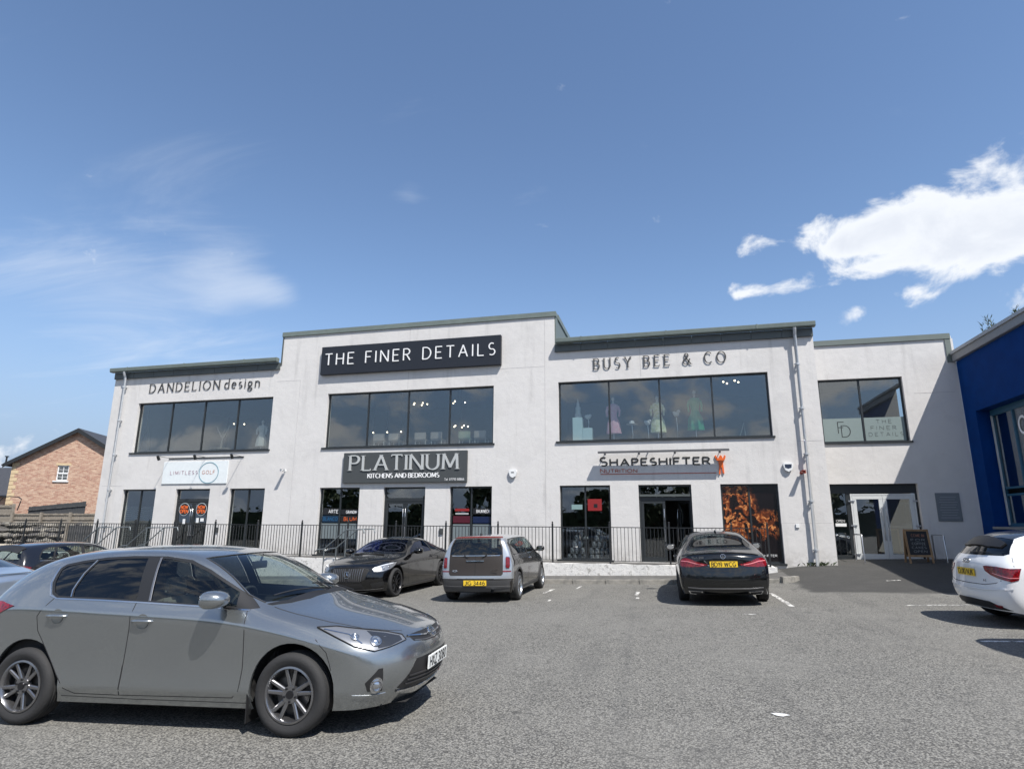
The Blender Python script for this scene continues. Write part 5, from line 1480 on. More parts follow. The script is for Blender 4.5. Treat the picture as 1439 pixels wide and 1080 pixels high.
# ================================================================== ground
def ground():
    xs = [-1500, -500, -200, -90, -50]+[-34+.6*i for i in range(84)]+[17, 24, 40, 90, 200, 500, 1500]
    ys = [-1500, -500, -150, -60, -20]+[-8+.5*i for i in range(66)]+[26, 30, 40, 60, 120, 400, 1500]
    vs = [(x, y, zg(x, y)) for y in ys for x in xs]; w = len(xs)
    fs = [(j*w+i, j*w+i+1, (j+1)*w+i+1, (j+1)*w+i) for j in range(len(ys)-1) for i in range(w-1)]
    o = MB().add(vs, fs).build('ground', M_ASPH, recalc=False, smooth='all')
    tag(o, 'grey chipped asphalt of the car park', None, None, 'structure')
ground()

def strip(name, pts, w, m, lift=.004, kind='structure', label=None, jag=.0):
    """a painted stripe following the ground"""
    vs = []; rnd = random.Random(int(abs(pts[0][0]*100)))
    P = []
    for a, b in zip(pts[:-1], pts[1:]):
        k = max(1, int(math.hypot(b[0]-a[0], b[1]-a[1])/.12)); P += [(lerp(a[0], b[0], i/k), lerp(a[1], b[1], i/k)) for i in range(k)]
    P.append(pts[-1])
    for i, p in enumerate(P):
        a, b = P[max(0, i-1)], P[min(len(P)-1, i+1)]; dx, dy = b[0]-a[0], b[1]-a[1]; l = math.hypot(dx, dy)
        for sg in (-1, 1):
            ww = w/2*(1+rnd.uniform(-jag, jag)); x, y = p[0]-dy/l*ww*sg, p[1]+dx/l*ww*sg
            vs.append((x, y, zg(x, y)+lift))
    fs = [(2*i, 2*i+1, 2*i+3, 2*i+2) for i in range(len(P)-1)]
    o = MB().add(vs, fs).build(name, m, recalc=False)
    for p in o.data.polygons:
        if p.normal.z < 0: p.flip()
    return tag(o, label, None, None, kind)
for i, (pts, w) in enumerate([([(2.17, 15.5), (2.20, 14.4), (2.22, 13.1)], .09), ([(-.78, 15.6), (-.80, 14.9)], .09), ([(-.75, 14.5), (-.74, 14.2)], .07),
        ([(-2.95, 16.2), (-3.02, 15.2)], .08), ([(-2.35, 17.0), (-2.37, 16.2)], .07), ([(4.25, 13.45), (4.9, 13.55), (5.7, 13.62)], .09), ([(3.9, 9.75), (4.9, 9.85)], .09), ([(5.2, 17.6), (5.55, 17.7)], .07),
        ([(1.22, 12.0), (1.42, 12.02)], .09), ([(2.30, 12.8), (2.42, 12.85)], .05), ([(-2.62, 13.9), (-2.60, 13.6)], .06), ([(-6.0, 5.0), (-5.6, 4.9)], .05)]):
    strip('bay_line', pts, w, M_PAINT, jag=.3, label='worn white parking bay line painted on the asphalt')
# a chip of white paint in the foreground
mk = MB(); n_ = 9; cx_, cy_ = .84, 6.0
mk.add([(cx_+.065*(1+.25*math.sin(5*a+1))*math.cos(a), cy_+.042*(1+.3*math.sin(3*a))*math.sin(a), zg(cx_, cy_)+.005) for a in [2*math.pi*k/n_ for k in range(n_)]], [tuple(range(n_))])
tag(mk.build('paint_mark', M_WHITE, recalc=False), 'small white paint splash on the open asphalt', None, None, 'structure')
debris = MB(); rd_ = random.Random(5)
for i in range(120):
    x = rd_.uniform(-6, 6); y = rd_.uniform(2.5, 17); r = rd_.uniform(.004, .010)
    z = zg(x, y)
    debris.add([(x-r, y-r, z), (x+r, y-r*.6, z), (x+r*.5, y+r, z), (x, y, z+r*.8)], [(0, 1, 3), (1, 2, 3), (2, 0, 3)])
tag(debris.build('loose_chippings', mat('chipping_pale', (.26, .25, .23), .9)), 'loose pale stone chippings on the asphalt', None, None, 'stuff')

# kerb stones along the bays, each laid singly; rounded end stone
kb = thing('kerb', None, None, (0, 0, 0)); kb['kind'] = 'structure'; kb['label'] = 'pale concrete kerb in front of the white plinth'
ks = MB(); ks.box(-.452, .452, 0, .14, -.25, .115)
ks_me = ks.mesh('kerb_stone', bevel=.014); ks_me.materials.append(M_KERB)
x = 2.35
while x > -25:
    z = zg(x, 17.55); o = link('kerb_stone', ks_me, kb, None, Matrix.Translation((x, 17.55+random.uniform(-.006, .006), z+random.uniform(-.004, .004))) @ Matrix.Rotation(-.027, 4, 'Y')); x -= .914
for k in range(2):
    a = R_(-78+k*34); cxk, cyk = 2.72, 18.0
    o = link('kerb_stone', ks_me, kb, None, Matrix.Translation((cxk+.52*math.cos(a+.2), cyk+.52*math.sin(a+.2), zg(3.2, 17.8)+.0)) @ Matrix.Rotation(a+math.pi/2+.2, 4, 'Z') @ Matrix.Scale(.36, 4, (1, 0, 0)) )
def sheet(name, x0, x1, y0, y1, f, m, label, nx=30, ny=6, kind='structure'):
    vs = [(lerp(x0, x1, i/nx), lerp(y0, y1, j/ny), f(lerp(x0, x1, i/nx), lerp(y0, y1, j/ny))) for j in range(ny+1) for i in range(nx+1)]
    fs = [(j*(nx+1)+i, j*(nx+1)+i+1, (j+1)*(nx+1)+i+1, (j+1)*(nx+1)+i) for j in range(ny) for i in range(nx)]
    return tag(MB().add(vs, fs).build(name, m, recalc=False), label, None, None, kind)
sheet('pavement', -26, 3.05, 17.68, 19.12, lambda x, y: max(.027*x, zg(x, y)-.03)+.105, M_PAVE, 'narrow dark tarmac pavement between kerb and plinth', 60, 4)

# raised terrace with its flaking white face
tr_ = thing('terrace', None, None); tr_['kind'] = 'structure'; tr_['label'] = 'raised walkway in front of the shops with flaking white face'
t = MB(); t.box(-26, 2.92, 19.10, 19.22, -1.2, .385); t.box(2.80, 2.92, 19.22, 20.32, -1.2, .385)
me = t.mesh('plinth_wall')
bm = bmesh.new(); bm.from_mesh(me); bmesh.ops.subdivide_edges(bm, edges=[e for e in bm.edges if abs(e.verts[0].co.x-e.verts[1].co.x) > 3], cuts=120, use_grid_fill=True)
for v in bm.verts:
    if v.co.z > 0: v.co.z += random.uniform(-.012, .010); v.co.y += random.uniform(-.008, .004)
bm.to_mesh(me); bm.free(); link('plinth_wall', me, tr_, M_PLINTH)
MB().box(-26, 2.80, 19.22, 20.35, .25, .375).build('walkway_slab', M_PAVE, tr_)

# ================================================================== walls with openings
def holed(x0, x1, z0, top, holes, yf, thick, tops=None):
    """wall facing -Y. top: function x -> height; holes: (x0, x1, z0, z1)"""
    xs = sorted({x0, x1, *(h[0] for h in holes), *(h[1] for h in holes), *(tops or [])})
    zs = sorted({z0, *(h[2] for h in holes), *(h[3] for h in holes), *{top(lerp(a, b, .5)) for a, b in zip(xs[:-1], xs[1:])}})
    def solid(i, k):
        if not (0 <= i < len(xs)-1 and 0 <= k < len(zs)-1): return False
        cx, cz = (xs[i]+xs[i+1])/2, (zs[k]+zs[k+1])/2
        return cz < top(cx) and not any(h[0] < cx < h[1] and h[2] < cz < h[3] for h in holes)
    mb = MB(); y0, y1 = yf, yf+thick
    for i in range(len(xs)-1):
        for k in range(len(zs)-1):
            if not solid(i, k): continue
            a, b, c, d = xs[i], xs[i+1], zs[k], zs[k+1]
            mb.quad((a, y0, c), (b, y0, c), (b, y0, d), (a, y0, d)); mb.quad((b, y1, c), (a, y1, c), (a, y1, d), (b, y1, d))
            if not solid(i-1, k): mb.quad((a, y1, c), (a, y0, c), (a, y0, d), (a, y1, d))
            if not solid(i+1, k): mb.quad((b, y0, c), (b, y1, c), (b, y1, d), (b, y0, d))
            if not solid(i, k-1): mb.quad((a, y1, c), (b, y1, c), (b, y0, c), (a, y0, c))
            if not solid(i, k+1): mb.quad((a, y0, d), (b, y0, d), (b, y1, d), (a, y1, d))
    return mb
UP = [(-21.23, -14.80, 4.27, 6.35), (-12.41, -5.81, 4.27, 6.35), (-3.48, 3.32, 4.27, 6.35)]
LO = [(-21.39, -19.78), (-18.82, -17.24), (-16.34, -14.79), (-12.46, -10.83), (-9.88, -8.28), (-7.36, -5.83), (-3.47, -1.80), (-.89, .76), (1.64, 3.33)]
bld = thing('retail_building', 'long white rendered two storey retail block with dark windows', 'building', (0, 0, 0))
W = dict(parent=bld)
holes = UP+[(a, b, .40, 2.80) for a, b in LO]
def tp(x): return 8.76 if -14.56 < x < -3.59 else 7.62
holed(-22.62, 4.76, -1.2, tp, holes, D, .3, [-14.56, -3.59]).build('wall', M_WALL, bld, recalc=False)
H2 = [(5.12, 7.66, 4.20, 6.33), (5.14, 7.68, .10, 2.86)]
D2 = 21.85
holed(4.5, 9.27, -.6, lambda x: 7.52, H2, D2, .3).build('wall', M_WALL, bld, recalc=False)
mb = MB(); mb.box(4.46, 4.755, D+.3, D2+.1, -1.2, 7.6); mb.build('wall', M_WALL, bld)
mb = MB(); mb.box(-22.615, -22.3, D+.3, 34, -1.2, 7.6); mb.build('wall', M_WALL, bld)
mb = MB(); mb.box(-22.6, 9.27, 34, 34.3, -1.2, 7.6); mb.build('wall', M_WALL, bld)
# roofs
mb = MB(); mb.box(-22.6, -14.6, D+.3, 34.2, 7.62, 7.78); mb.build('roof', M_CLAD, bld)
mb = MB(); mb.box(-3.55, 4.8, D+.3, 34.2, 7.62, 7.78); mb.build('roof', M_CLAD, bld)
mb = MB(); mb.box(-14.5, -3.65, D+.3, 33, 8.60, 8.70); mb.build('roof', M_CLAD, bld)
mb = MB(); mb.box(4.8, 9.2, D2+.3, 34.2, 7.3, 7.42); mb.build('roof', M_CLAD, bld)
# parapet cappings and the clad sides of the tall middle block
mb = MB(); mb.box(-14.62, -3.53, D-.05, D+.36, 8.76, 8.95); mb.build('parapet_capping', M_GUT, bld, bevel=.008)
mb = MB(); mb.box(-3.60, -3.54, D+.02, 33, 7.60, 8.757); mb.build('side_cladding', M_CLAD, bld)
mb = MB(); mb.box(-3.62, -3.50, D+.362, 33, 8.757, 8.945); mb.build('parapet_capping', M_GUT, bld)
mb = MB(); mb.box(-14.61, -14.55, D+.02, 33, 7.60, 8.757); mb.build('side_cladding', M_CLAD, bld)
mb = MB(); mb.box(-14.60, -14.545, D-.02, D+.018, 7.60, 8.757); mb.build('corner_trim', M_FASC, bld)
mb = MB(); mb.box(4.76, 9.2, D2-.05, D2+.36, 7.50, 7.69); mb.build('parapet_capping', M_CLAD, bld, bevel=.008)
mb = MB(); mb.box(9.03, 9.19, D2-.035, D2+.3, 6.72, 7.50); mb.build('corner_trim', M_CLAD, bld)
# gutters: an open trough with end caps; fascia panels beneath
def gutter(x0, x1):
    prof = [(0, .16), (-.19, .16), (-.205, .15), (-.205, .13), (-.195, .02), (-.17, -.01), (-.05, -.015), (0, -.01), (0, .0)]
    mb = MB(); n = len(prof); vs = [(x, D-.085+p[0], 7.71+p[1]) for x in (x0, x1) for p in prof]
    mb.add(vs, [(i, (i+1) % n, (i+1) % n+n, i+n) for i in range(n)]+[tuple(range(n)), tuple(reversed(range(n, 2*n)))])
    mb.build('gutter', M_GUT, bld, bevel=.004)
    x = x0+.9
    while x < x1:
        b = MB(); b.box(x-.02, x+.02, D-.30, D-.288, 7.73, 7.872); b.box(x-.02, x+.02, D-.30, D-.09, 7.871, 7.877); b.build('gutter_strap', M_GUT, bld); x += 2.85
gutter(-22.70, -14.625); gutter(-3.52, 4.82)
for a, b in ((-22.62, -14.60), (-3.585, 4.765)):
    k = round((b-a)/.96)
    for i in range(k):
        q = MB(); q.box(lerp(a, b, i/k)+.004, lerp(a, b, (i+1)/k)-.004, D-.082, D-.003, 7.43, 7.70); q.build('fascia_panel', M_FASC, bld, bevel=.004)
# movement joints and a low bell-cast line in the render
for x, z0, z1 in ((-3.95, .4, 8.7), (-9.12, 6.37, 7.04), (-9.12, 8.2, 8.7), (-.66, 6.4, 7.4), (-13.65, .4, 6.95), (3.90, .3, 1.62)):
    q = MB(); q.box(x-.006, x+.006, D-.0035, D, z0, z1); q.build('movement_joint', mat('joint_grey', (.42, .41, .41), .9), bld)
for x0, x1, z, y in ((3.35, 4.74, 1.62, D), (4.0, 4.75, 4.1, D), (-5.7, -3.95, 6.95, D), (-14.7, -13.65, 6.95, D), (7.95, 9.1, 5.75, D2), (-22.5, -21.5, 2.95, D)):
    q = MB(); q.box(x0, x1, y-.003, y, z-.005, z+.005); q.build('render_crack', mat('joint_grey', (.42, .41, .41), .9), bld)
q = MB(); q.box(3.335, 4.77, D-.012, D, -.2, 1.60); q.build('bell_cast', M_WALL, bld)

def downpipe(x, z0, z1, y=D-.15):
    t = thing('downpipe', 'pale grey downpipe at the left end of the white facade' if x < 0 else 'pale grey downpipe right of the alarm box', 'drainpipe', (x, y, z0))
    mb = MB(); mb.tube([(0, -.09, z1-z0), (0, -.06, z1-z0-.12), (0, 0, z1-z0-.22), (0, 0, 0)], .052, 16); mb.build('pipe', M_PIPE, t, smooth=50)
    z = .45
    while z < z1-z0-.3:
        c = MB(); c.tube([(0, 0, z-.03), (0, 0, z+.03)], .060, 16); c.box(-.085, .085, .02, .06, z-.016, z+.016); c.box(-.03, .03, .03, .149, z-.014, z+.014)
        c.build('bracket', M_PIPE, t); z += 1.42
    return t
downpipe(-21.97, zg(-22, 20)+.1, 7.70); downpipe(4.20, zg(4.2, 20.15), 7.70)
wd = MB(); r_ = random.Random(3)
for i in range(90):
    a = r_.uniform(0, 6.28); l = r_.uniform(.05, .16); x, y = 4.25+r_.gauss(0, .17), D-.10+r_.uniform(-.1, .06); z = zg(x, y)
    wd.add([(x, y, z), (x+.02*math.cos(a+1), y+.02*math.sin(a+1), z+l*.5), (x+l*math.cos(a)*.8, y+l*math.sin(a)*.5, z+l*.8)], [(0, 1, 2)])
tag(wd.build('weeds', mat('weed_green', (.035, .05, .018), .8)), 'small weeds growing at the foot of the right downpipe', 'weeds', None, 'stuff')

# ------------------------------------------------------------------ windows and doors
def window(x0, x1, z0, z1, n, yf, part='window', set_=.11, fw=.055, transom=None, sill=True, panes=None, split=None, glassm=None):
    y = yf+set_; f = MB()
    f.box(x0, x1, y, y+.07, z0, z0+fw); f.box(x0, x1, y, y+.07, z1-fw, z1)
    f.box(x0, x0+fw, y+.001, y+.069, z0+fw, z1-fw); f.box(x1-fw, x1, y+.001, y+.069, z0+fw, z1-fw)
    xs = split or [lerp(x0+fw, x1-fw, i/n) for i in range(1, n)]
    for x in xs: f.box(x-fw*.5, x+fw*.5, y+.002, y+.068, z0+fw, z1-fw)
    if transom: f.box(x0+fw, x1-fw, y+.003, y+.067, transom-.05, transom+.05)
    o = f.build(part, M_FRAME, bld, bevel=.004)
    ed = [x0+fw]+xs+[x1-fw]
    bands = [(z0+fw, z1-fw)] if not transom else [(z0+fw, transom-.05), (transom+.05, z1-fw)]
    for i, (a, b) in enumerate(zip(ed[:-1], ed[1:])):
        for c, d in bands:
            a2 = a+(fw*.5 if i > 0 else 0); b2 = b-(fw*.5 if i < len(ed)-2 else 0)
            g = MB(); g.box(a2, b2, y+.032, y+.038, c, d)
            g.build('pane', glassm or M_GLASS, o)
    if sill:
        s = MB(); s.box(x0-.10, x1+.06, yf-.05, y-.002, z0-.045, z0+.012); s.build('sill', M_FRAME, o, bevel=.004)
    return o
for i, (a, b, c, d) in enumerate(UP):
    window(a, b, c, d, 4, D)
window(*H2[0], 2, D2)
for i, (a, b) in enumerate(LO):
    if i in (1, 4, 7): continue
    window(a, b, .42, 2.80, 2, D)
def door_leaf(o, x0, x1, z0, z1, y, fm, hx, hinge=None, ang=0, glassm=None, fw=.085):
    l = MB(); w = x1-x0
    l.box(0, w, 0, .045, z0, z0+fw*1.6); l.box(0, w, 0, .045, z1-fw, z1); l.box(0, fw, .001, .044, z0+fw*1.6, z1-fw); l.box(w-fw, w, .001, .044, z0+fw*1.6, z1-fw)
    sgn = 1
    M = Matrix.Translation((x0, y, 0)) @ Matrix.Rotation(ang, 4, 'Z')
    if hinge == 'r': M = Matrix.Translation((x1, y, 0)) @ Matrix.Rotation(ang, 4, 'Z') @ Matrix.Translation((-w, 0, 0))
    dl = l.build('door_leaf', fm, o, bevel=.004, matrix=M)
    g = MB(); g.box(fw, w-fw, .018, .026, z0+fw*1.6, z1-fw)
    h = MB(); hx0 = w-fw*.5 if hx == 'r' else fw*.5
    h.tube([(hx0, -.01, z0+.62), (hx0, -.06, z0+.62), (hx0, -.065, z0+1.0), (hx0, -.065, z0+1.35), (hx0, -.06, z0+1.62), (hx0, -.01, z0+1.62)], .013, 8)
    return dl, g, h
def shop_door(x0, x1, zt, transom, yf=D, fm=M_FRAME, angs=(0, 0)):
    fw = .06; y = yf+.11; f = MB()
    f.box(x0, x0+fw, y, y+.08, .38, zt); f.box(x1-fw, x1, y, y+.08, .38, zt); f.box(x0+fw, x1-fw, y+.001, y+.079, zt-fw, zt); f.box(x0+fw, x1-fw, y+.001, y+.079, transom-.06, transom+.06); f.box(x0+fw, x1-fw, y, y+.08, .36, .40)
    o = f.build('door_frame', M_FRAME, bld, bevel=.004)
    g = MB(); g.box(x0+fw, x1-fw, y+.03, y+.036, transom+.06, zt-fw); g.build('pane', M_GLASS, o)
    xm = (x0+x1)/2
    for (a, b, hx, hg, an) in ((x0+fw+.004, xm-.003, 'r', 'l', angs[0]), (xm+.003, x1-fw-.004, 'l', 'r', angs[1])):
        dl, g, h = door_leaf(bld, a, b, .41, transom-.065, y+.012, fm, hx, hg, an)
        g.build('pane', M_GLASS, dl); h.build('handle', M_STEEL, dl, smooth=50)
    return o
shop_door(*LO[1], 2.80, 2.36); shop_door(*LO[4], 2.80, 2.36); shop_door(*LO[7], 2.80, 2.36, angs=(0, R_(-62)))
sc_ = MB(); sc_.box(-.87, .74, D+.05, D+.10, 2.43, 2.50); sc_.build('door_head_box', M_FASC, bld)

# entrance of the set-back block: dark screen, pale twin doors
f = MB(); ye = D2+.16
f.box(5.14, 7.68, ye, ye+.07, 2.56, 2.86); f.box(5.14, 5.20, ye, ye+.07, .1, 2.56); f.box(5.62, 5.73, ye, ye+.07, .1, 2.56); f.box(7.62, 7.68, ye, ye+.07, .1, 2.56); f.box(5.20, 5.62, ye+.001, ye+.069, .1, .62)
es = f.build('entrance_screen', M_FRAME, bld, bevel=.004)
g = MB(); g.box(5.20, 5.62, ye+.03, ye+.036, .62, 2.56); g.build('pane', M_GLASS, es)
fm_ = mat('door_white_frame', (.58, .60, .60), .4)
f = MB(); f.box(5.745, 5.795, ye-.02, ye+.06, .48, 2.55); f.box(7.56, 7.61, ye-.02, ye+.06, .48, 2.55); f.box(5.795, 7.56, ye-.019, ye+.059, 2.50, 2.549)
f.build('entrance_door_frame', fm_, bld, bevel=.004)
for a, b, hx in ((5.80, 6.675, 'r'), (6.68, 7.555, 'l')):
    dl, g, h = door_leaf(bld, a, b, .50, 2.495, ye-.012, fm_, hx, fw=.115)
    g.build('pane', M_GLASS, dl); h.build('handle', M_STEEL, dl, smooth=50)
    for z in (.66, 1.55, 2.32):
        k = MB(); xx = 5.70 if hx == 'r' else 7.635; k.cyl((xx-a, -.04, z), .028, .06, 'y', 10); k.box((xx if hx == 'r' else 7.52)-a, (5.86 if hx == 'r' else xx)-a, -.03, -.012, z-.02, z+.02); k.build('hinge', M_STEEL, dl)
mb = MB(); mb.box(5.0, 7.8, D2-.02, D2+.5, .30, .475); mb.build('door_step', M_KERB, bld)
st = text(bld, 'OPEN', 5.27, 5.52, 1.66, .07, M_WHITE, depth=.002, gap=.2, y=ye+.028, joined=True, name='door_sticker')
mb = MB(); mb.box(5.24, 5.56, ye+.024, ye+.029, 1.52, 1.62); mb.build('door_sticker', M_WHITE, bld)

# interiors seen through the glass
rm = MB()
rm.box(-22.3, 4.4, D+.31, 27, .20, .375); rm.box(-22.3, 4.4, D+.31, 27, 3.3, 4.12); rm.box(-22.3, 4.4, D+.31, 27, 6.9, 7.1)
rm.box(4.8, 9.2, D2+.4, 27, .2, .48); rm.box(4.8, 9.2, D2+.31, 27, 3.3, 4.0); rm.box(4.8, 9.2, D2+.31, 27, 6.9, 7.1)
rm.build('floor', M_RFLOOR, bld)
rm = MB(); rm.box(-22.3, 9.2, 27, 27.15, .2, 7.1)
for x in (-14.2, -4.3, 4.5): rm.box(x-.08, x+.08, D+.31 if x < 4 else D2+.31, 27, .375, 6.9)
rm.build('inner_wall', M_ROOM, bld)
bl = MB()
for i in range(22): bl.box(-21.33, -19.84, D+.26, D+.275, .50+i*.075, .545+i*.075)
bl.build('window_blind', mat('blind_dark', (.05, .06, .055), .6), bld)

# ================================================================== signs and lettering
M_SIGNBLK = mat('sign_black', (.012, .014, .020), .4)
M_SIGNGREY = mat('sign_dark_grey', (.055, .060, .062), .45)
M_LETW = mat('letter_white', (.80, .80, .80), .4)
M_LETBLK = mat('letter_black', (.018, .018, .018), .4)
M_LETGR = mat('letter_dark_grey', (.045, .045, .045), .5)
M_LETSIL = mat('letter_silver', (.50, .51, .50), .35, .2)
M_ORANGE = mat('letter_orange', (.72, .13, .02), .45)
M_RUST = mat('letter_brick_red', (.42, .09, .05), .5)

t = thing('shop_sign', 'large black fascia sign with thin white capitals on the tallest block', 'sign', (-9.12, D, 7.07))
b = MB(); b.box(-3.60, 3.60, -.16, -.002, 0, 1.11); b.build('sign_box', M_SIGNBLK, t, bevel=.01)
text(t, 'THE FINER DETAILS', -3.40, 3.38, .37, .44, M_LETW, depth=.025, thin=.085, thick=.095, gap=.44, y=-.161)
t = thing('shop_sign', 'grey kitchens and bedrooms sign with silver capitals above double doors', 'sign', (-9.11, D, 2.95))
b = MB(); b.box(-2.39, 2.39, -.11, -.002, 0, 1.10); b.build('sign_box', M_SIGNGREY, t, bevel=.008)
text(t, 'PLATINUM', -2.10, 2.06, .45, .54, M_LETSIL, depth=.03, thin=.055, thick=.17, serif=.16, gap=.26, y=-.111)
text(t, 'KITCHENS AND BEDROOMS', -1.37, 1.37, .175, .155, M_LETW, depth=.012, thin=.09, thick=.22, serif=.10, gap=.22, y=-.111)
text(t, 'Tel: 07793 88866'.replace('e', 'e'), 1.58, 2.30, .06, .075, M_LETW, depth=.004, gap=.3, thin=.12, y=-.111, joined=True, name='phone_lettering')
t = thing('shop_sign', 'pale golf shop sign with a blue grey ring around one word', 'sign', (-18.02, D, 3.0))
b = MB(); b.box(-1.51, 1.51, -.035, -.002, 0, .87); b.build('sign_panel', mat('sign_pale', (.70, .74, .75), .4), t, bevel=.004)
text(t, 'LIMITLESS', -1.14, .14, .365, .135, mat('letter_mauve', (.34, .22, .27), .5), depth=.006, thin=.11, gap=.45, y=-.036)
text(t, 'GOLF', .36, .93, .37, .135, mat('letter_peach', (.50, .24, .18), .5), depth=.006, thin=.11, gap=.40, y=-.036)
rg = MB(); nn = 48
vs = []; 
for k in range(nn):
    a = 2*math.pi*k/nn
    for q in (-.5, .5):
        for yy in (-.036, -.044): vs.append((.66+(.44+q*.03)*math.cos(a), yy, .42+(.40+q*.03)*math.sin(a)))
fs = []
for k in range(nn):
    j = (k+1) % nn
    for a, b2 in ((0, 1), (1, 3), (3, 2)): fs.append((4*k+a, 4*k+b2, 4*j+b2, 4*j+a))
rg.add(vs, fs); rg.build('ring', mat('ring_blue_grey', (.20, .34, .40), .4), t)
t = thing('shop_sign', 'dark raised letters ending in small design, high on left block', 'sign', (-18.1, D, 6.78))
text(t, 'DANDELION', -2.64, .76, 0, .36, M_LETGR, depth=.015, thin=.035, thick=.125, serif=.13, gap=.42, y=-.014)
text(t, 'design', 1.02, 2.62, 0, .40, M_LETGR, depth=.015, thin=.05, thick=.11, serif=.06, gap=.36, y=-.014)
t = thing('shop_sign', 'dark raised serif letters with ampersand above the dress window', 'sign', (-.06, D, 6.74))
text(t, 'BUSY BEE & CO', -2.16, 2.14, 0, .37, M_LETGR, depth=.015, thin=.035, thick=.115, serif=.13, gap=.54, y=-.024)
# standing-off lettering under a light trough
t = thing('shop_sign', 'black letters over red NUTRITION word with orange strongman figure', 'sign', (-.2, D, 3.15))
text(t, 'SHAPESHIFTER', -1.90, 1.57, .28, .28, M_LETBLK, depth=.012, thin=.14, thick=.17, gap=.24, y=-.006, small=.225)
text(t, 'NUTRITION', -1.90, -.71, .055, .125, M_RUST, depth=.01, thin=.15, thick=.15, gap=.22, y=-.004, small=.105)
b = MB(); b.box(-1.90, 1.75, -.014, -.003, -.005, .018); b.build('underline', M_RUST, t)
fg = MB()
fig = [(-.07, 0), (-.03, .0), (-.02, .2), (.02, .22), (.045, .02), (.085, .02), (.07, .28), (.075, .40), (.13, .47), (.155, .56), (.12, .60), (.09, .52), (.055, .50), (.045, .56), (.01, .60), (-.03, .56), (-.035, .50), (-.09, .51), (-.13, .60), (-.165, .57), (-.13, .46), (-.07, .40), (-.05, .28)]
fg.prism([(x*1.05, z) for x, z in fig], -.05, -.003); fg.build('figure', M_ORANGE, t, matrix=Matrix.Translation((1.90, 0, -.04)))
t = thing('light_trough', 'grey light trough on four arms above the nutrition shop letters', 'light fitting', (-.1, D, 3.83))
b = MB(); b.box(-2.03, 2.05, -.40, -.20, .0, .035); b.box(-2.03, 2.05, -.41, -.38, -.03, .04); b.build('trough', mat('trough_grey', (.10, .10, .105), .45), t, bevel=.004)
for x in (-1.83, -.72, .42, 1.80):
    b = MB(); b.tube([(x, -.003, .01), (x, -.21, .018)], .012, 8); b.box(x-.03, x+.03, -.012, -.003, -.03, .05); b.build('arm', mat('trough_grey', (.10, .10, .105), .45), t)
b = MB(); b.tube([(-.42, -.004, .05), (-.42, -.08, .04)], .02, 8); b.build('junction_box', M_PIPE, t)
# three spotlights over the golf sign
t = thing('sign_light_bar', 'dark bar with three spotlights on arms above the golf sign', 'light fitting', (-17.58, D, 4.02))
b = MB(); b.box(-1.75, 1.72, -.03, -.003, -.03, .01); b.build('wall_bar', M_RAIL, t)
for x in (-1.70, 0, 1.66):
    b = MB(); b.tube([(x, -.003, 0), (x, -.60, .02), (x, -.62, -.02)], .010, 8); b.build('arm', M_RAIL, t)
    b = MB(); b.tube([(x, -.66, .03), (x, -.56, -.12)], [.045, .06], 14); b.build('spotlight', M_RAIL, t, smooth=50)

# cameras, alarms, plaques, vents
def cctv(x, z, label, m, y=D):
    t = thing('security_camera', label, 'camera', (x, y, z))
    b = MB(); b.tube([(0, -.003, 0), (0, -.14, .02)], .016, 8); b.cyl((0, -.008, 0), .05, .008, 'y', 14); b.build('arm', m, t)
    b = MB(); b.tube([(0, -.10, .03), (.03, -.32, .0)], [.042, .045], 14); b.box(-.045, .07, -.36, -.08, .045, .06); b.build('camera_body', m, t, smooth=50)
cctv(-13.98, 3.44, 'white security camera between the golf and kitchen shops', M_WHITE)
cctv(4.03, 3.12, 'small red lamp camera beside the right alarm box', mat('strobe_red', (.35, .05, .03), .4))
def alarm(x, z, label, dark):
    t = thing('alarm_box', label, 'alarm box', (x, D, z))
    b = MB(); b.prism([(-.13, .13), (.13, .13), (.15, .05), (.10, -.10), (0, -.16), (-.10, -.10), (-.15, .05)], -.09, -.003); b.build('case', M_WHITE, t, bevel=.012)
    b = MB(); b.prism([(-.10, .08), (.10, .08), (.09, -.02), (0, -.05), (-.09, -.02)] if dark else [(-.05, .05), (.05, .05), (.05, .02), (-.05, .02)], -.096, -.09); b.build('label', mat('alarm_navy', (.02, .03, .06), .4) if dark else M_SIGNGREY, t)
alarm(-5.08, 3.22, 'white alarm box between the kitchen and nutrition shops', False); alarm(3.66, 3.30, 'navy and white alarm box beside the right downpipe', True)
b = MB(); b.box(3.72, 3.82, D-.05, D-.013, 1.48, 1.60); tag(b.build('outside_socket', M_WHITE, bevel=.006), 'small white box low on wall by the right downpipe', 'socket')
t = thing('wall_plaque', 'grey slatted notice plaque on the shaded wall right of the entrance', 'plaque', (8.44, D2, 1.70))
pm_ = mat('plaque_grey', (.16, .18, .20), .5)
b = MB(); b.box(-.33, .33, -.03, -.002, 0, .86); b.build('board', pm_, t, bevel=.006)
for i in range(9):
    b = MB(); b.box(-.25+.02*(i % 3), .25-.03*((i*2) % 3), -.034, -.030, .10+i*.078, .115+i*.078); b.build('text_line', mat('plaque_light', (.30, .32, .34), .5), t)
b = MB(); b.box(7.36, 7.42, D-.0, D+.0, 0, 0) if False else None
for x, z, lab in ((-16.72, 1.25, 'small grey intercom by the golf shop door'), (-7.63, 1.28, 'small grey intercom by the kitchen shop door')):
    b = MB(); b.box(x-.07, x+.07, D-.05, D-.002, z-.09, z+.09); tag(b.build('intercom', M_SIGNGREY, bevel=.008), lab, 'intercom')
b = MB(); b.box(9.22, 9.45, D2+.5, D2+.75, 7.35, 7.75); tag(b.build('roof_box', M_WHITE, bevel=.01), 'small white box on the roof corner beside the blue building', 'vent')

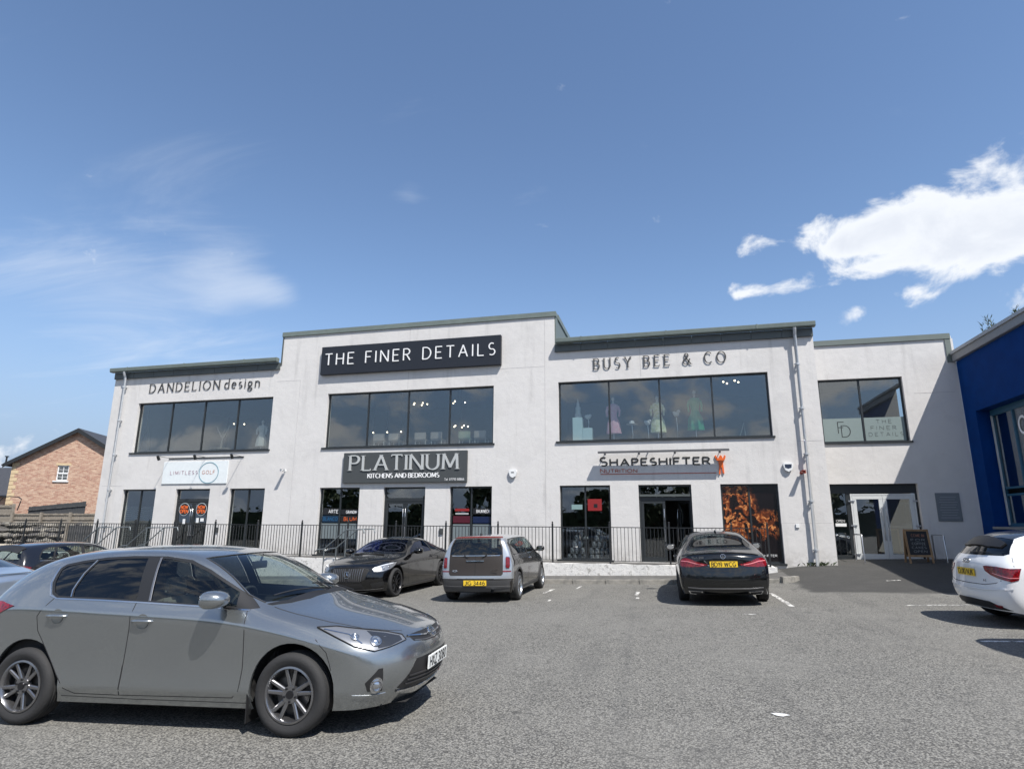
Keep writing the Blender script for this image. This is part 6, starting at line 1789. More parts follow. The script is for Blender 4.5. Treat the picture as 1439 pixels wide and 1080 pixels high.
# stickers on the panes
yg = D+.138
def sticker(x0, x1, z0, z1, m, lab, tx=None, tm=None, y=yg, **k):
    o = MB().box(x0, x1, y-.003, y, z0, z1).build('window_sticker', m)
    tag(o, lab, 'sticker')
    if tx: text(o, tx, x0+(x1-x0)*k.get('a', .08), x1-(x1-x0)*.06, z0+(z1-z0)*.25, (z1-z0)*.5, tm, depth=.001, thin=.15, gap=.25, y=y-.0032, joined=True, name='sticker_lettering')
    return o
M_STK = mat('sticker_black', (.012, .012, .014), .35)
M_RED = mat('sticker_red', (.24, .015, .015), .4); M_BLU = mat('sticker_blue', (.005, .022, .05), .4); M_WIN = mat('sticker_frost', (.16, .19, .20), .35)
sticker(-12.36, -11.69, 1.83, 2.06, M_STK, 'black sticker with white capitals, left pane of left kitchen window', 'ARTE', M_LETW, a=.38)
sticker(-12.36, -11.69, 1.56, 1.80, M_BLU, 'blue sticker in the left pane of left kitchen window', 'BLANCO', mat('ink_blue', (.012, .09, .20), .4))
sticker(-11.60, -10.92, 1.83, 2.02, M_STK, 'black sticker with small white capitals, right pane of left kitchen window', 'GRANDIM', M_LETW, a=.3)
sticker(-11.60, -10.92, 1.56, 1.80, M_STK, 'black sticker with orange lettering, left kitchen window', 'Cum'.replace('C', 'b') if 'b' in G else 'BLUM', M_ORANGE, a=.2)
sticker(-12.36, -11.69, .98, 1.52, M_WIN, 'grey frosted sticker low in left kitchen window')
sticker(-11.60, -10.92, .98, 1.52, M_WIN, 'grey frosted sticker low in right half of left kitchen window')
sticker(-7.20, -6.68, 1.96, 2.05, M_RED, 'red strip sticker in the right kitchen window')
sticker(-7.18, -6.70, 1.85, 1.90, mat('sticker_white', (.4, .4, .4), .4), 'white strip sticker under red strip, right kitchen window')
sticker(-7.26, -6.64, 1.56, 1.80, mat('sticker_maroon', (.07, .006, .015), .4), 'maroon script sticker in the right kitchen window')
sticker(-6.54, -5.90, 1.86, 2.06, M_STK, 'black sticker with white capitals, right kitchen window', 'BAUKNECH', M_LETW, a=.2)
sticker(-6.54, -5.90, 1.56, 1.78, mat('sticker_navy', (.004, .012, .05), .4), 'navy sticker low in the right kitchen window')
sticker(-7.26, -6.64, .90, 1.52, M_WIN, 'grey frosted panel low left in right kitchen window')
sticker(-6.54, -5.90, .90, 1.52, M_WIN, 'grey frosted panel low right in right kitchen window')
o = sticker(-2.56, -2.10, 1.98, 2.36, M_RED, 'red square poster inside the nutrition shop window')
MB().box(-2.36, -2.24, yg-.006, yg-.003, 2.08, 2.2).build('poster_mark', M_STK, o)
o = sticker(-3.10, -2.74, 2.02, 2.18, mat('sticker_teal', (.20, .30, .30), .4), 'pale drawn logo sticker in nutrition shop window')
for xc, lab in ((-18.42, 'left NOW OPEN disc on the golf shop doors'), (-17.63, 'right NOW OPEN disc on the golf shop doors')):
    t = thing('open_sign', lab, 'sign', (xc, D+.115, 2.02))
    b = MB(); b.cyl((0, -.006, 0), .245, .006, 'y', 30); b.build('disc', mat('ring_pale', (.45, .50, .52), .4), t)
    b = MB(); b.cyl((0, -.009, 0), .225, .003, 'y', 30); b.build('face', M_STK, t)
    text(t, 'NOW', -.16, .16, .02, .12, M_ORANGE, depth=.002, thin=.22, thick=.22, gap=.2, y=-.0095)
    text(t, 'OPEN', -.18, .18, -.14, .12, M_ORANGE, depth=.002, thin=.22, thick=.22, gap=.2, y=-.0095)
for x, z, w, h, lab in ((-18.38, 1.55, .12, .2, 'white notice on the left golf shop door'), (-17.76, 1.6, .12, .18, 'white notice nearest the handle on right golf shop door'), (-17.55, 1.62, .16, .12, 'white oval notice on the right golf shop door')):
    sticker(x-w/2, x+w/2, z-h/2, z+h/2, M_WHITE, lab, y=D+.118)
b = MB(); b.box(1.70, 3.27, yg-.002, yg+.0, .48, 2.74)
o = tag(b.build('window_print', mural_mat()), 'black and orange gym figure print filling the window behind the black coupe', 'window graphic')
text(o, 'SHAPESHIFTER', 2.35, 3.15, .62, .06, M_LETW, depth=.001, thin=.14, gap=.2, y=yg-.003, joined=True, name='print_lettering')
# muscular arm-and-chain silhouettes, flat print on the film
def blobpoly(cx, cz, rx, rz, k=0, n=22): return [(cx+rx*(1+.16*math.sin(3*a+k))*math.cos(a), cz+rz*(1+.14*math.sin(2*a+k*2))*math.sin(a)) for a in [2*math.pi*i/n for i in range(n)]]
M_OR2 = mat('print_orange', (.36, .11, .03), .3, noise=(9, .5, (.10, .02, .008))); M_OR3 = mat('print_pale', (.52, .25, .11), .3, noise=(12, .4, (.35, .10, .03)))
for (cx, cz, rx, rz, m_) in () and ((2.10, 2.30, .30, .08, M_OR2), (2.10, 2.06, .27, .07, M_OR3), (2.08, 1.62, .33, .06, M_OR2), (2.42, 1.36, .30, .06, M_OR3), (2.90, 1.42, .24, .10, M_OR2), (3.04, 1.62, .18, .07, M_OR2), (3.12, 1.74, .09, .05, M_OR3), (2.86, 2.2, .05, .12, M_OR2)):
    q = MB(); q.prism(blobpoly(cx, cz, rx, rz, cx*7), yg-.0035, yg-.002); q.build('print_shape', m_, o)
# frosted film with monogram in the set-back upper window
yf2 = D2+.138; M_FR = mat('frosted_film', (.20, .25, .245), .5)
t = thing('frosted_film', 'frosted film with thin monogram across set-back upper window', 'window film', (0, yf2, 0))
for a, b2 in ((5.18, 6.35), (6.42, 7.60)):
    q = MB(); q.box(a, b2, -.003, 0, 4.26, 5.02); q.build('film', M_FR, t)
tk = dict(depth=.001, thin=.055, thick=.065, y=-.0035)
text(t, 'F', 5.62, 5.84, 4.52, .38, M_LETBLK, wx=1, joined=True, **tk); text(t, 'D', 5.72, 6.1, 4.40, .38, M_LETBLK, wx=1, joined=True, **tk)
text(t, 'THE', 6.78, 7.22, 4.82, .12, M_LETBLK, gap=.5, **dict(tk, thin=.1)); text(t, 'FINER', 6.60, 7.34, 4.61, .12, M_LETBLK, gap=.5, **dict(tk, thin=.1)); text(t, 'DETAILS', 6.52, 7.52, 4.40, .12, M_LETBLK, gap=.5, **dict(tk, thin=.1))

# ================================================================== window displays
def person_form(name, label, loc, dress, h=1.55, skirt=.17, wavy=0, group=None):
    t = thing(name, label, 'mannequin', loc)
    b = MB(); b.cyl((0, 0, 0), .14, .015, 'z', 16); b.tube([(0, 0, .01), (0, 0, h*.35)], .012, 8); b.build('stand', M_STEEL, t)
    prof = [(skirt, .28*h), (skirt*.95, .35*h), (skirt*.85, .5*h), (.115, .60*h), (.10, .66*h), (.13, .76*h), (.15, .82*h), (.12, .875*h), (.045, .89*h)]
    b = MB(); n = 24; vs = []
    for i, (r, z) in enumerate(prof):
        for k in range(n):
            a = 2*math.pi*k/n; rr = r*(1+(.10 if i < 3 else .02)*math.sin(7*a+wavy)); vs.append((rr*math.cos(a)*1.25, rr*math.sin(a)*.8, z))
    b.add(vs, [(i*n+k, i*n+(k+1) % n, (i+1)*n+(k+1) % n, (i+1)*n+k) for i in range(len(prof)-1) for k in range(n)]); b.build('dress', dress, t, smooth=60)
    b = MB(); b.tube([(0, 0, .88*h), (0, 0, .94*h)], [.045, .04], 10); b.ball((0, 0, h*.985), .06, 12, 1.2); b.build('neck_cap', mat('dummy_cream', (.50, .46, .40), .6), t, smooth=60)
    for sg in (-1, 1):
        b = MB(); b.tube([(sg*.17, 0, .83*h), (sg*.22, -.03, .74*h), (sg*.21, -.05, .62*h)], [.05, .045, .035], 10); b.build('sleeve', dress, t, smooth=60)
    return t
FZ = 4.12
person_form('dress_form', 'mannequin in long dusky pink dress in the bridal window', (-1.68, 21.05, FZ), mat('dress_pink', (.60, .26, .34), .7, noise=(9, .5, (.62, .40, .42))), 1.72, .20)
person_form('dress_form', 'mannequin in yellow green patterned dress in the bridal window', (-.18, 21.05, FZ), mat('dress_lime', (.42, .46, .22), .7, noise=(12, .5, (.62, .64, .50))), 1.70, .20, 2)
person_form('dress_form', 'mannequin in plain emerald green dress in the bridal window', (1.06, 21.10, FZ), mat('dress_green', (.02, .26, .11), .7), 1.85, .21, 4)
def hat_stand(x, z0, h, label, kind, base='plate'):
    t = thing('hat_stand', label, 'hat stand', (x, 21.0, z0))
    b = MB(); b.tube([(0, 0, 0), (.02, 0, h*.45), (0, 0, h*.8)], [.02, .014, .012], 8); b.cyl((0, 0, 0), .11, .015, 'z', 18); b.build('stand', M_STEEL, t)
    b = MB()
    m_ = mat('hat_cream', (.55, .52, .48), .8, noise=(14, .5, (.30, .24, .24)))
    if kind == 'wide': b.lathe([(.19, h*.82), (.20, h*.83), (.09, h*.86), (.085, h*.93), (.05, h*.97), (.001, h*.98)], 22, 'z')
    else:
        b.ball((0, 0, h*.90), .10, 12, .9); b.ball((.07, -.03, h*.97), .06, 10); b.ball((-.07, -.03, h*.93), .055, 10)
    b.build('hat', m_, t, smooth=60)
t = thing('display_plinth', 'pale blue stepped display blocks at the left of bridal window', 'display blocks', (-2.74, 21.0, FZ))
mp_ = mat('plinth_mint', (.52, .66, .66), .5)
for x0, x1, z1 in ((-.34, 0, 1.06), (.004, .335, .68)):
    b = MB(); b.box(x0, x1, -.17, .17, 0, z1); b.build('block', mp_, t, bevel=.006)
t = thing('hat_tower', 'tall stack of boxes and feathered hat on the pale blocks', 'hats', (-2.90, 20.98, FZ+1.06))
b = MB(); b.cyl((0, 0, 0), .12, .14, 'z', 18); b.build('hat_box', mat('hat_cream', (.5, .5, .5)), t)
b = MB(); b.cyl((0, 0, .14), .09, .22, 'z', 18); b.build('hat_box', mat('box_pale', (.48, .52, .50), .6), t)
b = MB(); b.lathe([(.10, .36), (.06, .40), (.05, .5), (.02, .62), (.001, .70)], 16, 'z'); b.build('hat', mat('hat_cream', (.5, .5, .5)), t, smooth=60)
hat_stand(-2.55, FZ+.68, .46, 'cream hat on low stand atop the shorter pale block', 'ball')
hat_stand(-1.05, FZ+.02, .92, 'wide brim hat on stand between pink and lime dresses', 'wide'); hat_stand(-.52, FZ+.02, .88, 'round feathered hat on stand just left of lime dress', 'ball')
hat_stand(.44, FZ+.02, 1.18, 'feathered hat on tall stand between lime and green dresses', 'ball')
for x, w, lab in ((-1.02, .46, 'low cream platform under the wide brim hat'),):
    b = MB(); b.box(x-w/2, x+w/2, 20.85, 21.15, FZ, FZ+.03); tag(b.build('display_platform', M_WHITE), lab, 'platform')
b = MB(); b.tube([(2.25, 21.2, FZ), (2.45, 21.2, FZ+.3), (2.6, 21.2, FZ+.75), (2.62, 21.2, FZ+.3), (2.55, 21.2, FZ)], .02, 8); tag(b.build('rope_ornament', mat('rope_cream', (.40, .40, .32), .7), smooth=50), 'pale looped rope ornament at right end of bridal window', 'ornament')

def lamp_cluster(x, y, z, n, label, r=.30):
    t = thing('pendant_light', label, 'ceiling light', (x, y, z), group=None)
    b = MB(); b.tube([(0, 0, .04), (0, 0, 6.9-z)], .008, 6); b.tube([(-r, 0, .03), (r, 0, .03)], .012, 6); b.build('arm', M_RAIL, t)
    for i in range(n):
        a = 2*math.pi*i/n+.4
        q = MB(); q.ball((r*math.cos(a), r*.8*math.sin(a), .0), .030, 10); q.build('bulb', mat('bulb_warm', (1, .9, .75), .4, emit=(1, .80, .55), estr=5), t, smooth=60)
lamp_cluster(-9.54, 22.5, 6.25, 5, 'five bulb chandelier nearest middle of the centre window'); lamp_cluster(-7.96, 22.6, 6.27, 3, 'three bulb light high at right of the centre window')
lamp_cluster(-7.95, 23.0, 5.36, 5, 'five bulb chandelier hanging low at right of centre window')
for x, lab in ((-11.56, 'leftmost of three small spot bulbs in the centre window'), (-10.94, 'middle one of three small spot bulbs in centre window'), (-10.33, 'rightmost of three small spot bulbs in centre window')):
    lamp_cluster(x, 22.5, 5.14, 1, lab, .01)
lamp_cluster(-17.6, 22.0, 5.62, 2, 'two bulb light inside the left upper window', .22); lamp_cluster(2.36, 21.9, 6.42, 4, 'four bulb light high at right of the bridal window', .28)
def chair(x, label, m):
    t = thing('dining_chair', label, 'chair', (x, 21.25, FZ), group='pale chairs along the centre upper window')
    b = MB(); b.box(-.23, .23, -.22, .22, .42, .49); b.build('seat', m, t, bevel=.02)
    b = MB(); b.box(-.23, .23, -.25, -.19, .46, .74); b.build('backrest', m, t, bevel=.02)
    for sx in (-.2, .2):
        for sy in (-.19, .19):
            b = MB(); b.tube([(sx, sy, 0), (sx, sy, .43)], .016, 6); b.build('leg', mat('leg_pale', (.45, .44, .40), .5), t)
mc = mat('chair_beige', (.34, .29, .25), .8); mcg = mat('chair_sage', (.22, .28, .20), .8)
for x, l, m_ in ((-10.55, 'first pale chair from the left in the centre upper window', mc), (-9.92, 'second pale chair from left in the centre upper window', mc), (-8.86, 'third pale chair from left in the centre upper window', mc), (-8.22, 'fourth pale chair from left in the centre upper window', mc), (-7.12, 'sage green chair in the centre upper window', mcg), (-6.52, 'rightmost beige chair in the centre upper window', mc)):
    chair(x, l, m_)
t = thing('easel', 'pale wooden tripod easel at left of left upper window', 'easel', (-21.55, 21.2, FZ))
for p, q in (((-.30, 0, 0), (0, 0, 1.5)), ((.28, 0, 0), (0, 0, 1.5)), ((0, .4, 0), (0, .05, 1.45)), ((-.14, -.01, .75), (.14, -.01, .75)), ((0, 0, 1.4), (-.02, 0, 2.1))):
    b = MB(); b.tube([p, q], .018, 6); b.build('leg', mat('wood_pale', (.40, .34, .24), .7), t)
t = thing('dried_tree', 'branching dried tree in wicker pot in left upper window', 'ornament', (-17.7, 21.2, FZ))
b = MB(); b.lathe([(.24, 0), (.27, .3), (.25, .33), (.001, .33)], 20, 'z'); b.build('wicker_pot', mat('wicker', (.22, .17, .11), .8), t)
b = MB(); b.cyl((0, 0, .335), .42, .02, 'z', 24); b.build('shelf', mat('wood_pale', (.4, .34, .24)), t)
b = MB(); b.tube([(0, 0, .35), (.02, 0, .8)], [.05, .04], 8); b.tube([(.02, 0, .78), (-.2, 0, 1.1), (-.32, 0, 1.3)], [.04, .03, .015], 8); b.tube([(.02, 0, .78), (.2, 0, 1.05), (.3, 0, 1.32)], [.04, .03, .015], 8); b.tube([(.0, 0, .85), (.05, .1, 1.3)], [.03, .012], 8); b.build('branches', mat('dried_wood', (.36, .32, .26), .8), t, smooth=50)
person_form('statue_figure', 'white draped figure at the right edge of left upper window', (-15.75, 21.1, FZ), mat('statue_white', (.50, .49, .46), .7), 1.40, .18, 1)
# supplement tubs in the nutrition window
tb = MB(); tb.lathe([(.001, 0), (.078, 0), (.082, .01), (.082, .15), (.07, .165), (.07, .20), (.001, .20)], 16, 'z'); tub_me = tb.mesh('supplement_tub', smooth=50); tub_me.materials.append(mat('tub_grey', (.30, .31, .33), .4, noise=(16, .6, (.10, .10, .12))))
def tubs(x, y, rows, side):
    for r in range(rows):
        k = rows-r
        kk = min(k, 4)
        for i in range(kk):
            o = bpy.data.objects.new('supplement_tub', tub_me); COL.objects.link(o); o.location = (x+(i-(kk-1)/2)*.175, y, .385+r*.205)
            side_ = ('first', 'second', 'third', 'fourth')[i]
            lvl = ('bottom', 'second', 'third', 'fourth', 'top')[min(r, 4)]
            tag(o, ('top grey supplement tub of the %s pile in nutrition window' % side) if kk == 1 else '%s grey tub from the left, %s row, %s pile in nutrition window' % (side_, lvl, side), 'tub', 'supplement tubs stacked in the nutrition shop window')
tubs(-2.24, 20.75, 5, 'right'); tubs(-2.98, 20.75, 4, 'left')
b = MB(); b.ball((-2.68, 20.7, 1.10), .07, 12); b.tube([(-2.68, 20.7, .38), (-2.68, 20.7, 1.05)], .01, 6); tag(b.build('display_lamp', M_WHITE, smooth=60), 'small white globe lamp between the tub piles', 'lamp')

# ================================================================== railings
rl = thing('terrace_railing', 'long black vertical bar railing along the raised walkway', 'railing', (0, 19.22, 0))
ZB, ZT = .47, 1.46
def rail_section(parent, x0, x1, posts, gaps=()):
    b = MB(); b.box(x0, x1, -.02, .02, ZT-.012, ZT+.012); b.build('top_rail', M_RAIL, parent)
    b = MB(); b.box(x0, x1, -.016, .016, ZB-.008, ZB+.008); b.build('bottom_rail', M_RAIL, parent)
    pme = MB(); pme.box(-.024, .024, -.024, .024, .36, 1.55); pme.lathe_at([(.03, 1.55), (.03, 1.565), (.012, 1.575), (.028, 1.60), (.02, 1.625), (.001, 1.632)], 10, (0, 0, 0)); pm2 = pme.mesh('post'); pm2.materials.append(M_RAIL)
    for x in posts:
        link('post', pm2, parent, None, Matrix.Translation((x, 0, 0)))
    bme = MB(); bme.box(-.0075, .0075, -.0075, .0075, ZB, ZT); bm2 = bme.mesh('bar'); bm2.materials.append(M_RAIL)
    x = x0+.07
    while x < x1:
        if all(abs(x-p) > .05 for p in posts): link('bar', bm2, parent, None, Matrix.Translation((x, 0, 0)))
        x += .1106
rail_section(rl, -25.6, 2.78, [-3.53+1.77*k for k in range(-12, 4)]+[2.76])
def handrail(x, y, label, flip=1):
    t = thing('step_handrail', label, 'handrail', (x, y, 0))
    for dy in (0, -.75):
        b = MB(); b.tube([(-1.45, dy, .62), (-1.32, dy, .70), (-1.1, dy, .72), (-.35, dy, 1.33), (.25, dy, 1.35), (.29, dy, 1.22)], .021, 8); b.build('rail', mat('handrail_grey', (.16, .18, .19), .4, .5), t, smooth=60)
        for xx, zt in ((-1.1, .72), (-.35, 1.33)):
            b = MB(); b.tube([(xx, dy, -.4), (xx, dy, zt)], .019, 8); b.build('post', mat('handrail_grey', (.1, .1, .1)), t, smooth=60)
    s = MB()
    for i in range(5): s.box(-1.5+i*.30, .35, -.9, .1, -.6, -.25+i*.13+.0)
    s.build('steps', M_PAVE, t)
handrail(-17.55, 18.95, 'grey handrails on the steps up to the golf shop'); handrail(-9.75, 18.95, 'grey handrails on the steps by the left kitchen window')
handrail(-19.3, 18.6, 'grey handrails at the far left end of the walkway')

# entrance hoops and the chalkboard
def hoop(x, label):
    t = thing('door_guard', label, 'guard rail', (x, 20.75, .43))
    b = MB(); b.tube([(0, 0, 0), (0, 0, .82), (0, .04, .86), (0, .80, .86), (0, .84, .82), (0, .84, 0)], .022, 10); b.build('hoop', M_STEEL, t, smooth=60)
    b = MB(); b.cyl((0, 0, 0), .05, .01, 'z', 14); b.cyl((0, .84, 0), .05, .01, 'z', 14); b.build('base_plate', M_STEEL, t)
hoop(5.62, 'steel hoop guard rail left of the entrance doors'); hoop(7.78, 'steel hoop guard rail right of the entrance doors')
t = thing('pavement_board', 'wooden A-frame chalkboard standing by the entrance doors', 'chalkboard', (7.08, 20.80, .44), R_(4))
mw = mat('board_wood', (.38, .24, .12), .7, noise=(6, .5, (.22, .12, .06)))
for sg, ang in ((1, -9), (-1, 9)):
    M = Matrix.Translation((0, 0, 1.03)) @ Matrix.Rotation(R_(ang), 4, 'X') @ Matrix.Translation((0, 0, -1.03))
    for x0, x1, z0, z1 in ((-.33, -.275, 0, 1.02), (.275, .33, 0, 1.02)):
        b = MB(); b.box(x0, x1, -.02 if sg > 0 else 0, 0 if sg > 0 else .02, z0, z1); b.build('leg', mw, t, bevel=.003, matrix=M)
    for z0, z1 in ((.96, 1.015), (.22, .28)):
        b = MB(); b.box(-.274, .274, -.019 if sg > 0 else .001, -.001 if sg > 0 else .019, z0, z1); b.build('cross_rail', mw, t, matrix=M)
    b = MB(); b.box(-.273, .273, -.012 if sg > 0 else .004, -.004 if sg > 0 else .012, .281, .959); bo = b.build('board', mat('chalkboard_black', (.02, .02, .022), .7), t, matrix=M)
    if sg > 0:
        ck = mat('chalk', (.32, .33, .32), .9); ckr = mat('chalk_rust', (.34, .15, .10), .9)
        for s_, z, h_, m_ in (('COME IN', .80, .075, ckr), ('FOR', .68, .06, ck), ('COFFEE', .57, .065, ck), ('CAKES', .46, .06, ck), ('OPEN', .35, .06, ck)):
            text(bo, s_, -.19+.02*len(s_) % .05, .19, z, h_, m_, depth=.001, thin=.1, gap=.3, y=-.0125, joined=True, name='chalk_writing')

# ================================================================== blue building
bb = thing('blue_building', 'blue rendered shop with grey eaves at the right edge', 'building', (0, 0, 0))
M_BLUE = mat('blue_render', (.001, .036, .17), .8, spec=.1, noise=(2.5, .35, (.001, .026, .125)), bump=(60, .4))
XB = 9.27
# wall facing -X: built in a turned frame, local x = -Y
Mrot = Matrix.Translation((XB, 0, 0)) @ Matrix.Rotation(R_(-90), 4, 'Z')
mbw = holed(-21.845, -12.5, -.6, lambda x: 6.72, [(-21.12, -14.2, 1.55, 4.98)], 0, .5)
mbw.build('wall', M_BLUE, bb, recalc=False, matrix=Mrot)
mb = MB(); mb.box(XB, XB+14, 12.2, 12.5, -.6, 6.7); mb.build('wall', M_BLUE, bb)
mb = MB(); mb.box(XB-.12, XB+.35, 12.1, 21.80, 6.72, 7.02); mb.build('eaves_fascia', mat('eaves_grey', (.20, .205, .215), .45), bb, bevel=.01)
mb = MB(); mb.box(XB-.165, XB-.121, 12.1, 21.795, 6.95, 7.05); mb.build('eaves_edge', mat('eaves_light', (.34, .35, .36), .4), bb, bevel=.006)
mb = MB(); mb.add([(XB+.35, 12.1, 7.02), (XB+.35, 21.8, 7.02), (XB+14, 21.8, 7.6), (XB+14, 12.1, 7.6)], [(0, 1, 2, 3)]); mb.build('roof', M_FASC, bb)
M_TEAL = mat('frame_teal_blue', (.025, .10, .17), .4)
xw = XB+.36
fr = MB(); fr.box(xw, xw+.08, 14.2, 21.12, 1.55, 1.65); fr.box(xw, xw+.08, 14.2, 21.12, 4.80, 4.98); fr.box(xw, xw+.08, 21.0, 21.12, 1.65, 4.80)
for y in (19.95, 18.2, 16.4, 14.9): fr.box(xw, xw+.08, y-.035, y+.035, 1.65, 4.80)
fr.box(xw+.01, xw+.07, 14.2, 21.0, 2.62, 2.68); fr.box(xw+.01, xw+.07, 14.2, 21.0, 2.42, 2.48)
wb_ = fr.build('window', M_TEAL, bb, bevel=.004)
ys_ = [21.0, 19.985, 18.235, 16.435, 14.935, 14.2]
for a, b2 in zip(ys_[:-1], ys_[1:]):
    for z0, z1 in ((1.65, 2.42), (2.68, 4.80)):
        g = MB(); g.box(xw+.035, xw+.041, b2 if b2 == 14.2 else b2, a-(.07 if a != 21.0 else 0), z0, z1); g.build('pane', M_GLASS, wb_)
mb = MB(); mb.box(XB-.06, xw, 14.1, 21.119, 1.48, 1.549); mb.build('sill', mat('eaves_grey', (.2, .2, .2)), bb)
mb = MB(); mb.box(xw-.05, xw-.01, 20.98, 21.02, 1.6, 4.8); mb.build('rainwater_strip', M_PIPE, bb)
mb = MB(); mb.box(XB+3.5, XB+3.6, 12.5, 21.7, 0, 6.5); mb.box(XB+.5, XB+3.5, 12.5, 21.7, .9, 1.0); mb.box(XB+.5, XB+3.5, 12.5, 21.7, 5.3, 5.4); mb.box(XB+.52, XB+3.49, 21.3, 21.4, .5, 6); mb.build('inner_wall', mat('blue_room', (.05, .06, .07), .9), bb)
for y in (20.35, 19.6):
    mb = MB(); mb.box(XB+.75, XB+.80, y-.10, y+.10, 1.0, 5.2); mb.build('curtain_panel', mat('curtain_taupe', (.16, .14, .12), .8), bb)
t = thing('window_letters', 'white outlined letters high in the blue shop window', 'sign', (xw+.02, 0, 0))
Mt = Matrix.Rotation(R_(-90), 4, 'Z')
text(t, 'COFFEE', -19.72, -17.4, 4.08, .46, M_LETW, depth=.01, thin=.16, gap=.25, y=0, matrix=Mt)
t = thing('window_roundel', 'white round emblem below the letters in blue shop window', 'sign', (xw+.0, 18.9, 3.55))
b = MB(); b.cyl((0, 0, 0), .28, .01, 'x', 30); b.build('disc', M_LETW, t)
for y, z in ((20.35, 4.72), (19.4, 4.85)):
    pass

# shrub tips showing over the blue roof
def sprigs(loc, n, h, label, seed):
    r = random.Random(seed); t = thing('shrub', label, 'shrub', loc)
    st = MB(); lf = MB()
    for i in range(n):
        a = r.uniform(0, 6.28); rad = r.uniform(0, .5); x, y = rad*math.cos(a), rad*math.sin(a); hh = h*r.uniform(.65, 1.0)
        tipx, tipy = x*1.3+r.uniform(-.15, .15), y*1.3
        pts = [(x, y, 0), (x*1.1, y*1.1, hh*.5), (tipx, tipy, hh)]; st.tube(pts, [.012, .008, .003], 5, caps=False)
        for k in range(26):
            tt = r.uniform(.45, 1.0); px, py, pz = lerp(x, tipx, tt), lerp(y, tipy, tt), hh*tt
            b = r.uniform(0, 6.28); l = r.uniform(.10, .22); w = .014
            dx, dy = math.cos(b)*l*.6, math.sin(b)*l*.6; dz = l*r.uniform(.5, .95)
            lf.add([(px, py, pz), (px+dx*.5-math.sin(b)*w, py+dy*.5+math.cos(b)*w, pz+dz*.5), (px+dx, py+dy, pz+dz), (px+dx*.5+math.sin(b)*w, py+dy*.5-math.cos(b)*w, pz+dz*.5)], [(0, 1, 2, 3)])
    st.build('stems', mat('stem_brown', (.09, .08, .05), .8), t); o = lf.build('leaves', mat('leaf_willow', (.075, .105, .045), .7), t, recalc=False)
sprigs((XB+.9, 20.6, 6.9), 9, .95, 'spiky green shrub tips over the blue roof, left clump', 1)
sprigs((XB+1.1, 19.2, 6.9), 5, .85, 'spiky green shrub tips over the blue roof, middle clump', 2)
sprigs((XB+1.3, 18.0, 6.9), 4, .85, 'spiky green shrub tips over blue roof, right clump', 3)

# ================================================================== the houses and fences on the left
ca, sa = math.cos(R_(24)), math.sin(R_(24))
hs = thing('brick_house', 'red and buff brick house with dark gabled roof behind the fence', 'house', (-40.66, 30.05, 0), R_(24))
M_BRK = brick_mat(); M_SLATE = mat('slate_dark', (.035, .037, .042), .6, noise=(7, .4, (.06, .06, .065)), bump=(14, .6))
HW, HZ, HA, HD = 7.2, 5.15, 7.30, 10.0
g = MB(); yw = 0
# gable with a window opening
gx0, gx1, gz0, gz1 = 2.62, 3.30, 4.05, 5.02
def zr(x): return HZ+(HA-HZ)*(1-abs(x-HW/2)/(HW/2))
def gable(mb):
    cols = [0, gx0, gx1, HW/2, HW]
    for a, b in zip(cols[:-1], cols[1:]):
        if a == gx0:
            mb.quad((a, 0, -1.5), (b, 0, -1.5), (b, 0, gz0), (a, 0, gz0)); mb.quad((a, 0, gz1), (b, 0, gz1), (b, 0, zr(b)), (a, 0, zr(a)))
            mb.quad((a, 0, gz0), (b, 0, gz0), (b, .12, gz0), (a, .12, gz0)); mb.quad((a, .12, gz1), (b, .12, gz1), (b, 0, gz1), (a, 0, gz1))
            mb.quad((a, .12, gz0), (a, .12, gz1), (a, 0, gz1), (a, 0, gz0)); mb.quad((b, 0, gz0), (b, 0, gz1), (b, .12, gz1), (b, .12, gz0))
        else: mb.quad((a, 0, -1.5), (b, 0, -1.5), (b, 0, zr(b)), (a, 0, zr(a)))
    mb.quad((0, HD, -1.5), (0, 0, -1.5), (0, 0, HZ), (0, HD, HZ)); mb.quad((HW, 0, -1.5), (HW, HD, -1.5), (HW, HD, HZ), (HW, 0, HZ))
    mb.add([(0, HD, -1.5), (HW, HD, -1.5), (HW, HD, HZ), (HW/2, HD, HA), (0, HD, HZ)], [(0, 1, 2, 3, 4)])
gable(g); g.build('wall', M_BRK, hs, recalc=False)
ov = .28
def slope(name, x0, z0, x1, z1, m, th=.12):
    r = MB(); r.add([(x0, -ov, z0), (x1, -ov, z1), (x1, HD+ov, z1), (x0, HD+ov, z0), (x0, -ov, z0+th), (x1, -ov, z1+th), (x1, HD+ov, z1+th), (x0, HD+ov, z0+th)], [(0, 1, 2, 3), (7, 6, 5, 4), (0, 4, 5, 1), (1, 5, 6, 2), (2, 6, 7, 3), (3, 7, 4, 0)])
    return r.build(name, m, hs)
sl_ = (HA-HZ)/(HW/2)
slope('roof', -.35, HZ-.35*sl_+.04, HW/2, HA+.04, M_SLATE); slope('roof', HW+.35, HZ-.35*sl_+.04, HW/2, HA+.04, M_SLATE)
for x0, z0 in ((-.40, HZ-.40*sl_), (HW+.40, HZ-.40*sl_)):
    r = MB(); a, b = (x0, z0), (HW/2, HA); r.add([(a[0], -ov-.03, a[1]-.12), (b[0], -ov-.03, b[1]-.12), (b[0], -ov-.03, b[1]+.14), (a[0], -ov-.03, a[1]+.14), (a[0], -ov, a[1]-.12), (b[0], -ov, b[1]-.12), (b[0], -ov, b[1]+.14), (a[0], -ov, a[1]+.14)], [(0, 1, 2, 3), (0, 4, 5, 1), (3, 2, 6, 7), (4, 7, 6, 5)]); r.build('barge_board', M_RAIL, hs)
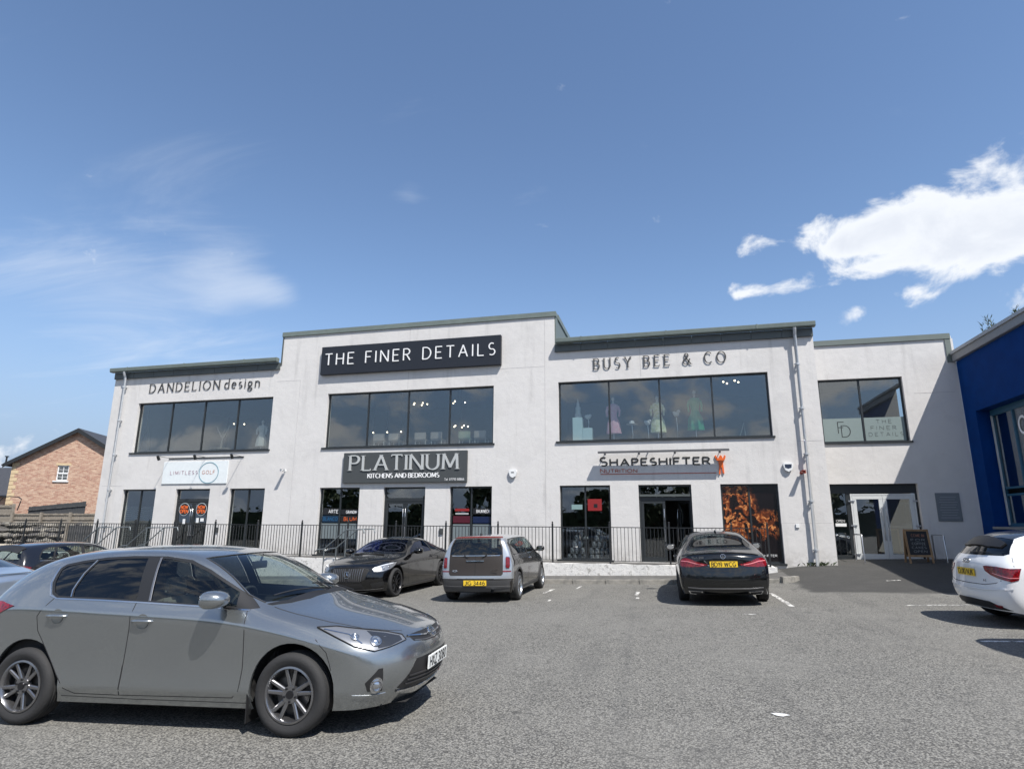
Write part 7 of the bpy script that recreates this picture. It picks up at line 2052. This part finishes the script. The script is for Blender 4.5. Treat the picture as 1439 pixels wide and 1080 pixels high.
r = MB(); r.tube([(-.42, -ov-.02, HZ-.18), (-.42, HD+ov, HZ-.18)], .06, 10); r.build('gutter', M_RAIL, hs)
r = MB(); r.tube([(-.34, -.12, HZ+.0), (-.34, -.12, HZ+.34)], .05, 8); r.box(-.42, -.26, -.2, -.04, HZ+.34, HZ+.40); r.build('vent', M_RAIL, hs)
q_ = MB(); 
qm = mat('quoin_sand', (.56, .44, .28), .9, noise=(8, .3, (.44, .33, .20)))
qa = MB(); qa.box(0, .42, -.02, .001, 0, .225); qb = MB(); qb.box(0, .24, -.02, .001, 0, .225); qa = qa.mesh('quoin', bevel=.01); qb = qb.mesh('quoin', bevel=.01)
for me_ in (qa, qb): me_.materials.append(qm)
for i in range(24): link('quoin', qa if i % 2 else qb, hs, None, Matrix.Translation((-.012, 0, -.6+i*.24)))
fr = MB(); x0, x1, z0, z1 = gx0, gx1, gz0, gz1
fr.box(x0, x1, .05, .10, z0, z0+.06); fr.box(x0, x1, .05, .10, z1-.06, z1); fr.box(x0, x0+.06, .05, .10, z0, z1); fr.box(x1-.06, x1, .05, .10, z0, z1); fr.box(x0, x1, .04, .10, (z0+z1)/2-.05, (z0+z1)/2+.04); fr.box((x0+x1)/2-.015, (x0+x1)/2+.015, .055, .09, z0, z1); fr.box(x0, x1, .055, .09, z0+.24, z0+.26); fr.box(x0, x1, .055, .09, z1-.27, z1-.25)
wo = fr.build('window', M_WHITE, hs)
g = MB(); g.box(x0+.02, x1-.02, .092, .096, z0+.02, z1-.02); g.build('pane', M_GLASS, wo)
g = MB(); g.box(x0, x1, .5, .52, z0, z1); g.build('blind', mat('blind_dark', (.05, .05, .05)), wo)
g = MB(); g.box(x0-.14, x1+.10, -.07, .04, z0-.09, z0-.005); g.build('sill', M_WHITE, wo, bevel=.006)
g = MB(); g.box(x0-.10, x1+.10, -.015, .02, z1+.005, z1+.16); g.build('lintel', qm, wo, bevel=.006)

h2 = thing('brick_house', 'brick house with black slate roof at the far left edge', 'house', (-52, 33.0, 0), R_(8))
g = MB(); g.box(-6, 9.3, 0, 8, -1.5, 3.35); g.build('wall', M_BRK, h2)
g = MB(); g.add([(-6.4, -.35, 3.2), (9.6, -.35, 3.2), (9.0, 4, 5.6), (-6.4, 4, 5.6), (9.6, 8.3, 3.2), (-6.4, 8.3, 3.2)], [(0, 1, 2, 3), (3, 2, 4, 5), (1, 4, 2)]); g.build('roof', M_SLATE, h2)
g = MB(); g.tube([(-6.4, -.38, 3.2), (9.6, -.38, 3.2)], .07, 8); g.build('gutter', M_RAIL, h2)
g = MB(); g.box(-6, 9.28, -.012, 0, 1.7, 2.0); g.build('band_course', qm, h2)

def board_fence(x0, y0, x1, y1, top, bot, m, label, posts=True, slope_=0.0, bw=.10, group=None, mp=None):
    L = math.hypot(x1-x0, y1-y0); t = thing('timber_fence', label, 'fence', (x0, y0, 0), math.atan2(y1-y0, x1-x0), group=group)
    n = int(L/(bw+.012)); r = random.Random(int(L*100))
    me = MB(); me.box(0, bw, -.01, .008, 0, 1); bme = me.mesh('board'); bme.materials.append(m)
    if n <= 300 and bw > .05:
        for i in range(n):
            x = i*(bw+.012); zt = lerp(top[0], top[1], x/L)+r.uniform(-.012, .012); zb = lerp(bot[0], bot[1], x/L)
            link('board', bme, t, None, Matrix.Translation((x, r.uniform(-.004, .004), zb)) @ Matrix.Diagonal((1, 1, zt-zb, 1)))
    for q in (.12, .5, .88):
        b = MB(); b.add([(0, -.05, lerp(bot[0], top[0], q)), (L, -.05, lerp(bot[1], top[1], q)), (L, -.012, lerp(bot[1], top[1], q)), (0, -.012, lerp(bot[0], top[0], q)), (0, -.05, lerp(bot[0], top[0], q)+.08), (L, -.05, lerp(bot[1], top[1], q)+.08), (L, -.012, lerp(bot[1], top[1], q)+.08), (0, -.012, lerp(bot[0], top[0], q)+.08)], [(0, 1, 2, 3), (4, 5, 6, 7), (0, 1, 5, 4), (2, 3, 7, 6)]); b.build('fence_rail', mp or m, t)
    if posts:
        k = int(L/1.9)+1
        for i in range(k+1):
            x = min(L, i*L/k); b = MB(); b.box(x-.06, x+.06, -.16, -.052, lerp(bot[0], bot[1], x/L)-.4, lerp(top[0], top[1], x/L)+.06); b.build('post', mp or m, t, bevel=.006)
    return t
M_WOOD = mat('weathered_fence', (.17, .148, .12), .9, noise=(6, .6, (.27, .24, .20)), bump=(30, .4))
M_WOOD2 = mat('dark_fence', (.045, .048, .052), .8, noise=(8, .5, (.09, .09, .09)))
board_fence(-42.5, 26.6, -34.4, 26.0, (2.42, 2.35), (1.30, 1.30), M_WOOD, 'weathered grey timber fence at the far left behind the stone bank')
board_fence(-34.4, 26.0, -24.5, 27.6, (1.90, 1.95), (1.25, 1.25), M_WOOD, 'lower weathered timber fence behind the dark hatchback')
board_fence(-35.4, 27.5, -31.3, 27.5, (2.30, 2.60), (.4, .4), M_WOOD2, 'dark charcoal fence panel in front of the brick house', posts=False)
b = MB(); b.box(-28.2, -26.0, 29, 31, 1.0, 1.75); b.add([(-28.2, 28.8, 1.6), (-25.4, 28.8, 2.3), (-25.4, 31, 2.3), (-28.2, 31, 1.6)], [(0, 1, 2, 3)])
o = tag(b.build('garden_shed', M_WHITE), 'white curved shed roof just left of the white facade', 'shed')
t = thing('garden_arch', 'thin dark metal arch over the fence before the brick house', 'arch', (-36.6, 27.3, 0), R_(6))
for dy in (0,):
    b = MB(); b.tube([(-.75, dy, 1.8), (-.72, dy, 2.6), (-.5, dy, 2.84), (-.1, dy, 2.88), (.5, dy, 2.84), (.70, dy, 2.72), (.68, dy, 2.6), (.55, dy, 2.1)], .028, 6); b.build('hoop', M_RAIL, t)
# stone bank below the fence: individual boulders in the front rows, rubble behind
rb = random.Random(11)
sb = thing('stone_bank', 'dry stone rubble bank under the timber fence', 'stone wall', (0, 0, 0))
stone_mes = []
for s_ in range(7):
    b = MB(); b.ball((0, 0, 0), .5, 8, .7, .9); b.v = [(x*(1+rb.uniform(-.2, .2)), y*(1+rb.uniform(-.2, .2)), z*(1+rb.uniform(-.2, .2))) for x, y, z in b.v]
    me = b.mesh('stone'); me.materials.append([mat('stone_a', (.16, .15, .13), .95, bump=(20, .6)), mat('stone_b', (.09, .085, .08), .95, bump=(20, .6)), mat('stone_c', (.23, .21, .18), .95, bump=(20, .6))][s_ % 3]); stone_mes.append(me)
for i in range(296):
    u = rb.uniform(0, 1); x = lerp(-42, -23.5, u); row = i % 4
    sc = rb.uniform(.28, .55)
    link('stone', stone_mes[i % 7], sb, None, Matrix.Translation((x, 24.9+row*.30, .50+row*.27+rb.uniform(-.05, .05))) @ Matrix.Rotation(rb.uniform(0, 6), 4, 'Z') @ Matrix.Diagonal((sc*1.2, sc, sc*.8, 1)))
b = MB(); b.add([(-43, 24.95, -1.2), (-23, 24.95, -1.2), (-23, 26.15, 1.35), (-43, 26.15, 1.35), (-43, 27.8, 1.35), (-23, 28, 1.35)], [(0, 1, 2, 3), (3, 2, 5, 4)]); b.build('rubble_core', mat('stone_b', (.1, .1, .1)), sb)
b = MB(); b.box(-60, -23.2, 23.2, 24.6, -1.2, .38); tag(b.build('low_kerb_wall', mat('sandstone_pale', (.42, .37, .29), .9, noise=(3, .3, (.33, .28, .22)))), 'pale sandy low wall in front of the stone bank', 'wall')
ft = thing('timber_fence', 'dark close boarded gate fence beside the white building', 'fence', (-27.8, 23.6, 0))
me = MB(); me.box(0, .09, -.01, .01, -.6, 1.33); bme = me.mesh('board'); bme.materials.append(M_WOOD2)
for i in range(44): link('board', bme, ft, None, Matrix.Translation((i*.118, random.uniform(-.01, .01), random.uniform(-.01, .01))))
for q in (-.2, .5, 1.2):
    b = MB(); b.box(0, 5.2, .012, .05, q, q+.07); b.build('fence_rail', M_WOOD2, ft)
b = MB(); b.box(-.06, .06, -.06, .06, -.9, 1.62); b.build('post', M_WOOD, ft)

# ================================================================== what the glass reflects: trees and sheds across the road
rt = random.Random(21)
def far_tree(x, y, h, w, seed, label):
    r = random.Random(seed); t = thing('roadside_tree', label, 'tree', (x, y, zg(x, y)), group='trees across the road behind the camera')
    b = MB(); b.tube([(0, 0, -.2), (.05, 0, h*.3), (-.05, .05, h*.6)], [.22, .16, .08], 8); b.build('trunk', mat('bark', (.07, .055, .04), .9), t)
    lf = MB()
    for i in range(420):
        u = r.uniform(-1, 1); a = r.uniform(0, 6.28); rr = math.sqrt(1-u*u)*r.uniform(.6, 1.0)*w
        p = Vector((rr*math.cos(a), rr*math.sin(a), h*.62+u*h*.40)); s = r.uniform(.25, .6)
        d1 = Vector((r.uniform(-1, 1), r.uniform(-1, 1), r.uniform(-1, 1))).normalized()*s; d2 = Vector((r.uniform(-1, 1), r.uniform(-1, 1), r.uniform(-1, 1))).normalized()*s
        lf.add([p-d1, p+d2, p+d1, p-d2], [(0, 1, 2, 3)])
    lf.build('crown', mat('leaf_dark', (.035, .055, .022), .8, noise=(1.5, .5, (.06, .085, .03))), t, recalc=False)
# (placed behind the camera: only their reflections are seen)
LEFTRIGHT = ('first', 'second', 'third', 'fourth', 'fifth', 'sixth', 'seventh', 'eighth', 'ninth', 'tenth', 'eleventh', 'twelfth', 'thirteenth')
for i in range(13):
    far_tree(-40+i*6.3+rt.uniform(-1.5, 1.5), -27+rt.uniform(-3, 3), rt.uniform(5, 7.5), rt.uniform(2.4, 3.6), 40+i, 'dark green roadside tree, %s from the left, mirrored in shop windows' % LEFTRIGHT[i])
hd = MB(); rh = random.Random(8)
for i in range(5200):
    x, y, z = rh.uniform(-60, 60), -31+rh.uniform(-.9, .9), rh.uniform(-.8, 3.0+.5*math.sin(i*.7)); s = rh.uniform(.12, .35)
    d1 = Vector((rh.uniform(-1, 1), rh.uniform(-1, 1), rh.uniform(-1, 1))).normalized()*s; d2 = Vector((rh.uniform(-1, 1), rh.uniform(-1, 1), rh.uniform(-1, 1))).normalized()*s; p = Vector((x, y, z))
    hd.add([p-d1, p+d2, p+d1, p-d2], [(0, 1, 2, 3)])
hd.box(-60, 60, -31.5, -30.5, -1, 2.7)
tag(hd.build('boundary_hedge', mat('leaf_dark', (.035, .055, .022)), recalc=False), 'long dark hedge across the road mirrored in the shop windows', 'hedge')

# ================================================================== parked cars
def place_car(label, x, y, deg, build, *a, name='parked_car', dz=0.0, **k):
    t = thing(name, label, 'car', (0, 0, 0))
    th = R_(deg); f = Vector((math.cos(th), math.sin(th), 0)); l = Vector((-f.y, f.x, 0))
    def gz(v): return zg(x+v.x, y+v.y)
    zf, zb = gz(f*1.3), gz(-f*1.3); zl, zr_ = gz(l*.75), gz(-l*.75)
    F = Vector((f.x*2.6, f.y*2.6, zf-zb)).normalized(); Lf = Vector((l.x*1.5, l.y*1.5, zl-zr_)).normalized(); U = F.cross(Lf).normalized(); Lf = U.cross(F)
    M = Matrix((F, Lf, U)).transposed().to_4x4(); M.translation = Vector((x, y, (zf+zb+zl+zr_)/4+dz))
    t.matrix_world = M
    build(t, *a, **k)
    return t
# silver-grey family hatchback in front; contact patches of its offside wheels lie on (-5.6, 4.6) and (-3.0, 4.75)
place_car('grey metallic five door hatchback, plate HXZ 3080, nearest the camera', -4.36, 5.50, 3.0, build_auris, paint('paint_grey_green', (.30, .318, .325), .85, .24))
place_car('glossy black coupe with upright grille bars, reversed to the kerb', -7.32, 15.75, -92, build_merc)
place_car('dark grey estate with silver roof and split rear doors, plate JIG 3446', -4.13, 15.15, 90, build_mini)
place_car('black saloon coupe seen from behind with yellow plate BD19 WCG', 1.03, 15.38, 90, build_cla)
place_car('white three door hatchback at the right edge showing its red tail light', 6.52, 11.55, 2, build_audi)
place_car('black hatchback behind the grey car at far left, red tail light showing', -15.85, 13.75, 90, build_golf, paint('paint_black', (.008, .008, .010), .1, .2))
place_car('pale blue silver car almost hidden behind the grey hatchback at left edge', -13.1, 8.3, 182, build_merc, paint('paint_blue_silver', (.36, .42, .50), .7, .3))
place_car('red hatchback just outside the right edge that throws a shadow', 6.42, 8.75, 1, build_golf, paint('paint_red', (.30, .02, .02), .3, .25))
